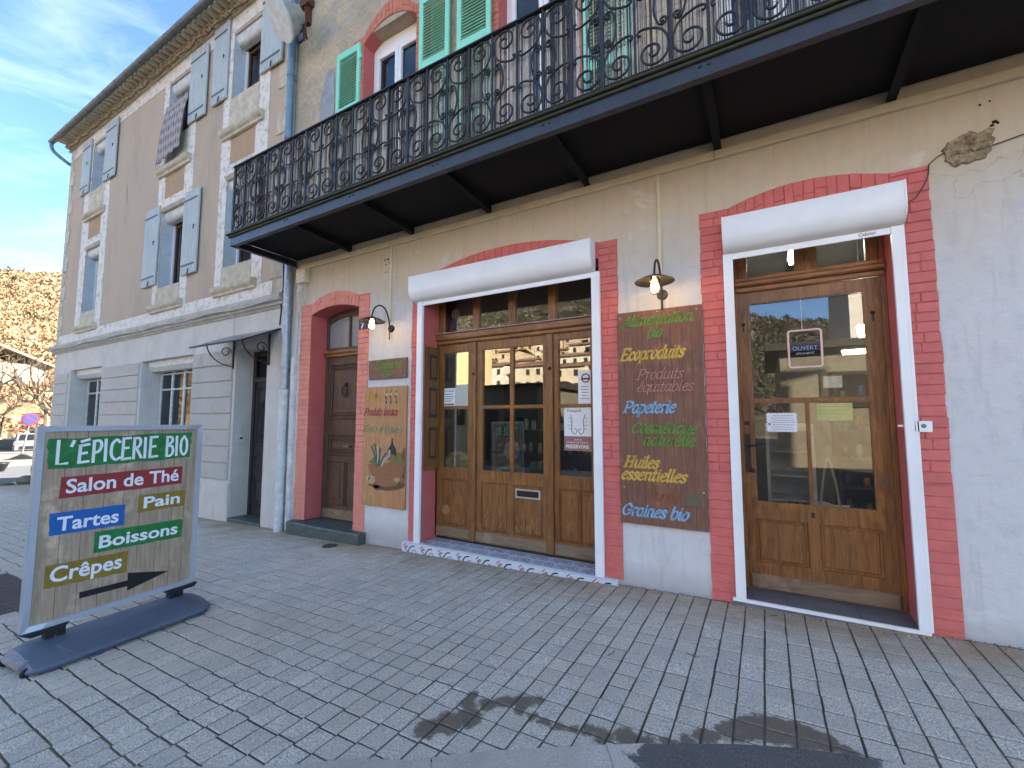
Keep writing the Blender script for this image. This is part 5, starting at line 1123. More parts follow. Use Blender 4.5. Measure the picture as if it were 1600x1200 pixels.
b.add(V, Fc); auto_smooth(obj('weighted_base', b, M_BASEP, PS), 20)
b = B(); b.tube([(-.04, -.145, -.026), (.0, -.275, -.055), (.03, -.318, -.075)], .003, 5); b.tube([(.72, -.10, -.018), (.735, -.2, -.042), (.745, -.318, -.075)], .003, 5); b.tube([(-.03, -.14, -.024), (.72, -.11, -.019)], .0035, 5); b.tube([(.05, -.22, -.043), (.66, -.22, -.043)], .003, 5); obj('moulded_ridge', b, M_BASEP, PS)
b = B(); b.cbox(-.16, .86, -.285, .13, gb + .012, gb + .024, .004); obj('underside', b, M_BLACK, PS)
b = B(); b.prism([(-.10, -.115), (-.215, -.112), (-.232, -.085), (-.225, -.062), (-.205, -.05), (-.18, -.045)], 'y', -.19, .06); obj('end_cap', b, M_BASED, PS)
for y_ in (-.235, .08):
    b = B(); b.lathe([(.0, -.012), (.026, -.012), (.03, -.006), (.03, .006), (.026, .012), (0, .012)], 18, (-.205, y_, gb + .031), Matrix.Rotation(pi / 2, 3, 'X')); obj('wheel', b, M_BLACK, PS)
for x in (.12, .78):
    b = B(); b.lathe([(.0, 0), (.07, 0), (.075, .018), (.06, .02), (0, .02)], 20, (x, -.25, gb + .001)); obj('foot', b, M_BASEP, PS)

# ================================================================ LEFT BUILDING
LX0, LX1 = -17.2, -6.60
LB = thing('corner_building', 'three storey corner house with beige pebbledash, white window bands and grey block ground floor', 'building', (-12, 0, 0))
COLS = [(-15.52, -14.58, -15.93, -14.22), (-11.20, -10.22, -11.42, -9.93), (-8.60, -7.66, -8.86, -7.33)]
UPH = [(c[0], c[1], 4.28, 5.97) for c in COLS] + [(c[0], c[1], 7.58, 8.93) for c in COLS]
b = B(); wall_holes(b, LX0, LX1, 3.45, 9.35, UPH, 0, .36); obj('upper_wall', b, M_DASH, LB)
GH = [(-15.94, -13.88, 1.05, 2.79), (-11.70, -9.50, 1.05, 2.75), (-7.99, -7.06, -.4, 2.72)]
b = B(); wall_holes(b, LX0, LX1, -.9, 3.30, GH, 0, .38); obj('lower_wall', b, M_CEM, LB)
b = B(); b.box(LX0, LX0 + .2, .001, 9.6, -.9, 9.35); b.box(LX0 + .2, LX1, 9.4, 9.6, -.9, 9.35); obj('side_wall', b, M_DASH, LB)
b = B(); b.box(LX0 + .2, LX1, .5, 9.3, 3.3, 3.45); b.box(LX0 + .2, LX1, .9, .95, -.9, 9.3); obj('dark_interior', b, simple('dark_room', (.02, .02, .022), .9), LB)
prof = [(.01, 3.30), (-.02, 3.305), (-.035, 3.335), (-.07, 3.35), (-.075, 3.385), (-.12, 3.41), (-.135, 3.45), (-.135, 3.50), (-.125, 3.512), (-.0, 3.53), (.01, 3.53)]
b = B(); b.prism(prof, 'x', LX0 - .13, LX1 - .0); obj('cornice', b, simple('weathered_cornice', (.56, .51, .43), .9, (.38, .35, .30), 4, .5, 40), LB)
b = B(); b.prism([(p[0] - LX0 * 0, p[1]) for p in [(LX0 + .01, 3.30), (LX0 - .02, 3.305), (LX0 - .07, 3.35), (LX0 - .12, 3.41), (LX0 - .13, 3.50), (LX0, 3.53), (LX0 + .01, 3.53)]], 'y', 0.0, 9.6); obj('cornice_return', b, M_CEM, LB)
# thin cable on the cornice
b = B(); P = [(LX0 + .1 + i * .6, -.14 - .008 * ((i * 7) % 3), 3.40 + .018 * sin(i * 1.9)) for i in range(18)]; b.tube(cat(P, 4), .008, 5); b.tube([(-8.1, -.02, 3.28), (-8.1, -.02, 2.98)], .006, 5); b.tube(cat([(-8.1, -.14, 3.52), (-8.15, -.16, 3.42), (-8.1, -.02, 3.3)], 5), .006, 5); obj('cable', b, M_WHITED, LB)
# flaking white bands: base band, eaves band, vertical strips
def band(x0, x1, z0, z1, pr=.012, nm='white_band'): obj(nm, B().cbox(x0, x1, -pr, .002, z0, z1, .004), M_FLAKE, LB)
band(LX0 + .02, LX1 - .4, 3.532, 3.80); band(LX0 + .02, LX1 - .02, 8.98, 9.28)
for ci, (a, c, oa, oc) in enumerate(COLS):
    band(oa, a - .0, 3.802, 8.978, .014, 'window_band'); band(c, oc, 3.802, 8.978, .014, 'window_band')
    for (zs, zt) in ((3.802, 4.278), (5.972, 7.578)):
        if zs > 5: 
            band(a + .001, c - .001, 5.972, 6.26, .014, 'lintel'); obj('ochre_frieze', B().box(a + .001, c - .001, -.002, .0, 6.262, 6.77), M_FRIEZE, LB)
            band(a - .001, a + .06, 6.262, 6.77, .0142, 'frieze_edge'); band(c - .06, c + .001, 6.262, 6.77, .0142, 'frieze_edge')
            b = B(); b.prism([(.0, 5.972), (-.03, 5.975), (-.03, 6.0), (-.05, 6.02), (-.05, 6.05), (0, 6.05)], 'x', a - .02, c + .02); obj('lintel_moulding', b, M_STONE, LB)
    for z0 in (3.74, 6.78):
        b = B(); b.prism([(-.0145, z0), (-.055, z0 + .01), (-.06, z0 + .05), (-.10, z0 + .085), (-.115, z0 + .12), (-.115, z0 + .165), (-.10, z0 + .175), (-.0145, z0 + .185)], 'x', a - .20, c + .20); obj('sill_moulding', b, M_STONE, LB)
        zt = 4.28 if z0 < 5 else 7.58
        obj('window_apron', B().cbox(a - .02, c + .02, -.026, .30, z0 + .187, zt, .006), M_STONE, LB)
# quoins
z = 3.55; i = 0
while z < 9.25:
    h = .42; w_ = .34 if i % 2 else .20
    obj('quoin', B().cbox(LX0 - .012, LX0 + w_, -.020, .25, z + .004, min(z + h, 9.28) - .004, .008), M_STONE, LB); z += h; i += 1
z = 3.40; i = 0
while z < 9.2:
    h = .42; w_ = .46 if i % 2 else .28; obj('quoin', B().cbox(LX1 - w_, LX1 - .002, -.018 - .002 * (i % 3), .01, max(z, 3.56) + .004, min(z + h, 9.28) - .004, .01), M_STONE, LB); z += h; i += 1
# ground floor blocks
for (a, c) in ((-17.02, -16.06), (-13.76, -11.78), (-9.43, -8.06)):
    for k in range(8):
        z1 = 2.735 - k * .288; obj('block', B().cbox(a, c, -.034, .002, z1 - .270, z1, .014), M_BLOCK, LB)
    for (p, q_) in ((a - .055, a - .018), (c + .018, c + .055)): obj('pilaster_edge', B().cbox(p, q_, -.008, .002, .42, 2.76, .004), M_CEM, LB)
obj('plinth', B().cbox(LX0 - .01, -8.0, -.03, .002, -.9, .40, .008), M_CEM, LB); 
# windows
def lwin(a, c, z0, z1, lab, g, box=.20, bars=False):
    t = thing('casement_window', lab, 'window', ((a + c) / 2, .3, z0), group=g); y = .24
    b = B(); b.box(a + .002, a + .012, .0125, .33, z0, z1); b.box(c - .012, c - .002, .0125, .33, z0, z1); obj('reveal_lining', b, M_REVEAL, t)
    prof = [(.20, z1 - .003), (.03, z1 - .003)] + [(.03 + .17 * (1 - cos(t_)) * .55, z1 - .07 - (box - .07) * sin(t_)) for t_ in [pi / 2 * k / 6 for k in range(7)]] + [(.20, z1 - box)]
    b = B(); b.prism(prof, 'x', a + .014, c - .014); auto_smooth(obj('blind_box', b, M_WHITED, t), 30)
    b = B(); b.box(a + .014, a + .06, y - .03, y + .0, z0, z1 - box); b.box(c - .06, c - .014, y - .03, y, z0, z1 - box); obj('blind_rail', b, M_WHITE, t)
    fm = M_BROWNF; b = B()
    for (p, q_, r_, s_) in ((a + .014, a + .085, z0, z1 - box), (c - .085, c - .014, z0, z1 - box), ((a + c) / 2 - .04, (a + c) / 2 + .04, z0 + .07, z1 - box - .06), (a + .085, c - .085, z1 - box - .06, z1 - box), (a + .085, c - .085, z0, z0 + .07)): b.cbox(p, q_, y + .002, y + .06, r_, s_, .006)
    obj('frame', b, fm, t)
    obj('pane', B().box(a + .08, c - .08, y + .035, y + .039, z0 + .06, z1 - box - .05), M_GLASSU, t)
    b = B(); n = 16; V = []
    for k in range(n * 2 + 1):
        x = a + .1 + (c - a - .2) * k / (2 * n); yy_ = y + .12 + (.02 if k % 2 else -.0); V += [(x, yy_, z0 + .02), (x, yy_, z1 - box)]
    b.add(V, [(2 * k, 2 * k + 2, 2 * k + 3, 2 * k + 1) for k in range(2 * n)]); obj('curtain', b, M_CURT, t)
names = ['corner', 'middle', 'right hand']
for ci, (a, c, oa, oc) in enumerate(COLS):
    lwin(a, c, 4.28, 5.97, ('brown window with a white rolled blind on the first floor, nearest the house corner', 'brown first floor window between two open pale blue shutters of the beige house', 'first floor window of the beige house half hidden by the balcony end')[ci], 'windows of the corner house')
    lwin(a, c, 7.58, 8.93, ('top floor window with pale blue shutters nearest the house corner and downspout', 'top floor window with a striped cloth hanging out over its sill', 'top floor window beside the round floodlight with both shutters open')[ci], 'windows of the corner house')
def shutter(x0, x1, z0, z1, lab, y=-.03, ang=0.0, hinge=0, smooth_=False):
    hx = x0 if hinge == 0 else x1; t = thing('plank_shutter', lab, 'shutter', (hx, y, z0), ang or .0001, 'pale blue shutters of the corner house'); w_ = x1 - x0; s_ = 1 if hinge == 0 else -1; n = 8; pw = w_ / n
    for k in range(n):
        a = k * pw if s_ > 0 else -(k + 1) * pw; obj('plank', B().cbox(a + .003, a + pw - .003, -.034, 0, 0, z1 - z0, .010), M_BLUE, t)
    for z in (.17, z1 - z0 - .22):
        a, c = (.02, w_ - .05) if s_ > 0 else (-(w_ - .05), -.02); obj('strap_hinge', B().box(a, c, -.041, -.0345, z, z + .035), simple('blue_grey_iron', (.12, .14, .16), .6), t)
    b = B(); b.tube([(s_ * w_ * .55, -.035, .10), (s_ * w_ * .6, -.06, .02), (s_ * w_ * .58, -.06, -.03)], .010, 6); b.tube([(s_ * w_ * .8, -.035, (z1 - z0) * .55), (s_ * w_ * .84, -.065, (z1 - z0) * .55), (s_ * w_ * .84, -.065, (z1 - z0) * .50)], .009, 6); obj('latch', b, M_IRON, t)
shutter(-11.87, -11.20, 4.38, 6.13, 'pale blue shutter folded open left of the middle first floor window')
shutter(-10.09, -9.50, 4.37, 6.11, 'pale blue shutter swung open right of the middle first floor window')
shutter(-16.15, -15.56, 7.62, 9.12, 'narrow looking pale blue shutter nearest the house corner on the top floor')
shutter(-14.56, -13.86, 7.60, 9.12, 'pale blue shutter right of the top floor corner window')
shutter(-10.18, -9.50, 7.62, 9.15, 'pale blue shutter right of the window with the hanging cloth')
shutter(-9.26, -8.72, 7.66, 9.27, 'pale blue shutter left of the top floor window nearest the floodlight')
shutter(-7.60, -6.95, 7.66, 9.2, 'pale blue shutter behind the round floodlight on the top floor')
# hanging striped cloth
cl = B(); V = []; nx, nz_ = 22, 26
for j in range(nz_ + 1):
    for i in range(nx + 1):
        u = i / nx; v_ = j / nz_; x = -11.16 + .96 * u - .10 * v_ * (1 - u); zc = 8.35 - 1.38 * v_ * (1 - .12 * u) + .0; yc = -.06 - .10 * sin(min(1, v_ * 1.6) * pi / 2) + .018 * sin(u * 26 + v_ * 3) ; V.append((x, yc, zc))
cl.add(V, [(j * (nx + 1) + i, j * (nx + 1) + i + 1, (j + 1) * (nx + 1) + i + 1, (j + 1) * (nx + 1) + i) for j in range(nz_) for i in range(nx)])
q = N('striped_cloth'); p = q.pos(); wv = q.n('ShaderNodeTexWave', wave_type='BANDS', bands_direction='Z'); wv.inputs['Scale'].default_value = 1.45; wv.inputs['Distortion'].default_value = 1.0; wv.inputs['Detail'].default_value = 2; wv.inputs['Detail Scale'].default_value = 4; q.l(p, wv.inputs[0])
w2 = q.n('ShaderNodeTexWave', wave_type='BANDS', bands_direction='X'); w2.inputs['Scale'].default_value = 5.5; w2.inputs['Distortion'].default_value = 1.5; q.l(p, w2.inputs[0])
q.col(q.mix(q.math('MULTIPLY', w2.outputs[1], wv.outputs[1]), (.40, .36, .34), (.13, .085, .08))); q.rough(.95)
CL = obj('hanging_cloth', cl, q.m, smooth=True); tag(CL, 'brown and white striped cloth draped from the middle top floor window over its sill', 'cloth')
sm = CL.modifiers.new('thickness', 'SOLIDIFY'); sm.thickness = .006
# eaves: tile courses, gutter, roof
EV = thing('tiled_eaves', 'roof edge of the corner house with scalloped clay tile eaves and a dark zinc gutter', 'eaves', (-12, -.3, 9.3))
ut = B()
def halftile(r, ln): 
    b = B(); V = []; n = 6
    for k in range(n + 1):
        a = pi * k / n
        for yy_ in (0, ln): V += [(r * cos(a), yy_, -r * sin(a) * .8), ((r - .013) * cos(a), yy_, -(r - .013) * sin(a) * .8)]
    F_ = []
    for k in range(n):
        o = 4 * k; F_ += [(o, o + 4, o + 6, o + 2), (o + 1, o + 3, o + 7, o + 5), (o, o + 1, o + 5, o + 4), (o + 2, o + 6, o + 7, o + 3)]
    b.add(V, F_); return b.mesh('tile', M_TILE, smooth=False)
TM = halftile(.098, .22); TM2 = halftile(.098, .34)
nT = int((LX1 - LX0 + .25) / .205)
for i in range(nT):
    x = LX0 - .1 + .205 * (i + .5); place('tile', TM, EV, (x, -.14, 9.385)); place('tile', TM2, EV, (x + .1, -.30, 9.49))
b = B(); b.box(LX0 - .15, LX1, -.06, .3, 9.285, 9.30); b.box(LX0 - .15, LX1, -.145, .3, 9.386, 9.41); b.box(LX0 - .2, LX1, -.34, .3, 9.492, 9.52); obj('mortar_course', b, M_TILED, EV)
b = B(); V = []
gp = [(-.395 - .07 * cos(a), 9.445 - .07 * sin(a)) for a in [pi * k / 8 for k in range(9)]]
b.prism(gp + [(p[0] * 1 + (.006 if p[0] < -.395 else -.006), p[1] + .0) for p in gp[::-1]], 'x', LX0 - .28, LX1)
auto_smooth(obj('gutter', b, M_ZINC, EV), 50)
x = LX0 - .1
while x < LX1:
    obj('gutter_clip', B().prism([(-.395 - .076 * cos(a), 9.445 - .076 * sin(a)) for a in [pi * k / 8 for k in range(9)]] + [(-.395 - .071 * cos(a), 9.445 - .071 * sin(a)) for a in [pi * k / 8 for k in range(8, -1, -1)]], 'x', x, x + .02), M_ZINC, EV); x += .62
b = B(); b.prism([(-.37, 9.522), (4.8, 11.2), (10.1, 9.58), (10.1, 9.68), (4.8, 11.32), (-.37, 9.61)], 'x', LX0 - .25, LX1); obj('roof_slope', b, M_TILE, EV)
b = B(); b.tube(cat([(LX0 - .22, -.395, 9.39), (LX0 - .22, -.39, 9.28), (LX0 - .18, -.33, 9.14), (LX0 - .06, -.1, 8.93), (LX0 - .06, .08, 8.86)], 6), .045, 10); obj('swan_neck_spout', b, M_BLUEP, EV, True)
b = B(); P = [(LX0 + .05 + i * .35, -.10 - .05 * (i % 2), 9.25 + .018 * cos(i * 2.1)) for i in range(31)]; b.tube(P, .010, 5); tag(obj('eaves_cable', b, M_BLACK), 'thin black cable slung beneath the tiled eaves of the corner house', 'cable')
# ground floor windows and door
def gwin(a, c, z0, z1, lab, bx=.22):
    t = thing('shopfront_window', lab, 'window', ((a + c) / 2, .3, z0), group='ground floor windows of the corner house'); y = .34
    b = B(); b.prism([(.10, z1 - .002), (.10, z1 - bx * .6), (.17, z1 - bx), (.37, z1 - bx), (.37, z1 - .002)], 'x', a + .04, c - .04); obj('blind_box', b, M_WHITED, t)
    b = B()
    n = 4 if c > -12 else 3
    xs_ = [a + .05 + (c - a - .1) * k / n for k in range(n + 1)]
    for x in xs_: b.cbox(x - .03, x + .03, y, y + .05, z0, z1 - bx - .002, .006)
    for k in range(n):
        for z_ in (z0, z1 - bx - .062, z1 - .62): b.cbox(xs_[k] + .031, xs_[k + 1] - .031, y + .004, y + .05, z_, z_ + .035, .006)
    obj('frame', b, M_WHITED, t)
    for k in range(n): obj('pane', B().box(xs_[k] + .03, xs_[k + 1] - .03, y + .03, y + .034, z0 + .03, z1 - bx - .03), M_GLASSU, t)
    obj('window_sill', B().cbox(a - .05, c + .05, -.05, .34, z0 - .10, z0 - .002, .01), M_CEM, t)
gwin(-15.94, -13.88, 1.05, 2.79, 'ground floor window with a cream blind box nearest the far house corner')
gwin(-11.70, -9.50, 1.05, 2.75, 'barred ground floor window with a cream blind box above the advertising board')
GD = thing('old_front_door', 'dark grey front door with an arched iron grille under the small glass canopy', 'door', (-7.5, .34, -.15)); Y = .34
obj('door_leaf', B().box(-7.98, -7.07, Y, Y + .05, -.17, 2.15), M_GREYW, GD)
b = B(); rails(b, -7.985, -7.93, -.17, 2.71, Y - .04, Y - .001); b.cbox(-7.929, -7.07, Y - .045, Y + .02, 2.152, 2.24, .01); b.cbox(-7.929, -7.07, Y - .03, Y + .02, 2.62, 2.71, .01); obj('frame', b, M_GREYW, GD)
obj('fanlight_pane', B().box(-7.93, -7.07, Y + .0, Y + .004, 2.24, 2.62), M_GLASSU, GD)
moulded(GD, -7.88, -7.12, .98, 2.05, Y - .001, M_GREYW, ((0, 0, .03), (.05, .01, .02))); moulded(GD, -7.88, -7.12, .62, .86, Y - .001, M_GREYW, ((0, 0, .02),)); moulded(GD, -7.88, -7.12, -.02, .52, Y - .001, M_GREYW)
b = B()
for k in range(-3, 4): b.tube([(-7.5 + k * .075, Y - .03, 1.08), (-7.5 + k * .09, Y - .035, 1.5), (-7.5 + k * .06, Y - .03, 1.94 - abs(k) * .05)], .008, 5)
for z in (1.2, 1.5, 1.75): 
    for s_ in (-1, 1): b.tube([(-7.5 + s_ * (.12 + .07 * cos(a)), Y - .035, z + .07 * sin(a)) for a in [2 * pi * k / 12 for k in range(13)]], .007, 5)
obj('iron_grille', b, M_IRON, GD)
for z in (.66, .30): obj('door_knob', B().lathe([(0, .05), (.03, .045), (.034, .025), (.015, .01), (.02, 0)], 14, (-7.5, Y - .025, z), Matrix.Rotation(pi / 2, 3, 'X')), M_ZINC, GD, True)
db = thing('doorbell', 'small doorbell plate on the left reveal of the dark grille door', 'doorbell', (-7.98, .12, 1.15))
obj('plate', B().box(-7.989, -7.975, .08, .20, 1.10, 1.24), M_WHITED, db); obj('button', B().box(-7.974, -7.968, .12, .16, 1.15, 1.19), M_BLACK, db)
st2 = B().cbox(-8.0, -7.05, -.02, .34, -.33, -.172, .01); tag(obj('door_sill', st2, M_SLATE), 'worn grey stone sill under the dark grille door', 'sill')
CN = thing('glass_canopy', 'small sloping glass canopy on wrought iron scroll brackets over the dark door', 'canopy', (-7.5, -.3, 2.8))
zc0, zc1 = 2.965, 2.70; yc1 = -.58; XA, XB = -8.30, -6.72
for k in range(4):
    a = XA + (XB - XA) * k / 4; c = XA + (XB - XA) * (k + 1) / 4; obj('pane', B().add([(a + .01, -.01, zc0), (c - .01, -.01, zc0), (c - .01, yc1, zc1), (a + .01, yc1, zc1), (a + .01, -.01, zc0 + .008), (c - .01, -.01, zc0 + .008), (c - .01, yc1, zc1 + .008), (a + .01, yc1, zc1 + .008)], [(0, 3, 2, 1), (4, 5, 6, 7), (2, 3, 7, 6), (0, 1, 5, 4), (1, 2, 6, 5), (3, 0, 4, 7)]), simple('dusty_wired_glass', (.20, .215, .22), .3, (.11, .12, .125), 14), CN)
b = B()
for k in range(5):
    x = XA + (XB - XA) * k / 4; b.tube([(x, -.005, zc0 - .008), (x, yc1 - .02, zc1 - .012)], .012, 5)
b.tube([(XA, yc1 - .01, zc1 - .01), (XB, yc1 - .01, zc1 - .01)], .014, 5); obj('iron_frame', b, M_IRON, CN)
for x in (-8.06, -7.0):
    b = B(); b.box(x - .012, x + .012, -.03, -.002, 2.38, 2.9); b.tube([(x, -.03 - .42 * sin(t), 2.42 + .36 * (1 - cos(t))) for t in [pi / 2 * k / 8 for k in range(9)]], .010, 5); b.tube([(x, -.14 + .09 * cos(t) * (1 - t / 12), 2.66 + .09 * sin(t) * (1 - t / 12)) for t in [k * .6 for k in range(13)]], .009, 5); obj('scroll_bracket', b, M_IRON, CN)
# round floodlight by the seam
FL = thing('round_floodlight', 'large round old floodlight with an open bowl mounted between the two upper facades', 'lamp', (-6.22, -.5, 7.70), local=True)
ax = Vector((-.35, -.70, -.62)).normalized(); Mx = Vector((0, 0, 1)).rotation_difference(ax).to_matrix()
def ll(prof, n=28, o=(0, 0, 0)):
    b = B(); b.lathe(prof, n, o, Mx); return b
auto_smooth(obj('bowl', ll([(.0, -.32), (.12, -.30), (.14, -.22), (.24, -.10), (.29, .02), (.30, .05), (.285, .05), (.27, .015), (.22, -.09), (.12, -.18), (0, -.2)]), simple('grey_enamel', (.40, .39, .36), .4, (.26, .25, .22), 9), FL), 35)
auto_smooth(obj('reflector', ll([(.278, .048), (.262, .012), (.215, -.092), (.115, -.178), (0, -.192)]), simple('stained_reflector', (.17, .14, .10), .35, (.09, .07, .05), 12), FL), 35)
obj('rim', ll([(.285, .035), (.312, .035), (.318, .05), (.312, .068), (.285, .068)]), M_WHITED, FL)
obj('bulb', ll([(0, -.19), (.03, -.18), (.05, -.10), (.07, -.04), (.05, .01), (0, .025)], 14), simple('unlit_opal_bulb', (.62, .6, .52), .2), FL, True)
b = B(); b.tube([(.08, .16, .16), (-.1, .40, .25), (-.25, .47, .25)], .022, 8); b.box(-.32, -.18, .46, .50, .1, .4); obj('mounting_arm', b, M_ZINC, FL)

# ================================================================ THINGS INSIDE THE SHOP AND ON THE GLASS
FRG = thing('display_fridge', 'white glass-fronted drinks fridge inside behind the glass door', 'fridge', (.1, 1.5, .02))
b = B(); b.box(-.0, .44, 1.95, 1.98, .05, 1.45); b.box(-.0, .03, 1.4, 1.95, .05, 1.45); b.box(.41, .44, 1.4, 1.95, .05, 1.45); b.box(.03, .41, 1.4, 1.95, 1.38, 1.45); b.box(.03, .41, 1.4, 1.95, .05, .36); obj('cabinet', b, M_FRIDGE, FRG)
b = B(); b.box(.12, .30, 1.385, 1.399, .14, .26); obj('vent', b, M_BLACK, FRG)
b = B(); 
for (p, q_, r_, s_) in ((.0, .03, .37, 1.42), (.40, .44, .37, 1.42), (.03, .40, .37, .42), (.03, .40, 1.37, 1.42)): b.box(p, q_, 1.37, 1.395, r_, s_)
obj('door_frame', b, M_FRIDGE, FRG)
for z in (.62, .88, 1.14): obj('shelf', B().box(.03, .41, 1.45, 1.94, z, z + .012), M_FRIDGE, FRG)
def bottle(x, y, z, h, r, m, lab, g):
    b = B(); b.lathe([(r, 0), (r, h * .6), (r * .38, h * .78), (r * .36, h), (0, h)], 12, (x, y, z)); tag(obj('bottle', b, m, None, True), lab, 'bottle', g)
BG = simple('brown_glass', (.03, .015, .008), .15, spec=.8)
for k, x in enumerate((.20, .27, .34)): bottle(x, 1.55, .375, .24, .033, BG, ('dark bottle standing leftmost on the fridge floor', 'dark bottle standing between the two others in the fridge', 'dark bottle standing rightmost on the fridge floor')[k], 'dark bottles in the fridge')
bag = B(); V = []
for j in range(8):
    for i in range(9):
        u = i / 8; v_ = j / 7; V.append((.36 + (.22 + .03 * v_) * u + .01 * sin(v_ * 5), .62 + .03 * sin(u * 9) * (1 - v_ * .4), .30 + .45 * v_ * 1.0 + .01 * sin(u * 6)))
bag.add(V, [(j * 9 + i, j * 9 + i + 1, (j + 1) * 9 + i + 1, (j + 1) * 9 + i) for j in range(7) for i in range(8)]); TBg = thing('tote_bag', 'pale canvas tote bag hanging inside behind the glass door', 'bag', (.55, .62, .3)); MB_ = simple('canvas', (.60, .55, .46), .95)
o = obj('bag_body', bag, MB_, TBg, True); sm = o.modifiers.new('t', 'SOLIDIFY'); sm.thickness = .05
b = B(); b.tube(cat([(.40, .62, .74), (.43, .6, .98), (.47, .6, 1.16), (.51, .6, .98), (.54, .62, .74)], 5), .010, 6); obj('handle', b, MB_, TBg)
SHV = thing('shop_shelves', 'dark shelving with jars seen inside through the glass door', 'shelving', (1.3, 2.5, 0))
b = B(); b.box(.75, 2.1, 2.9, 2.93, .02, 2.1); b.box(.75, .79, 2.5, 2.9, .02, 2.1); b.box(2.06, 2.1, 2.5, 2.9, .02, 2.1); obj('carcass', b, M_SHELF, SHV)
for z in (.3, .65, 1.0, 1.35, 1.7, 2.05): obj('shelf', B().box(.79, 2.06, 2.5, 2.9, z, z + .03), M_SHELF, SHV)
JC = [simple('jar_%s' % n_, c, .4) for n_, c in (('red', (.22, .04, .03)), ('green', (.06, .16, .05)), ('cream', (.38, .33, .24)), ('orange', (.32, .13, .03)), ('blue', (.06, .10, .20)), ('white', (.45, .45, .42)))]
rj = random.Random(11)
JM = []
for i in range(6): bb = B(); bb.lathe([(.035, 0), (.038, .09), (.03, .11), (.03, .13), (0, .13)], 10); JM.append(bb.mesh('jar', JC[i], smooth=True))
def jars(x0, x1, y, zs, lab, g, step=.10):
    for z in zs:
        x = x0
        while x < x1:
            o = place('jar', rj.choice(JM), None, (x, y + rj.uniform(-.02, .02), z), (0, 0, 0), (1, 1, rj.uniform(.8, 1.5))); tag(o, lab, 'jar', g); x += step * rj.uniform(.9, 1.5)
jars(.86, 2.0, 2.62, (.33, .68, 1.03, 1.38, 1.73), 'small jar on the dark shelves seen through the glass door', 'jars on the shelves behind the glass door', .14)
SH2 = thing('stock_shelves', 'dark shelving full of bottles behind the wide shop window', 'shelving', (-2.8, 1.8, 0))
b = B(); b.box(-3.9, -1.4, 2.3, 2.33, .02, 2.1); obj('back_panel', b, M_SHELF, SH2)
for z in (.55, .95, 1.3, 1.65): obj('shelf', B().box(-3.9, -1.4, 1.9, 2.299, z, z + .03), M_SHELF, SH2)
jars(-3.8, -1.45, 2.02, (.58, .98, 1.33), 'product jar on the dark shelves behind the wide shop window', 'jars on the shelves behind the shop window', .13)
TBL = thing('window_table', 'low display table with a grey cloth just behind the shop window', 'table', (-2.7, .8, 0))
obj('tabletop', B().box(-3.6, -1.6, .55, 1.15, .80, .84), simple('grey_cloth', (.22, .22, .24), .9), TBL); obj('cloth_front', B().box(-3.6, -1.6, .54, .549, .10, .84), simple('grey_cloth', (.22, .22, .24), .9), TBL)
MN = thing('mannequin', 'pale display head with a scarf among goods behind the centre window panes', 'display head', (-2.86, .75, .84), local=True)
b = B(); b.lathe([(.0, .005), (.13, .0), (.15, .03), (.10, .07), (.05, .10), (.045, .14)], 20); obj('bust', b, simple('patterned_scarf', (.24, .12, .08), .9, (.08, .12, .10), 30), MN, True)
b = B(); b.lathe([(.045, .135), (.06, .16), (.078, .20), (.085, .25), (.082, .30), (.06, .345), (.03, .365), (0, .37)], 20); b.lathe([(0, 0), (.012, .012), (.010, .03), (0, .045)], 8, (0, -.083, .225)); SK = simple('mannequin_skin', (.42, .30, .22), .6)
obj('head', b, SK, MN, True)
b = B(); 
for dx in (-.03, .03): b.blob((dx, -.073, .262), .011, .02, (1.3, .5, .7))
obj('eyes', b, M_BLACK, MN); obj('mouth', B().blob((0, -.078, .195), .018, .02, (1.2, .4, .4)), flat('lip_red', (.35, .06, .05)), MN)
b = B(); b.lathe([(.09, .22), (.098, .27), (.092, .33), (.06, .372), (0, .385)], 18, (0, .012, 0)); obj('hair', b, simple('pale_hair', (.30, .24, .19), .9), MN, True)
for k, (x, m_) in enumerate(((-2.5, (.06, .14, .05)), (-2.42, (.30, .22, .04)), (-2.33, (.05, .12, .12)), (-2.25, (.03, .03, .03)))):
    b = B(); b.lathe([(.05, 0), (.055, .10), (.03, .14), (0, .145)], 10, (x, .68 + .05 * (k % 2), .842)); tag(obj('display_pot', b, simple('pot%d' % k, m_, .6), None, True), 'small %s pot on the grey display table behind the shop window' % ('green', 'mustard', 'teal', 'black')[k], 'pot')
YS = thing('yellow_display', 'pale yellow rounded display card standing in the left window leaf', 'display card', (-3.41, .36, .88))
b = B(); P = [(-3.60, .887), (-3.22, .887), (-3.22, .98)] + [(-3.40 + .19 * cos(a), .99 + .105 * sin(a)) for a in [pi * k / 10 for k in range(0, 11)]] + [(-3.60, .98)]
b.prism([(p[0], p[1]) for p in P], 'y', .335, .343); obj('card', b, flat('pale_yellow_card', (.55, .46, .17)), YS)
b = B(); 
for P in ([(-3.44, 1.02), (-3.40, 1.045), (-3.36, 1.02)], [(-3.42, .99), (-3.385, 1.03), (-3.36, 1.05)], [(-3.45, 1.04), (-3.41, 1.01), (-3.37, .99)]): ribbon(b, [Vector(p[:2]) for p in cat(P, 4)], lambda d: .006, lambda p, t: (p.x, .334 + t, p.y), .001)
obj('printed_mark', b, simple('brown_ink', (.12, .07, .03), .7), YS)
def glass_text(par, txt, size, x, z, y, mat, wd=None, bold=0):
    me = font_text(txt, size, mat, 'print', par, Matrix.Translation((x, y, z)) @ Matrix.Rotation(pi / 2, 4, 'X'), bold, wd, .0002); me.transform(Matrix.Translation(-org(par))); obj('lettering', me, None, par)
PW = simple('poster_paper', (.86, .87, .86), .6, (.80, .82, .82), 3)
yg = .300
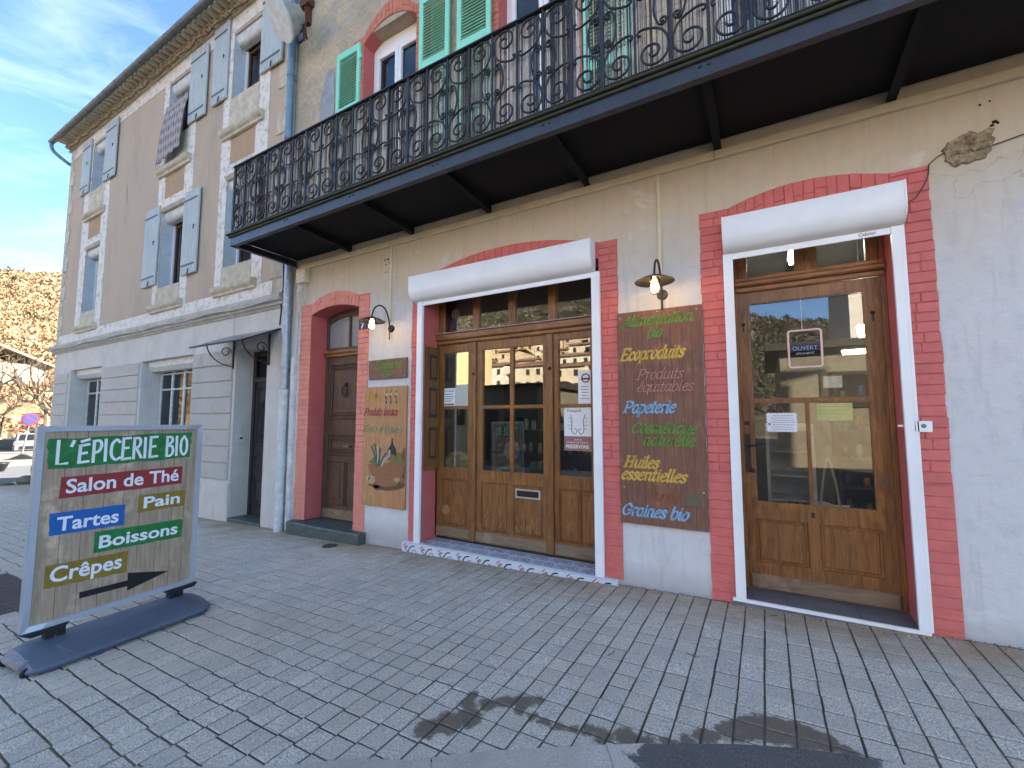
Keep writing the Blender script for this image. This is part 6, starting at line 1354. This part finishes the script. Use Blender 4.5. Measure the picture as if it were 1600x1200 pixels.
P1 = thing('seed_poster', 'white poster with a pink lower band reading PRÉSERVONS in the right window leaf', 'poster', (-1.75, yg, 1.2))
obj('sheet', B().box(-1.925, -1.612, yg + .003, yg + .005, 1.16, 1.628), PW, P1); obj('pink_band', B().box(-1.924, -1.613, yg + .002, yg + .0029, 1.161, 1.315), simple('dusty_pink_print', (.30, .12, .11), .6, (.36, .19, .17), 20), P1)
glass_text(P1, 'PRÉSERVONS', .055, -1.905, 1.185, yg + .0015, M_LETW, .265, .0012); glass_text(P1, 'Kokopelli', .042, -1.885, 1.58, yg + .0015, M_INKBLK, .16); glass_text(P1, 'semences', .022, -1.81, 1.272, yg + .0015, M_LETW, .09); glass_text(P1, 'AUJOURD\'HUI, DEMAIN', .022, -1.90, 1.242, yg + .0015, M_LETW, .25)
b = B(); f = lambda p, t: (p.x, yg + .001 + t, p.y)
for s_ in (-1, 1):
    cx = -1.765 + s_ * .035
    ribbon(b, [Vector(p[:2]) for p in cat([(cx + s_ * .05, 1.55), (cx + s_ * .03, 1.48), (cx + s_ * .035, 1.42), (cx + s_ * .03, 1.36), (cx - s_ * .005, 1.34), (cx - s_ * .025, 1.38), (cx, 1.40)], 5)], lambda d: .0035, f, .001)
    for k in range(4): ribbon(b, [Vector((cx + s_ * .035, 1.39 + k * .038)), Vector((cx + s_ * (.07 + .01 * (k % 2)), 1.40 + k * .038))], lambda d: .0018, f, .001)
obj('line_drawing', b, simple('grey_ink', (.12, .13, .16), .7), P1)
P2 = thing('round_logo_notice', 'white notice with a round brown emblem above the pink poster', 'notice', (-1.68, yg, 1.75))
obj('sheet', B().box(-1.755, -1.612, yg + .003, yg + .005, 1.665, 2.03), PW, P2)
b = B(); 
for r_ in (.048, .040): ribbon(b, [Vector((-1.668 + r_ * cos(a), 1.945 + r_ * sin(a))) for a in [2 * pi * k / 24 for k in range(25)]], lambda d: .0035, f, .001)
b.box(-1.72, -1.618, yg + .0018, yg + .0028, 1.928, 1.948); obj('emblem', b, simple('brown_ink', (.12, .07, .03), .7), P2)
for k, wd in enumerate((.085, .09, .07, .06, .10)): obj('text_line', B().box(-1.725 + (.09 - wd) / 2, -1.725 + (.09 + wd) / 2, yg + .0018, yg + .0028, 1.85 - k * .032, 1.856 - k * .032), simple('grey_ink', (.12, .13, .16), .7), P2)
P3 = thing('window_flyers', 'two small white flyers side by side in the left window leaf', 'flyers', (-3.4, yg, 1.7))
obj('sheet', B().box(-3.605, -3.425, yg + .003, yg + .005, 1.67, 1.90), PW, P3); obj('sheet', B().box(-3.42, -3.22, yg + .003, yg + .005, 1.665, 1.94), simple('patterned_paper', (.50, .54, .50), .6, (.60, .60, .48), 40), P3)
glass_text(P3, 'Kokopelli', .034, -3.59, 1.855, yg + .0015, M_INKBLK, .14)
for k, wd in enumerate((.12, .14, .13, .10)): obj('text_line', B().box(-3.59, -3.59 + wd, yg + .0018, yg + .0028, 1.82 - k * .03, 1.828 - k * .03), simple('grey_ink', (.12, .13, .16), .7), P3)
obj('yellow_strip', B().box(-3.60, -3.44, yg + .0018, yg + .0028, 1.68, 1.70), M_PY, P3)
ST_ = thing('round_sticker', 'round lacy sticker on the leftmost fanlight pane of the shop front', 'sticker', (-3.44, .3, 2.85))
b = B()
for r_ in (.062, .052, .03): ribbon(b, [Vector((-3.44 + r_ * cos(a), 2.87 + r_ * sin(a))) for a in [2 * pi * k / 24 for k in range(25)]], lambda d: .0025, lambda p, t: (p.x, .311 + t, p.y), .001)
for k in range(8): ribbon(b, [Vector((-3.44, 2.87)), Vector((-3.44 + .05 * cos(k * pi / 4), 2.87 + .05 * sin(k * pi / 4)))], lambda d: .002, lambda p, t: (p.x, .311 + t, p.y), .001)
obj('lace', b, simple('pale_sticker', (.35, .33, .28), .6), ST_)
# on the glass door
OP = thing('open_sign', 'pink edged OUVERT chalk sign hanging on a cord behind the upper door glass', 'sign', (.3, .34, 1.95))
MP_ = simple('pink_peach_plastic', (.95, .60, .45), .4, (.92, .68, .64), 3)
b = B(); y_ = .288; P = []
ox0, ox1, oz0, oz1 = .205, .442, 1.945, 2.265
for (cx, cz, a0) in ((ox1 - .02, oz1 - .02, 0), (ox0 + .02, oz1 - .02, pi / 2), (ox0 + .02, oz0 + .02, pi), (ox1 - .02, oz0 + .02, 1.5 * pi)): P += [(cx + .02 * cos(a0 + k * pi / 6), y_, cz + .02 * sin(a0 + k * pi / 6)) for k in range(4)]
b.tube(P, .009, 8, closed=True); obj('rim', b, MP_, OP, True)
obj('panel', B().box(ox0 + .008, ox1 - .008, y_ - .002, y_ + .002, oz0 + .008, oz1 - .008), glass('smoky_plastic', (.62, .66, .7), 2.2), OP)
obj('navy_strip', B().box(ox0 + .01, ox1 - .01, y_ - .005, y_ - .003, 2.085, 2.14), simple('navy_strip', (.02, .025, .08), .6), OP)
glass_text(OP, 'OUVERT', .05, ox0 + .028, 2.093, y_ - .006, simple('chalk', (.5, .52, .6), .8), .18); 
b = B(); letter(b, 'ouvert', ox0 + .05, 2.058, .013, .13, lambda p, t: (p.x, y_ - .004 + t, p.y), pen=.2, thin=.12); obj('chalk_scrawl', b, simple('chalk', (.5, .52, .6), .8), OP)
b = B(); b.tube([(.31, y_, oz1 + .008), (.31, y_, 2.545)], .0022, 5); obj('cord', b, M_WHITE, OP)
NS = thing('opening_hours_card', 'scalloped white card of handwritten opening hours on the glass door', 'card', (.1, .29, 1.5))
b = B(); P = []; nx0, nx1, nz0, nz1 = .018, .234, 1.395, 1.550
def sc_edge(a, c, n):
    a, c = Vector(a), Vector(c); d = c - a; nn = Vector((d.y, -d.x)).normalized(); return [tuple(a + d * (k + u) / n + nn * .007 * sin(u * pi)) for k in range(n) for u in (0, .25, .5, .75)]
P = sc_edge((nx0, nz0), (nx1, nz0), 8) + sc_edge((nx1, nz0), (nx1, nz1), 6) + sc_edge((nx1, nz1), (nx0, nz1), 8) + sc_edge((nx0, nz1), (nx0, nz0), 6)
b.prism(P, 'y', .287, .291); obj('card', b, M_LETW, NS)
b = B(); rr = random.Random(2)
for k in range(7):
    z_ = nz1 - .020 - k * .0195; x_ = nx0 + .03 + (0 if k % 2 else .012); 
    while x_ < nx1 - .03: ln = rr.uniform(.01, .025); ribbon(b, [Vector((x_ + u * ln, z_ + .003 * math.sin(u * 12))) for u in (0, .25, .5, .75, 1)], lambda d: .0016, lambda p, t: (p.x, .2862 + t, p.y), .0006); x_ += ln + .007
obj('handwriting', b, simple('purple_ink', (.14, .03, .10), .7), NS)
b = B(); b.blob((nx0 + .016, .286, nz0 + .062), .011, .1, (1, .3, 1)); obj('red_flower', b, M_INKR, NS); b = B(); b.tube([(.09, .286, 1.550), (.12, .284, 1.61), (.155, .286, 1.550)], .003, 5); obj('ribbon_loop', b, flat('salmon_ribbon', (.5, .12, .08)), NS)
YN = thing('yellow_note', 'pale yellow handwritten paper note on the right lower door pane', 'note', (.5, .3, 1.5))
obj('paper', B().box(.383, .625, .2875, .290, 1.49, 1.634), simple('yellow_paper', (.62, .60, .22), .7), YN)
b = B(); rr = random.Random(4)
for z_ in (1.605, 1.575, 1.545):
    x_ = .40
    while x_ < .58: ln = rr.uniform(.015, .035); ribbon(b, [Vector((x_ + u * ln, z_ + .004 * math.sin(u * 14))) for u in [k / 7 for k in range(8)]], lambda d: .0012, lambda p, t: (p.x, .2868 + t, p.y), .0006); x_ += ln + .01
obj('handwriting', b, simple('pencil', (.25, .24, .10), .7), YN)
# ceiling lights inside
def tube_light(x, y, z, L_, lab, along='y'):
    t = thing('strip_light', lab, 'light', (x, y, z)); b = B()
    if along == 'y': b.box(x - .04, x + .04, y, y + L_, z, z + .05)
    else: b.box(x, x + L_, y - .04, y + .04, z, z + .05)
    obj('tube', b, M_TUBE, t); b = B()
    if along == 'y': b.box(x - .06, x + .06, y - .02, y + L_ + .02, z + .051, z + .08)
    else: b.box(x - .02, x + L_ + .02, y - .06, y + .06, z + .051, z + .08)
    obj('housing', b, M_WHITED, t)
tube_light(.36, .85, 3.30, .9, 'lit white strip light on the ceiling seen through the door fanlight')
tube_light(1.0, 3.5, 2.42, .9, 'long pale strip light deep inside seen through the upper door glass', 'x')
PL = thing('pendant_lamp', 'small white glowing pendant lamp inside the upper right of the door glass', 'lamp', (.86, 1.4, 2.4))
b = B(); b.lathe([(0, -.05), (.035, -.045), (.045, .0), (.048, .07), (.04, .075), (0, .076)], 18, (.90, 1.4, 2.38)); obj('shade', b, M_TUBE, PL, True)
b = B(); b.tube([(.90, 1.4, 2.456), (.90, 1.4, 3.5)], .004, 5); obj('flex', b, M_BLACK, PL)

# ================================================================ FAR LEFT: ROAD, KERB, WALL, CAR, SIGN, ROCK, TREES
b = B(); b.add([(-22, -14, -.64), (-22, 9, -.64), (-18.2, 9, gz(-18.2) - .006), (-18.2, -14, gz(-18.2) - .006)], [(3, 2, 1, 0)]); struct(obj('far_pavement', b, M_PAVE))
b = B(); b.add([(-22.0, -60, -.70), (-33, -60, -.86), (-33, 60, -.86), (-22.0, 60, -.70)], [(0, 1, 2, 3)]); struct(obj('side_road', b, simple('worn_asphalt', (.10, .105, .115), .85, (.075, .08, .09), 1.5, .5, 40)))
b = B(); b.box(-22.15, -21.95, -14, 30, -.9, -.63); struct(obj('side_kerb', b, M_CEM))
b = B(); b.box(-33.4, -33, -60, 60, -1.1, -.70); b.box(-48, -33.4, -60, 60, -1.1, -.72); struct(obj('far_footway', b, simple('pale_footway', (.16, .155, .145), .9, (.12, .115, .11), .6, .4, 20)))
lw = thing('low_wall', 'low rough stone wall behind the far pavement beyond the road', 'wall', (-48, 5, -.7))
b = B(); b.box(-48.4, -48, -20, 9, -1.1, .0); obj('masonry', b, simple('dry_stone', (.26, .22, .16), .95, (.13, .11, .085), 2.2, .8, 6), lw); b = B(); b.box(-48.45, -47.95, -20, 9, .001, .12); obj('coping', b, M_STONE, lw)
tb = B(); tb.lathe([(.0, 0), (.22, 0), (.36, .34), (.40, .36), (.36, .38), (.30, .32), (0, .28)], 18, (-29.5, 1.45, -.80)); tag(obj('dark_tub', tb, M_BLACK, None, True), 'black round tub standing on the road edge below the no parking sign', 'tub')
NP = thing('no_parking_sign', 'blue and red round no parking sign on a leaning post with a dark weighted foot', 'road sign', (-36, 3.55, -.72), radians(70))
b = B(); b.tube([(0, 0, .1), (.22, 0, 2.12)], .035, 8); obj('pole', b, M_ZINC, NP)
b = B(); b.lathe([(0, -.02), (.36, -.02), (.36, .02), (0, .02)], 28, (.24, -.05, 2.22), Matrix.Rotation(pi / 2, 3, 'X')); obj('disc', b, flat('sign_red', (.48, .03, .04)), NP)
b = B(); b.lathe([(0, -.006), (.29, -.006), (.29, .006), (0, .006)], 28, (.24, -.078, 2.22), Matrix.Rotation(pi / 2, 3, 'X')); obj('blue_field', b, flat('sign_blue', (.04, .06, .36)), NP)
b = B(); ribbon(b, [Vector((.24 - .24, 2.22 + .24)), Vector((.24 + .24, 2.22 - .24))], lambda d: .035, lambda p, t: (p.x, -.088 + t, p.y), .002); obj('red_bar', b, flat('sign_red', (.48, .03, .04)), NP)
b = B(); b.prism([(-.55, .0), (.55, .0), (.20, .22), (.0, .30), (-.12, .22)], 'y', -.25, .25); obj('foot', b, M_BLACK, NP)
RK = B(); RK.blob((-21.0, 1.05, -.18), .70, .16, (.85, .85, 1.0)); RK.blob((-21.2, .55, -.52), .36, .2, (1.2, 1, .6)); RK.blob((-21.3, .1, -.60), .24, .25, (1.3, 1.3, .5))
o = obj('boulder', RK, simple('mossy_rock', (.20, .185, .13), .95, (.10, .10, .055), 4, .9, 12)); sm = o.modifiers.new('s', 'SUBSURF'); sm.levels = sm.render_levels = 2; tag(o, 'mossy boulder at the pavement edge behind the advertising board', 'boulder')
def car(x, y, z, rz, c, lab, lm=None, g='cars parked beyond the road'):
    t = thing('parked_car', lab, 'car', (x, y, z), rz, g); pm = simple('car_paint_%d' % int(c[0] * 1000), c, .25, tuple(v * .8 for v in c), 2, spec=.7)
    side = [(-2.0, .35), (-2.02, .72), (-1.85, .86), (-1.1, .95), (-.45, 1.42), (.95, 1.45), (1.75, 1.0), (2.0, .92), (2.05, .4), (1.8, .25), (-1.8, .25)]
    b = B(); V = []; n = len(side)
    for y_, k in ((-.82, .96), (-.72, 1.0), (.72, 1.0), (.82, .96)):
        for (px, pz) in side:
            inset = .12 if (pz > 1.1 and abs(y_) > .8) else 0; V.append((px * k, (abs(y_) - inset) * (1 if y_ > 0 else -1), .25 + (pz - .25) * (1 if k == 1 else .97)))
    Fc = [(i * n + k, i * n + (k + 1) % n, (i + 1) * n + (k + 1) % n, (i + 1) * n + k) for i in range(3) for k in range(n)] + [tuple(range(n))[::-1], tuple(range(3 * n, 4 * n))]
    b.add(V, Fc); auto_smooth(obj('body', b, pm, t), 35)
    b = B(); b.add([(-1.06, -.62, .99), (-1.06, .62, .99), (-.50, .56, 1.39), (-.50, -.56, 1.39)], [(0, 1, 2, 3)]); b.add([(-1.075, -.62, .99), (-1.075, .62, .99), (-.515, .56, 1.39), (-.515, -.56, 1.39)], [(3, 2, 1, 0)]); obj('windscreen', b, M_BLACK, t)
    for s_ in (-1, 1):
        b = B(); b.prism([(-.85, 1.0), (-.42, 1.36), (.9, 1.38), (1.45, 1.02)], 'y', s_ * .795, s_ * .81); obj('side_window', b, M_BLACK, t)
        b = B(); b.lathe([(0, .02), (.11, .0), (0, -.02)], 12, (-1.98, s_ * .6, .70), Matrix.Rotation(pi / 2, 3, 'Y')); obj('headlight' if lm is None else 'tail_light', b, lm or M_LETW, t)
        for px in (-1.25, 1.3):
            b = B(); b.lathe([(0, -.10), (.30, -.10), (.33, -.06), (.33, .06), (.30, .10), (0, .10)], 18, (px, s_ * .76, .33), Matrix.Rotation(pi / 2, 3, 'X')); w_ = obj('wheel', b, M_BLACK, t)
            b = B(); b.lathe([(0, -.012), (.18, -.008), (.2, .01), (0, .012)], 14, (px, s_ * .868, .33), Matrix.Rotation(pi / 2, 3, 'X')); obj('rim', b, M_ZINC, w_)
    obj('grille', B().box(-2.06, -2.0, -.45, .45, .42, .62), M_BLACK, t)
car(-46.5, 6.3, -.98, radians(165), (.20, .20, .21), 'grey parked car with red rear lights beyond the road behind the board', flat('tail_red', (.6, .04, .03)))
car(-52.5, 3.9, -.95, radians(95), (.30, .31, .33), 'pale silver parked car half hidden behind the low wall')
car(-56, 9.6, -.9, radians(200), (.45, .46, .47), 'white parked car farther behind the red one')
# trees
def tree(x, y, z, h, seed, lab, spread=.75, mat=None, depth=5, g='bare winter trees beyond the road'):
    rr = random.Random(seed); t = thing('bare_tree', lab, 'tree', (x, y, z), 0, g); trunk, tw = B(), B()
    def grow(p, d, ln, r, lv):
        P = [p.copy()]; dd = d.copy()
        for k in range(4):
            dd = (dd + Vector((rr.uniform(-.2, .2), rr.uniform(-.2, .2), rr.uniform(-.08, .16)))).normalized(); P.append(P[-1] + dd * ln / 4)
        (trunk if lv < 2 else tw).tube(P, [r * (1 - .35 * k / 4) for k in range(5)], 6 if lv < 2 else 3, cap=False)
        if lv >= depth: return
        for k in range(3 if lv < 2 else (3 if rr.random() < .6 else 2)):
            a = rr.uniform(0, 6.28); nd = (dd + Vector((cos(a), sin(a), rr.uniform(-.1, .5))) * spread).normalized(); grow(P[-1 if k else 3], nd, ln * rr.uniform(.62, .82), r * .6, lv + 1)
    grow(Vector((x, y, z)), Vector((rr.uniform(-.1, .1), rr.uniform(-.1, .1), 1)), h * .27, h * .022, 0)
    m_ = mat or M_BARK; obj('trunk', trunk, m_, t); obj('crown', tw, m_, t, kind=None)
M_BARK = simple('dark_bark', (.085, .06, .042), .9, (.05, .036, .026), 8); M_BARKL = simple('sunlit_twig', (.15, .115, .07), .9, (.10, .075, .045), 5)
tree(-40, 7.2, -.9, 8.5, 3, 'dark bare tree leaning past the corner of the beige house', 1.0)
tree(-50, 5.2, -.9, 7.5, 5, 'low spreading bare tree behind the no parking sign', 1.1)
tree(-56, 4.2, -.8, 8.5, 8, 'bare tree at the edge of the view beyond the low wall', 1.0)
tree(-62, 10.5, 0, 11, 13, 'tall pale bare tree in front of the sunlit hill', .8, M_BARKL); tree(-66, 7.0, 0, 12, 17, 'pale bare tree rising left of the sunlit house roof', .8, M_BARKL); tree(-60, 13.5, 0, 10, 21, 'pale bare tree against the hill beside the house corner', .8, M_BARKL)
FH = thing('hillside_house', 'pale house with a broad sunlit roof at the foot of the brown hill', 'house', (-100, 14, 5))
obj('wall', B().box(-108, -99, 6, 19, 3, 10.0), simple('pale_house_wall', (.26, .23, .18), .9), FH); b = B(); b.prism([(5, 9.6), (12, 13.2), (20, 9.6), (20, 9.9), (12, 13.6), (5, 9.9)], 'x', -109, -98); obj('roof', b, simple('pale_lauze_roof', (.24, .205, .155), .9, (.17, .15, .11), .6), FH)
for y_ in (8, 12, 16):
    b = B(); b.box(-98.99, -98.9, y_ - .5, y_ + .5, 6.4, 8); obj('window', b, M_BLACK, FH)

# hills
import numpy as np
def terr(name, fx, x0, x1, y0, y1, nx, ny, mat):
    me = bpy.data.meshes.new(name); V = []; 
    for j in range(ny + 1):
        for i in range(nx + 1):
            x = x0 + (x1 - x0) * i / nx; y = y0 + (y1 - y0) * j / ny; V.append((x, y, fx(x, y)))
    Fc = [(j * (nx + 1) + i, j * (nx + 1) + i + 1, (j + 1) * (nx + 1) + i + 1, (j + 1) * (nx + 1) + i) for j in range(ny) for i in range(nx)]
    me.from_pydata(V, [], Fc); me.materials.append(mat); me.polygons.foreach_set('use_smooth', [True] * len(Fc)); me.update()
    o = bpy.data.objects.new(name, me); col.objects.link(o); return struct(o)
def ss(a, b_, x): t = max(0, min(1, (x - a) / (b_ - a))); return t * t * (3 - 2 * t)
def hillW(x, y):
    d = -x; n_ = noise.fractal(Vector((x * .012, y * .012, 0)), 1, 2, 5)
    crest = 46.5 + 5 * sin((y - 10) * .022) + .10 * (y - 36)
    h = crest * ss(62, 215, d) ** 1.05 + n_ * 7 * ss(70, 120, d)
    if d > 215: h -= (d - 215) * .05
    return -1.2 + max(0, h) * ss(-230, -120, y) * (1 - ss(330, 420, y) * .6)
def hillS(x, y):
    d = -y; n_ = noise.fractal(Vector((x * .011, y * .011, 7)), 1, 2, 5)
    crest = max(14, min(72, 39 - .32 * x)); h = crest * ss(34, 195, d) + n_ * 7 * ss(50, 110, d)
    return -1.2 + max(0, h)
q = N('dry_hillside'); p = q.pos()
base = q.mix(q.ramp(q.noise(p, .09, 7, .7), [(.38, 0), (.62, 1)]), (.25, .165, .09), (.20, .12, .065)); base = q.mix(q.ramp(q.noise(p, .35, 6, .7), [(.5, 0), (.72, .8)]), base, (.15, .13, .06)); base = q.mix(q.ramp(q.noise(p, 1.1, 5, .7), [(.55, 0), (.75, .6)]), base, (.27, .20, .12)); q.col(base); q.rough(.97); q.bump(q.noise(p, .9, 6, .7), 1, 1.2); M_HILL = q.m
q = N('wooded_slope'); p = q.pos()
base = q.mix(q.ramp(q.noise(p, .07, 7, .7), [(.38, 0), (.62, 1)]), (.10, .085, .05), (.055, .065, .03)); base = q.mix(q.ramp(q.noise(p, .4, 6, .75), [(.56, 0), (.70, .8)]), base, (.24, .21, .16)); q.col(base); q.rough(.97); q.bump(q.noise(p, .7, 6, .7), 1, 1.2); M_HILL2 = q.m
terr('hillside', hillW, -420, -50, -240, 420, 110, 150, M_HILL)
terr('wooded_hill', hillS, -300, 260, -330, -30, 140, 90, M_HILL2)
def scrub(name, fx, area, n, mats, rmin, rmax, seed, lab, k=13):
    """every tuft is a handful of thin leaf-sized blades spread through its volume"""
    rr = np.random.RandomState(seed)
    x = rr.uniform(area[0], area[1], n); y = rr.uniform(area[2], area[3], n); keep = np.array([noise.noise(Vector((a * .05, c * .05, 3))) > -.55 for a, c in zip(x, y)]); x = x[keep]; y = y[keep]; n = len(x)
    r = rr.uniform(rmin, rmax, n) * (1 + (rr.rand(n) > .95) * 1.0); z = np.array([fx(a, c) for a, c in zip(x, y)]) + r * .45
    C_ = np.stack([x, y, z], 1)[:, None, :] + rr.normal(0, .55, (n, k, 3)) * r[:, None, None] * np.array([1, 1, .75])
    V = C_[:, :, None, :] + rr.normal(0, .27, (n, k, 3, 3)) * r[:, None, None, None]
    nf = n * k; me = bpy.data.meshes.new(name); me.vertices.add(nf * 3); me.vertices.foreach_set('co', V.reshape(-1))
    me.loops.add(nf * 3); me.loops.foreach_set('vertex_index', np.arange(nf * 3, dtype=np.int32)); me.polygons.add(nf); me.polygons.foreach_set('loop_start', np.arange(0, nf * 3, 3, dtype=np.int32)); me.polygons.foreach_set('loop_total', np.full(nf, 3, dtype=np.int32))
    for m_ in mats: me.materials.append(m_)
    big = np.array([noise.noise(Vector((a * .09, c * .09, 8))) for a, c in zip(x, y)])
    mi = rr.choice(3, n, p=[.42, .36, .22]); mi[(big > .28) & (rr.rand(n) < .75)] = 3; mi[rr.rand(n) > .975] = 3
    me.polygons.foreach_set('material_index', np.repeat(mi, k).astype(np.int32)); me.update(calc_edges=True)
    o = bpy.data.objects.new(name, me); col.objects.link(o); o['kind'] = 'stuff'; o['label'] = lab; o['category'] = 'scrub'; return o
def sh(nm, c): return simple(nm, c, .95, tuple(v * .6 for v in c), .8, .8, 3)
HS = [sh('russet_scrub', (.31, .18, .095)), sh('straw_scrub', (.38, .27, .15)), sh('dry_brush', (.24, .145, .08)), sh('green_juniper', (.095, .09, .04))]
scrub('hillside_scrub', hillW, (-232, -66, 14, 72), 60000, HS, .25, .62, 2, 'dense russet and straw coloured scrub covering the sunlit hillside')
scrub('outer_hillside_scrub', hillW, (-235, -66, -90, 160), 14000, HS, .6, 1.2, 3, 'scattered dry scrub on the flanks of the sunlit hill')
scrub('valley_woods', hillS, (-190, 60, -230, -62), 42000, [sh('dark_pine', (.035, .038, .02)), sh('oak_scrub', (.07, .055, .035)), sh('grey_twigs', (.10, .08, .06)), sh('pale_rock', (.20, .175, .14))], .5, 1.1, 4, 'dark mixed woodland on the slope opposite the shop')

# ================================================================ ACROSS THE STREET (seen reflected in the glass)
M_BEI = simple('roughcast_beige', (.20, .17, .12), .95, (.14, .12, .085), 4, .6, 30); M_YEL = simple('sunlit_yellow_render', (.62, .50, .27), .9, (.54, .43, .23), 2); M_DKR = simple('dark_roof_edge', (.035, .028, .022), .8)
def block(name, lab, x0, x1, y1, y0, z1, wm, rm, over=.5, wins=(), cat_='building', g=None, rh=.22, doors=()):
    t = thing(name, lab, cat_, ((x0 + x1) / 2, y1, -.4), 0, g)
    b = B(); b.box(x0, x1, y0, y1, -1.0, z1); obj('wall', b, wm, t)
    b = B(); b.prism([(y1 + over, z1 + .02), (y1 + over, z1 + .02 + rh * .7), ((y0 + y1) / 2, z1 + .02 + rh * 3), (y0 - over, z1 + .02 + rh * .7), (y0 - over, z1 + .02)], 'x', x0 - over, x1 + over); obj('roof', b, rm, t)
    for (a, c, e, f) in wins:
        w_ = obj('window', B().box(a, c, y1 + .001, y1 + .05, e, f), M_DKR, t); obj('pane', B().box(a + .08, a + (c - a) * .4, y1 + .051, y1 + .06, e + .55 * (f - e), f - .15), M_FROST, w_)
    for (a, c, e, f) in doors: obj('door', B().box(a, c, y1 + .001, y1 + .06, e, f), M_DKR, t)
    return t
block('garage_building', 'low roughcast building with a dark overhanging roof across the street, opposite the glass door', .55, 9, -14, -22, 3.95, M_BEI, M_DKR, .45, ((1.75, 3.3, 1.9, 3.15),), rh=.3)
block('street_shed', 'low beige shed with two dark doors across the street, opposite the shop window', -12.6, -9.4, -14, -20, 3.1, M_BEI, M_DKR, .25, (), doors=((-12.3, -11.6, -.5, 1.95), (-11.2, -10.2, -.5, 1.6)), rh=.14)
block('yellow_house', 'tall yellow rendered house across the street beside the low beige shed', -14.6, -12.65, -14.05, -15.0, 5.4, M_YEL, M_DKR, .1, ((-14.2, -13.7, 1.2, 2.2),), rh=.1)
block('grey_house', 'tall grey house across the street behind the low roughcast building', 3.9, 10, -22.5, -30, 12.5, M_CEM, M_DKR, .4, ((5, 6, 7, 8.6),))
rv = random.Random(9); M_RT = simple('red_tiled_roof', (.26, .14, .09), .9, (.17, .10, .065), .8)
VC = [simple('village_%d' % i, c, .9, tuple(v * .85 for v in c), .5) for i, c in enumerate(((.52, .42, .27), (.60, .52, .38), (.46, .37, .25), (.66, .60, .50), (.55, .40, .24)))]
VH = []
for row, (zb, yy_) in enumerate(((1, -60), (4, -69), (8, -79), (13, -91))):
    x = -74 + rv.uniform(0, 4)
    while x < -16:
        w_ = rv.uniform(3.6, 6.2); hgt = rv.uniform(6, 9); VH.append((x, x + w_, yy_ + rv.uniform(-1.5, 1.5), zb, zb + hgt, rv.choice(VC))); x += w_ + rv.choice((.1, .3, 2.2))
adj = ['small', 'narrow', 'broad', 'tall', 'squat']; cn = {VC[0].name: 'ochre', VC[1].name: 'cream', VC[2].name: 'brown', VC[3].name: 'white', VC[4].name: 'amber'}
for k, (x0, x1, y1, zb, z1, vm) in enumerate(VH):
    hs_ = hillS((x0 + x1) / 2, y1) - .6; z1 = hs_ + (z1 - zb); zb = hs_; t = thing('village_house', 'sunlit red roofed village house on the opposite slope, mirrored in the shop glass', 'house', ((x0 + x1) / 2, y1, zb), 0, 'village houses on the opposite slope')
    obj('wall', B().box(x0, x1, y1 - 7, y1, -3, z1), vm, t); b = B(); b.prism([(y1 + .5, z1 - .1), (y1 - 3.5, z1 + .8), (y1 - 7.5, z1 - .1), (y1 - 7.5, z1 + .1), (y1 - 3.5, z1 + 1.0), (y1 + .5, z1 + .15)], 'x', x0 - .3, x1 + .3); obj('roof', b, M_RT, t)
    n = max(1, int((x1 - x0) / 1.9)); zz = z1 - 1.6
    while zz > zb + .5:
        for i in range(n):
            xc = x0 + (x1 - x0) * (i + .5) / n
            if rv.random() < .85: obj('window', B().box(xc - .33, xc + .33, y1 + .001, y1 + .05, zz, zz + 1.0), M_DKR, t)
        zz -= 2.1
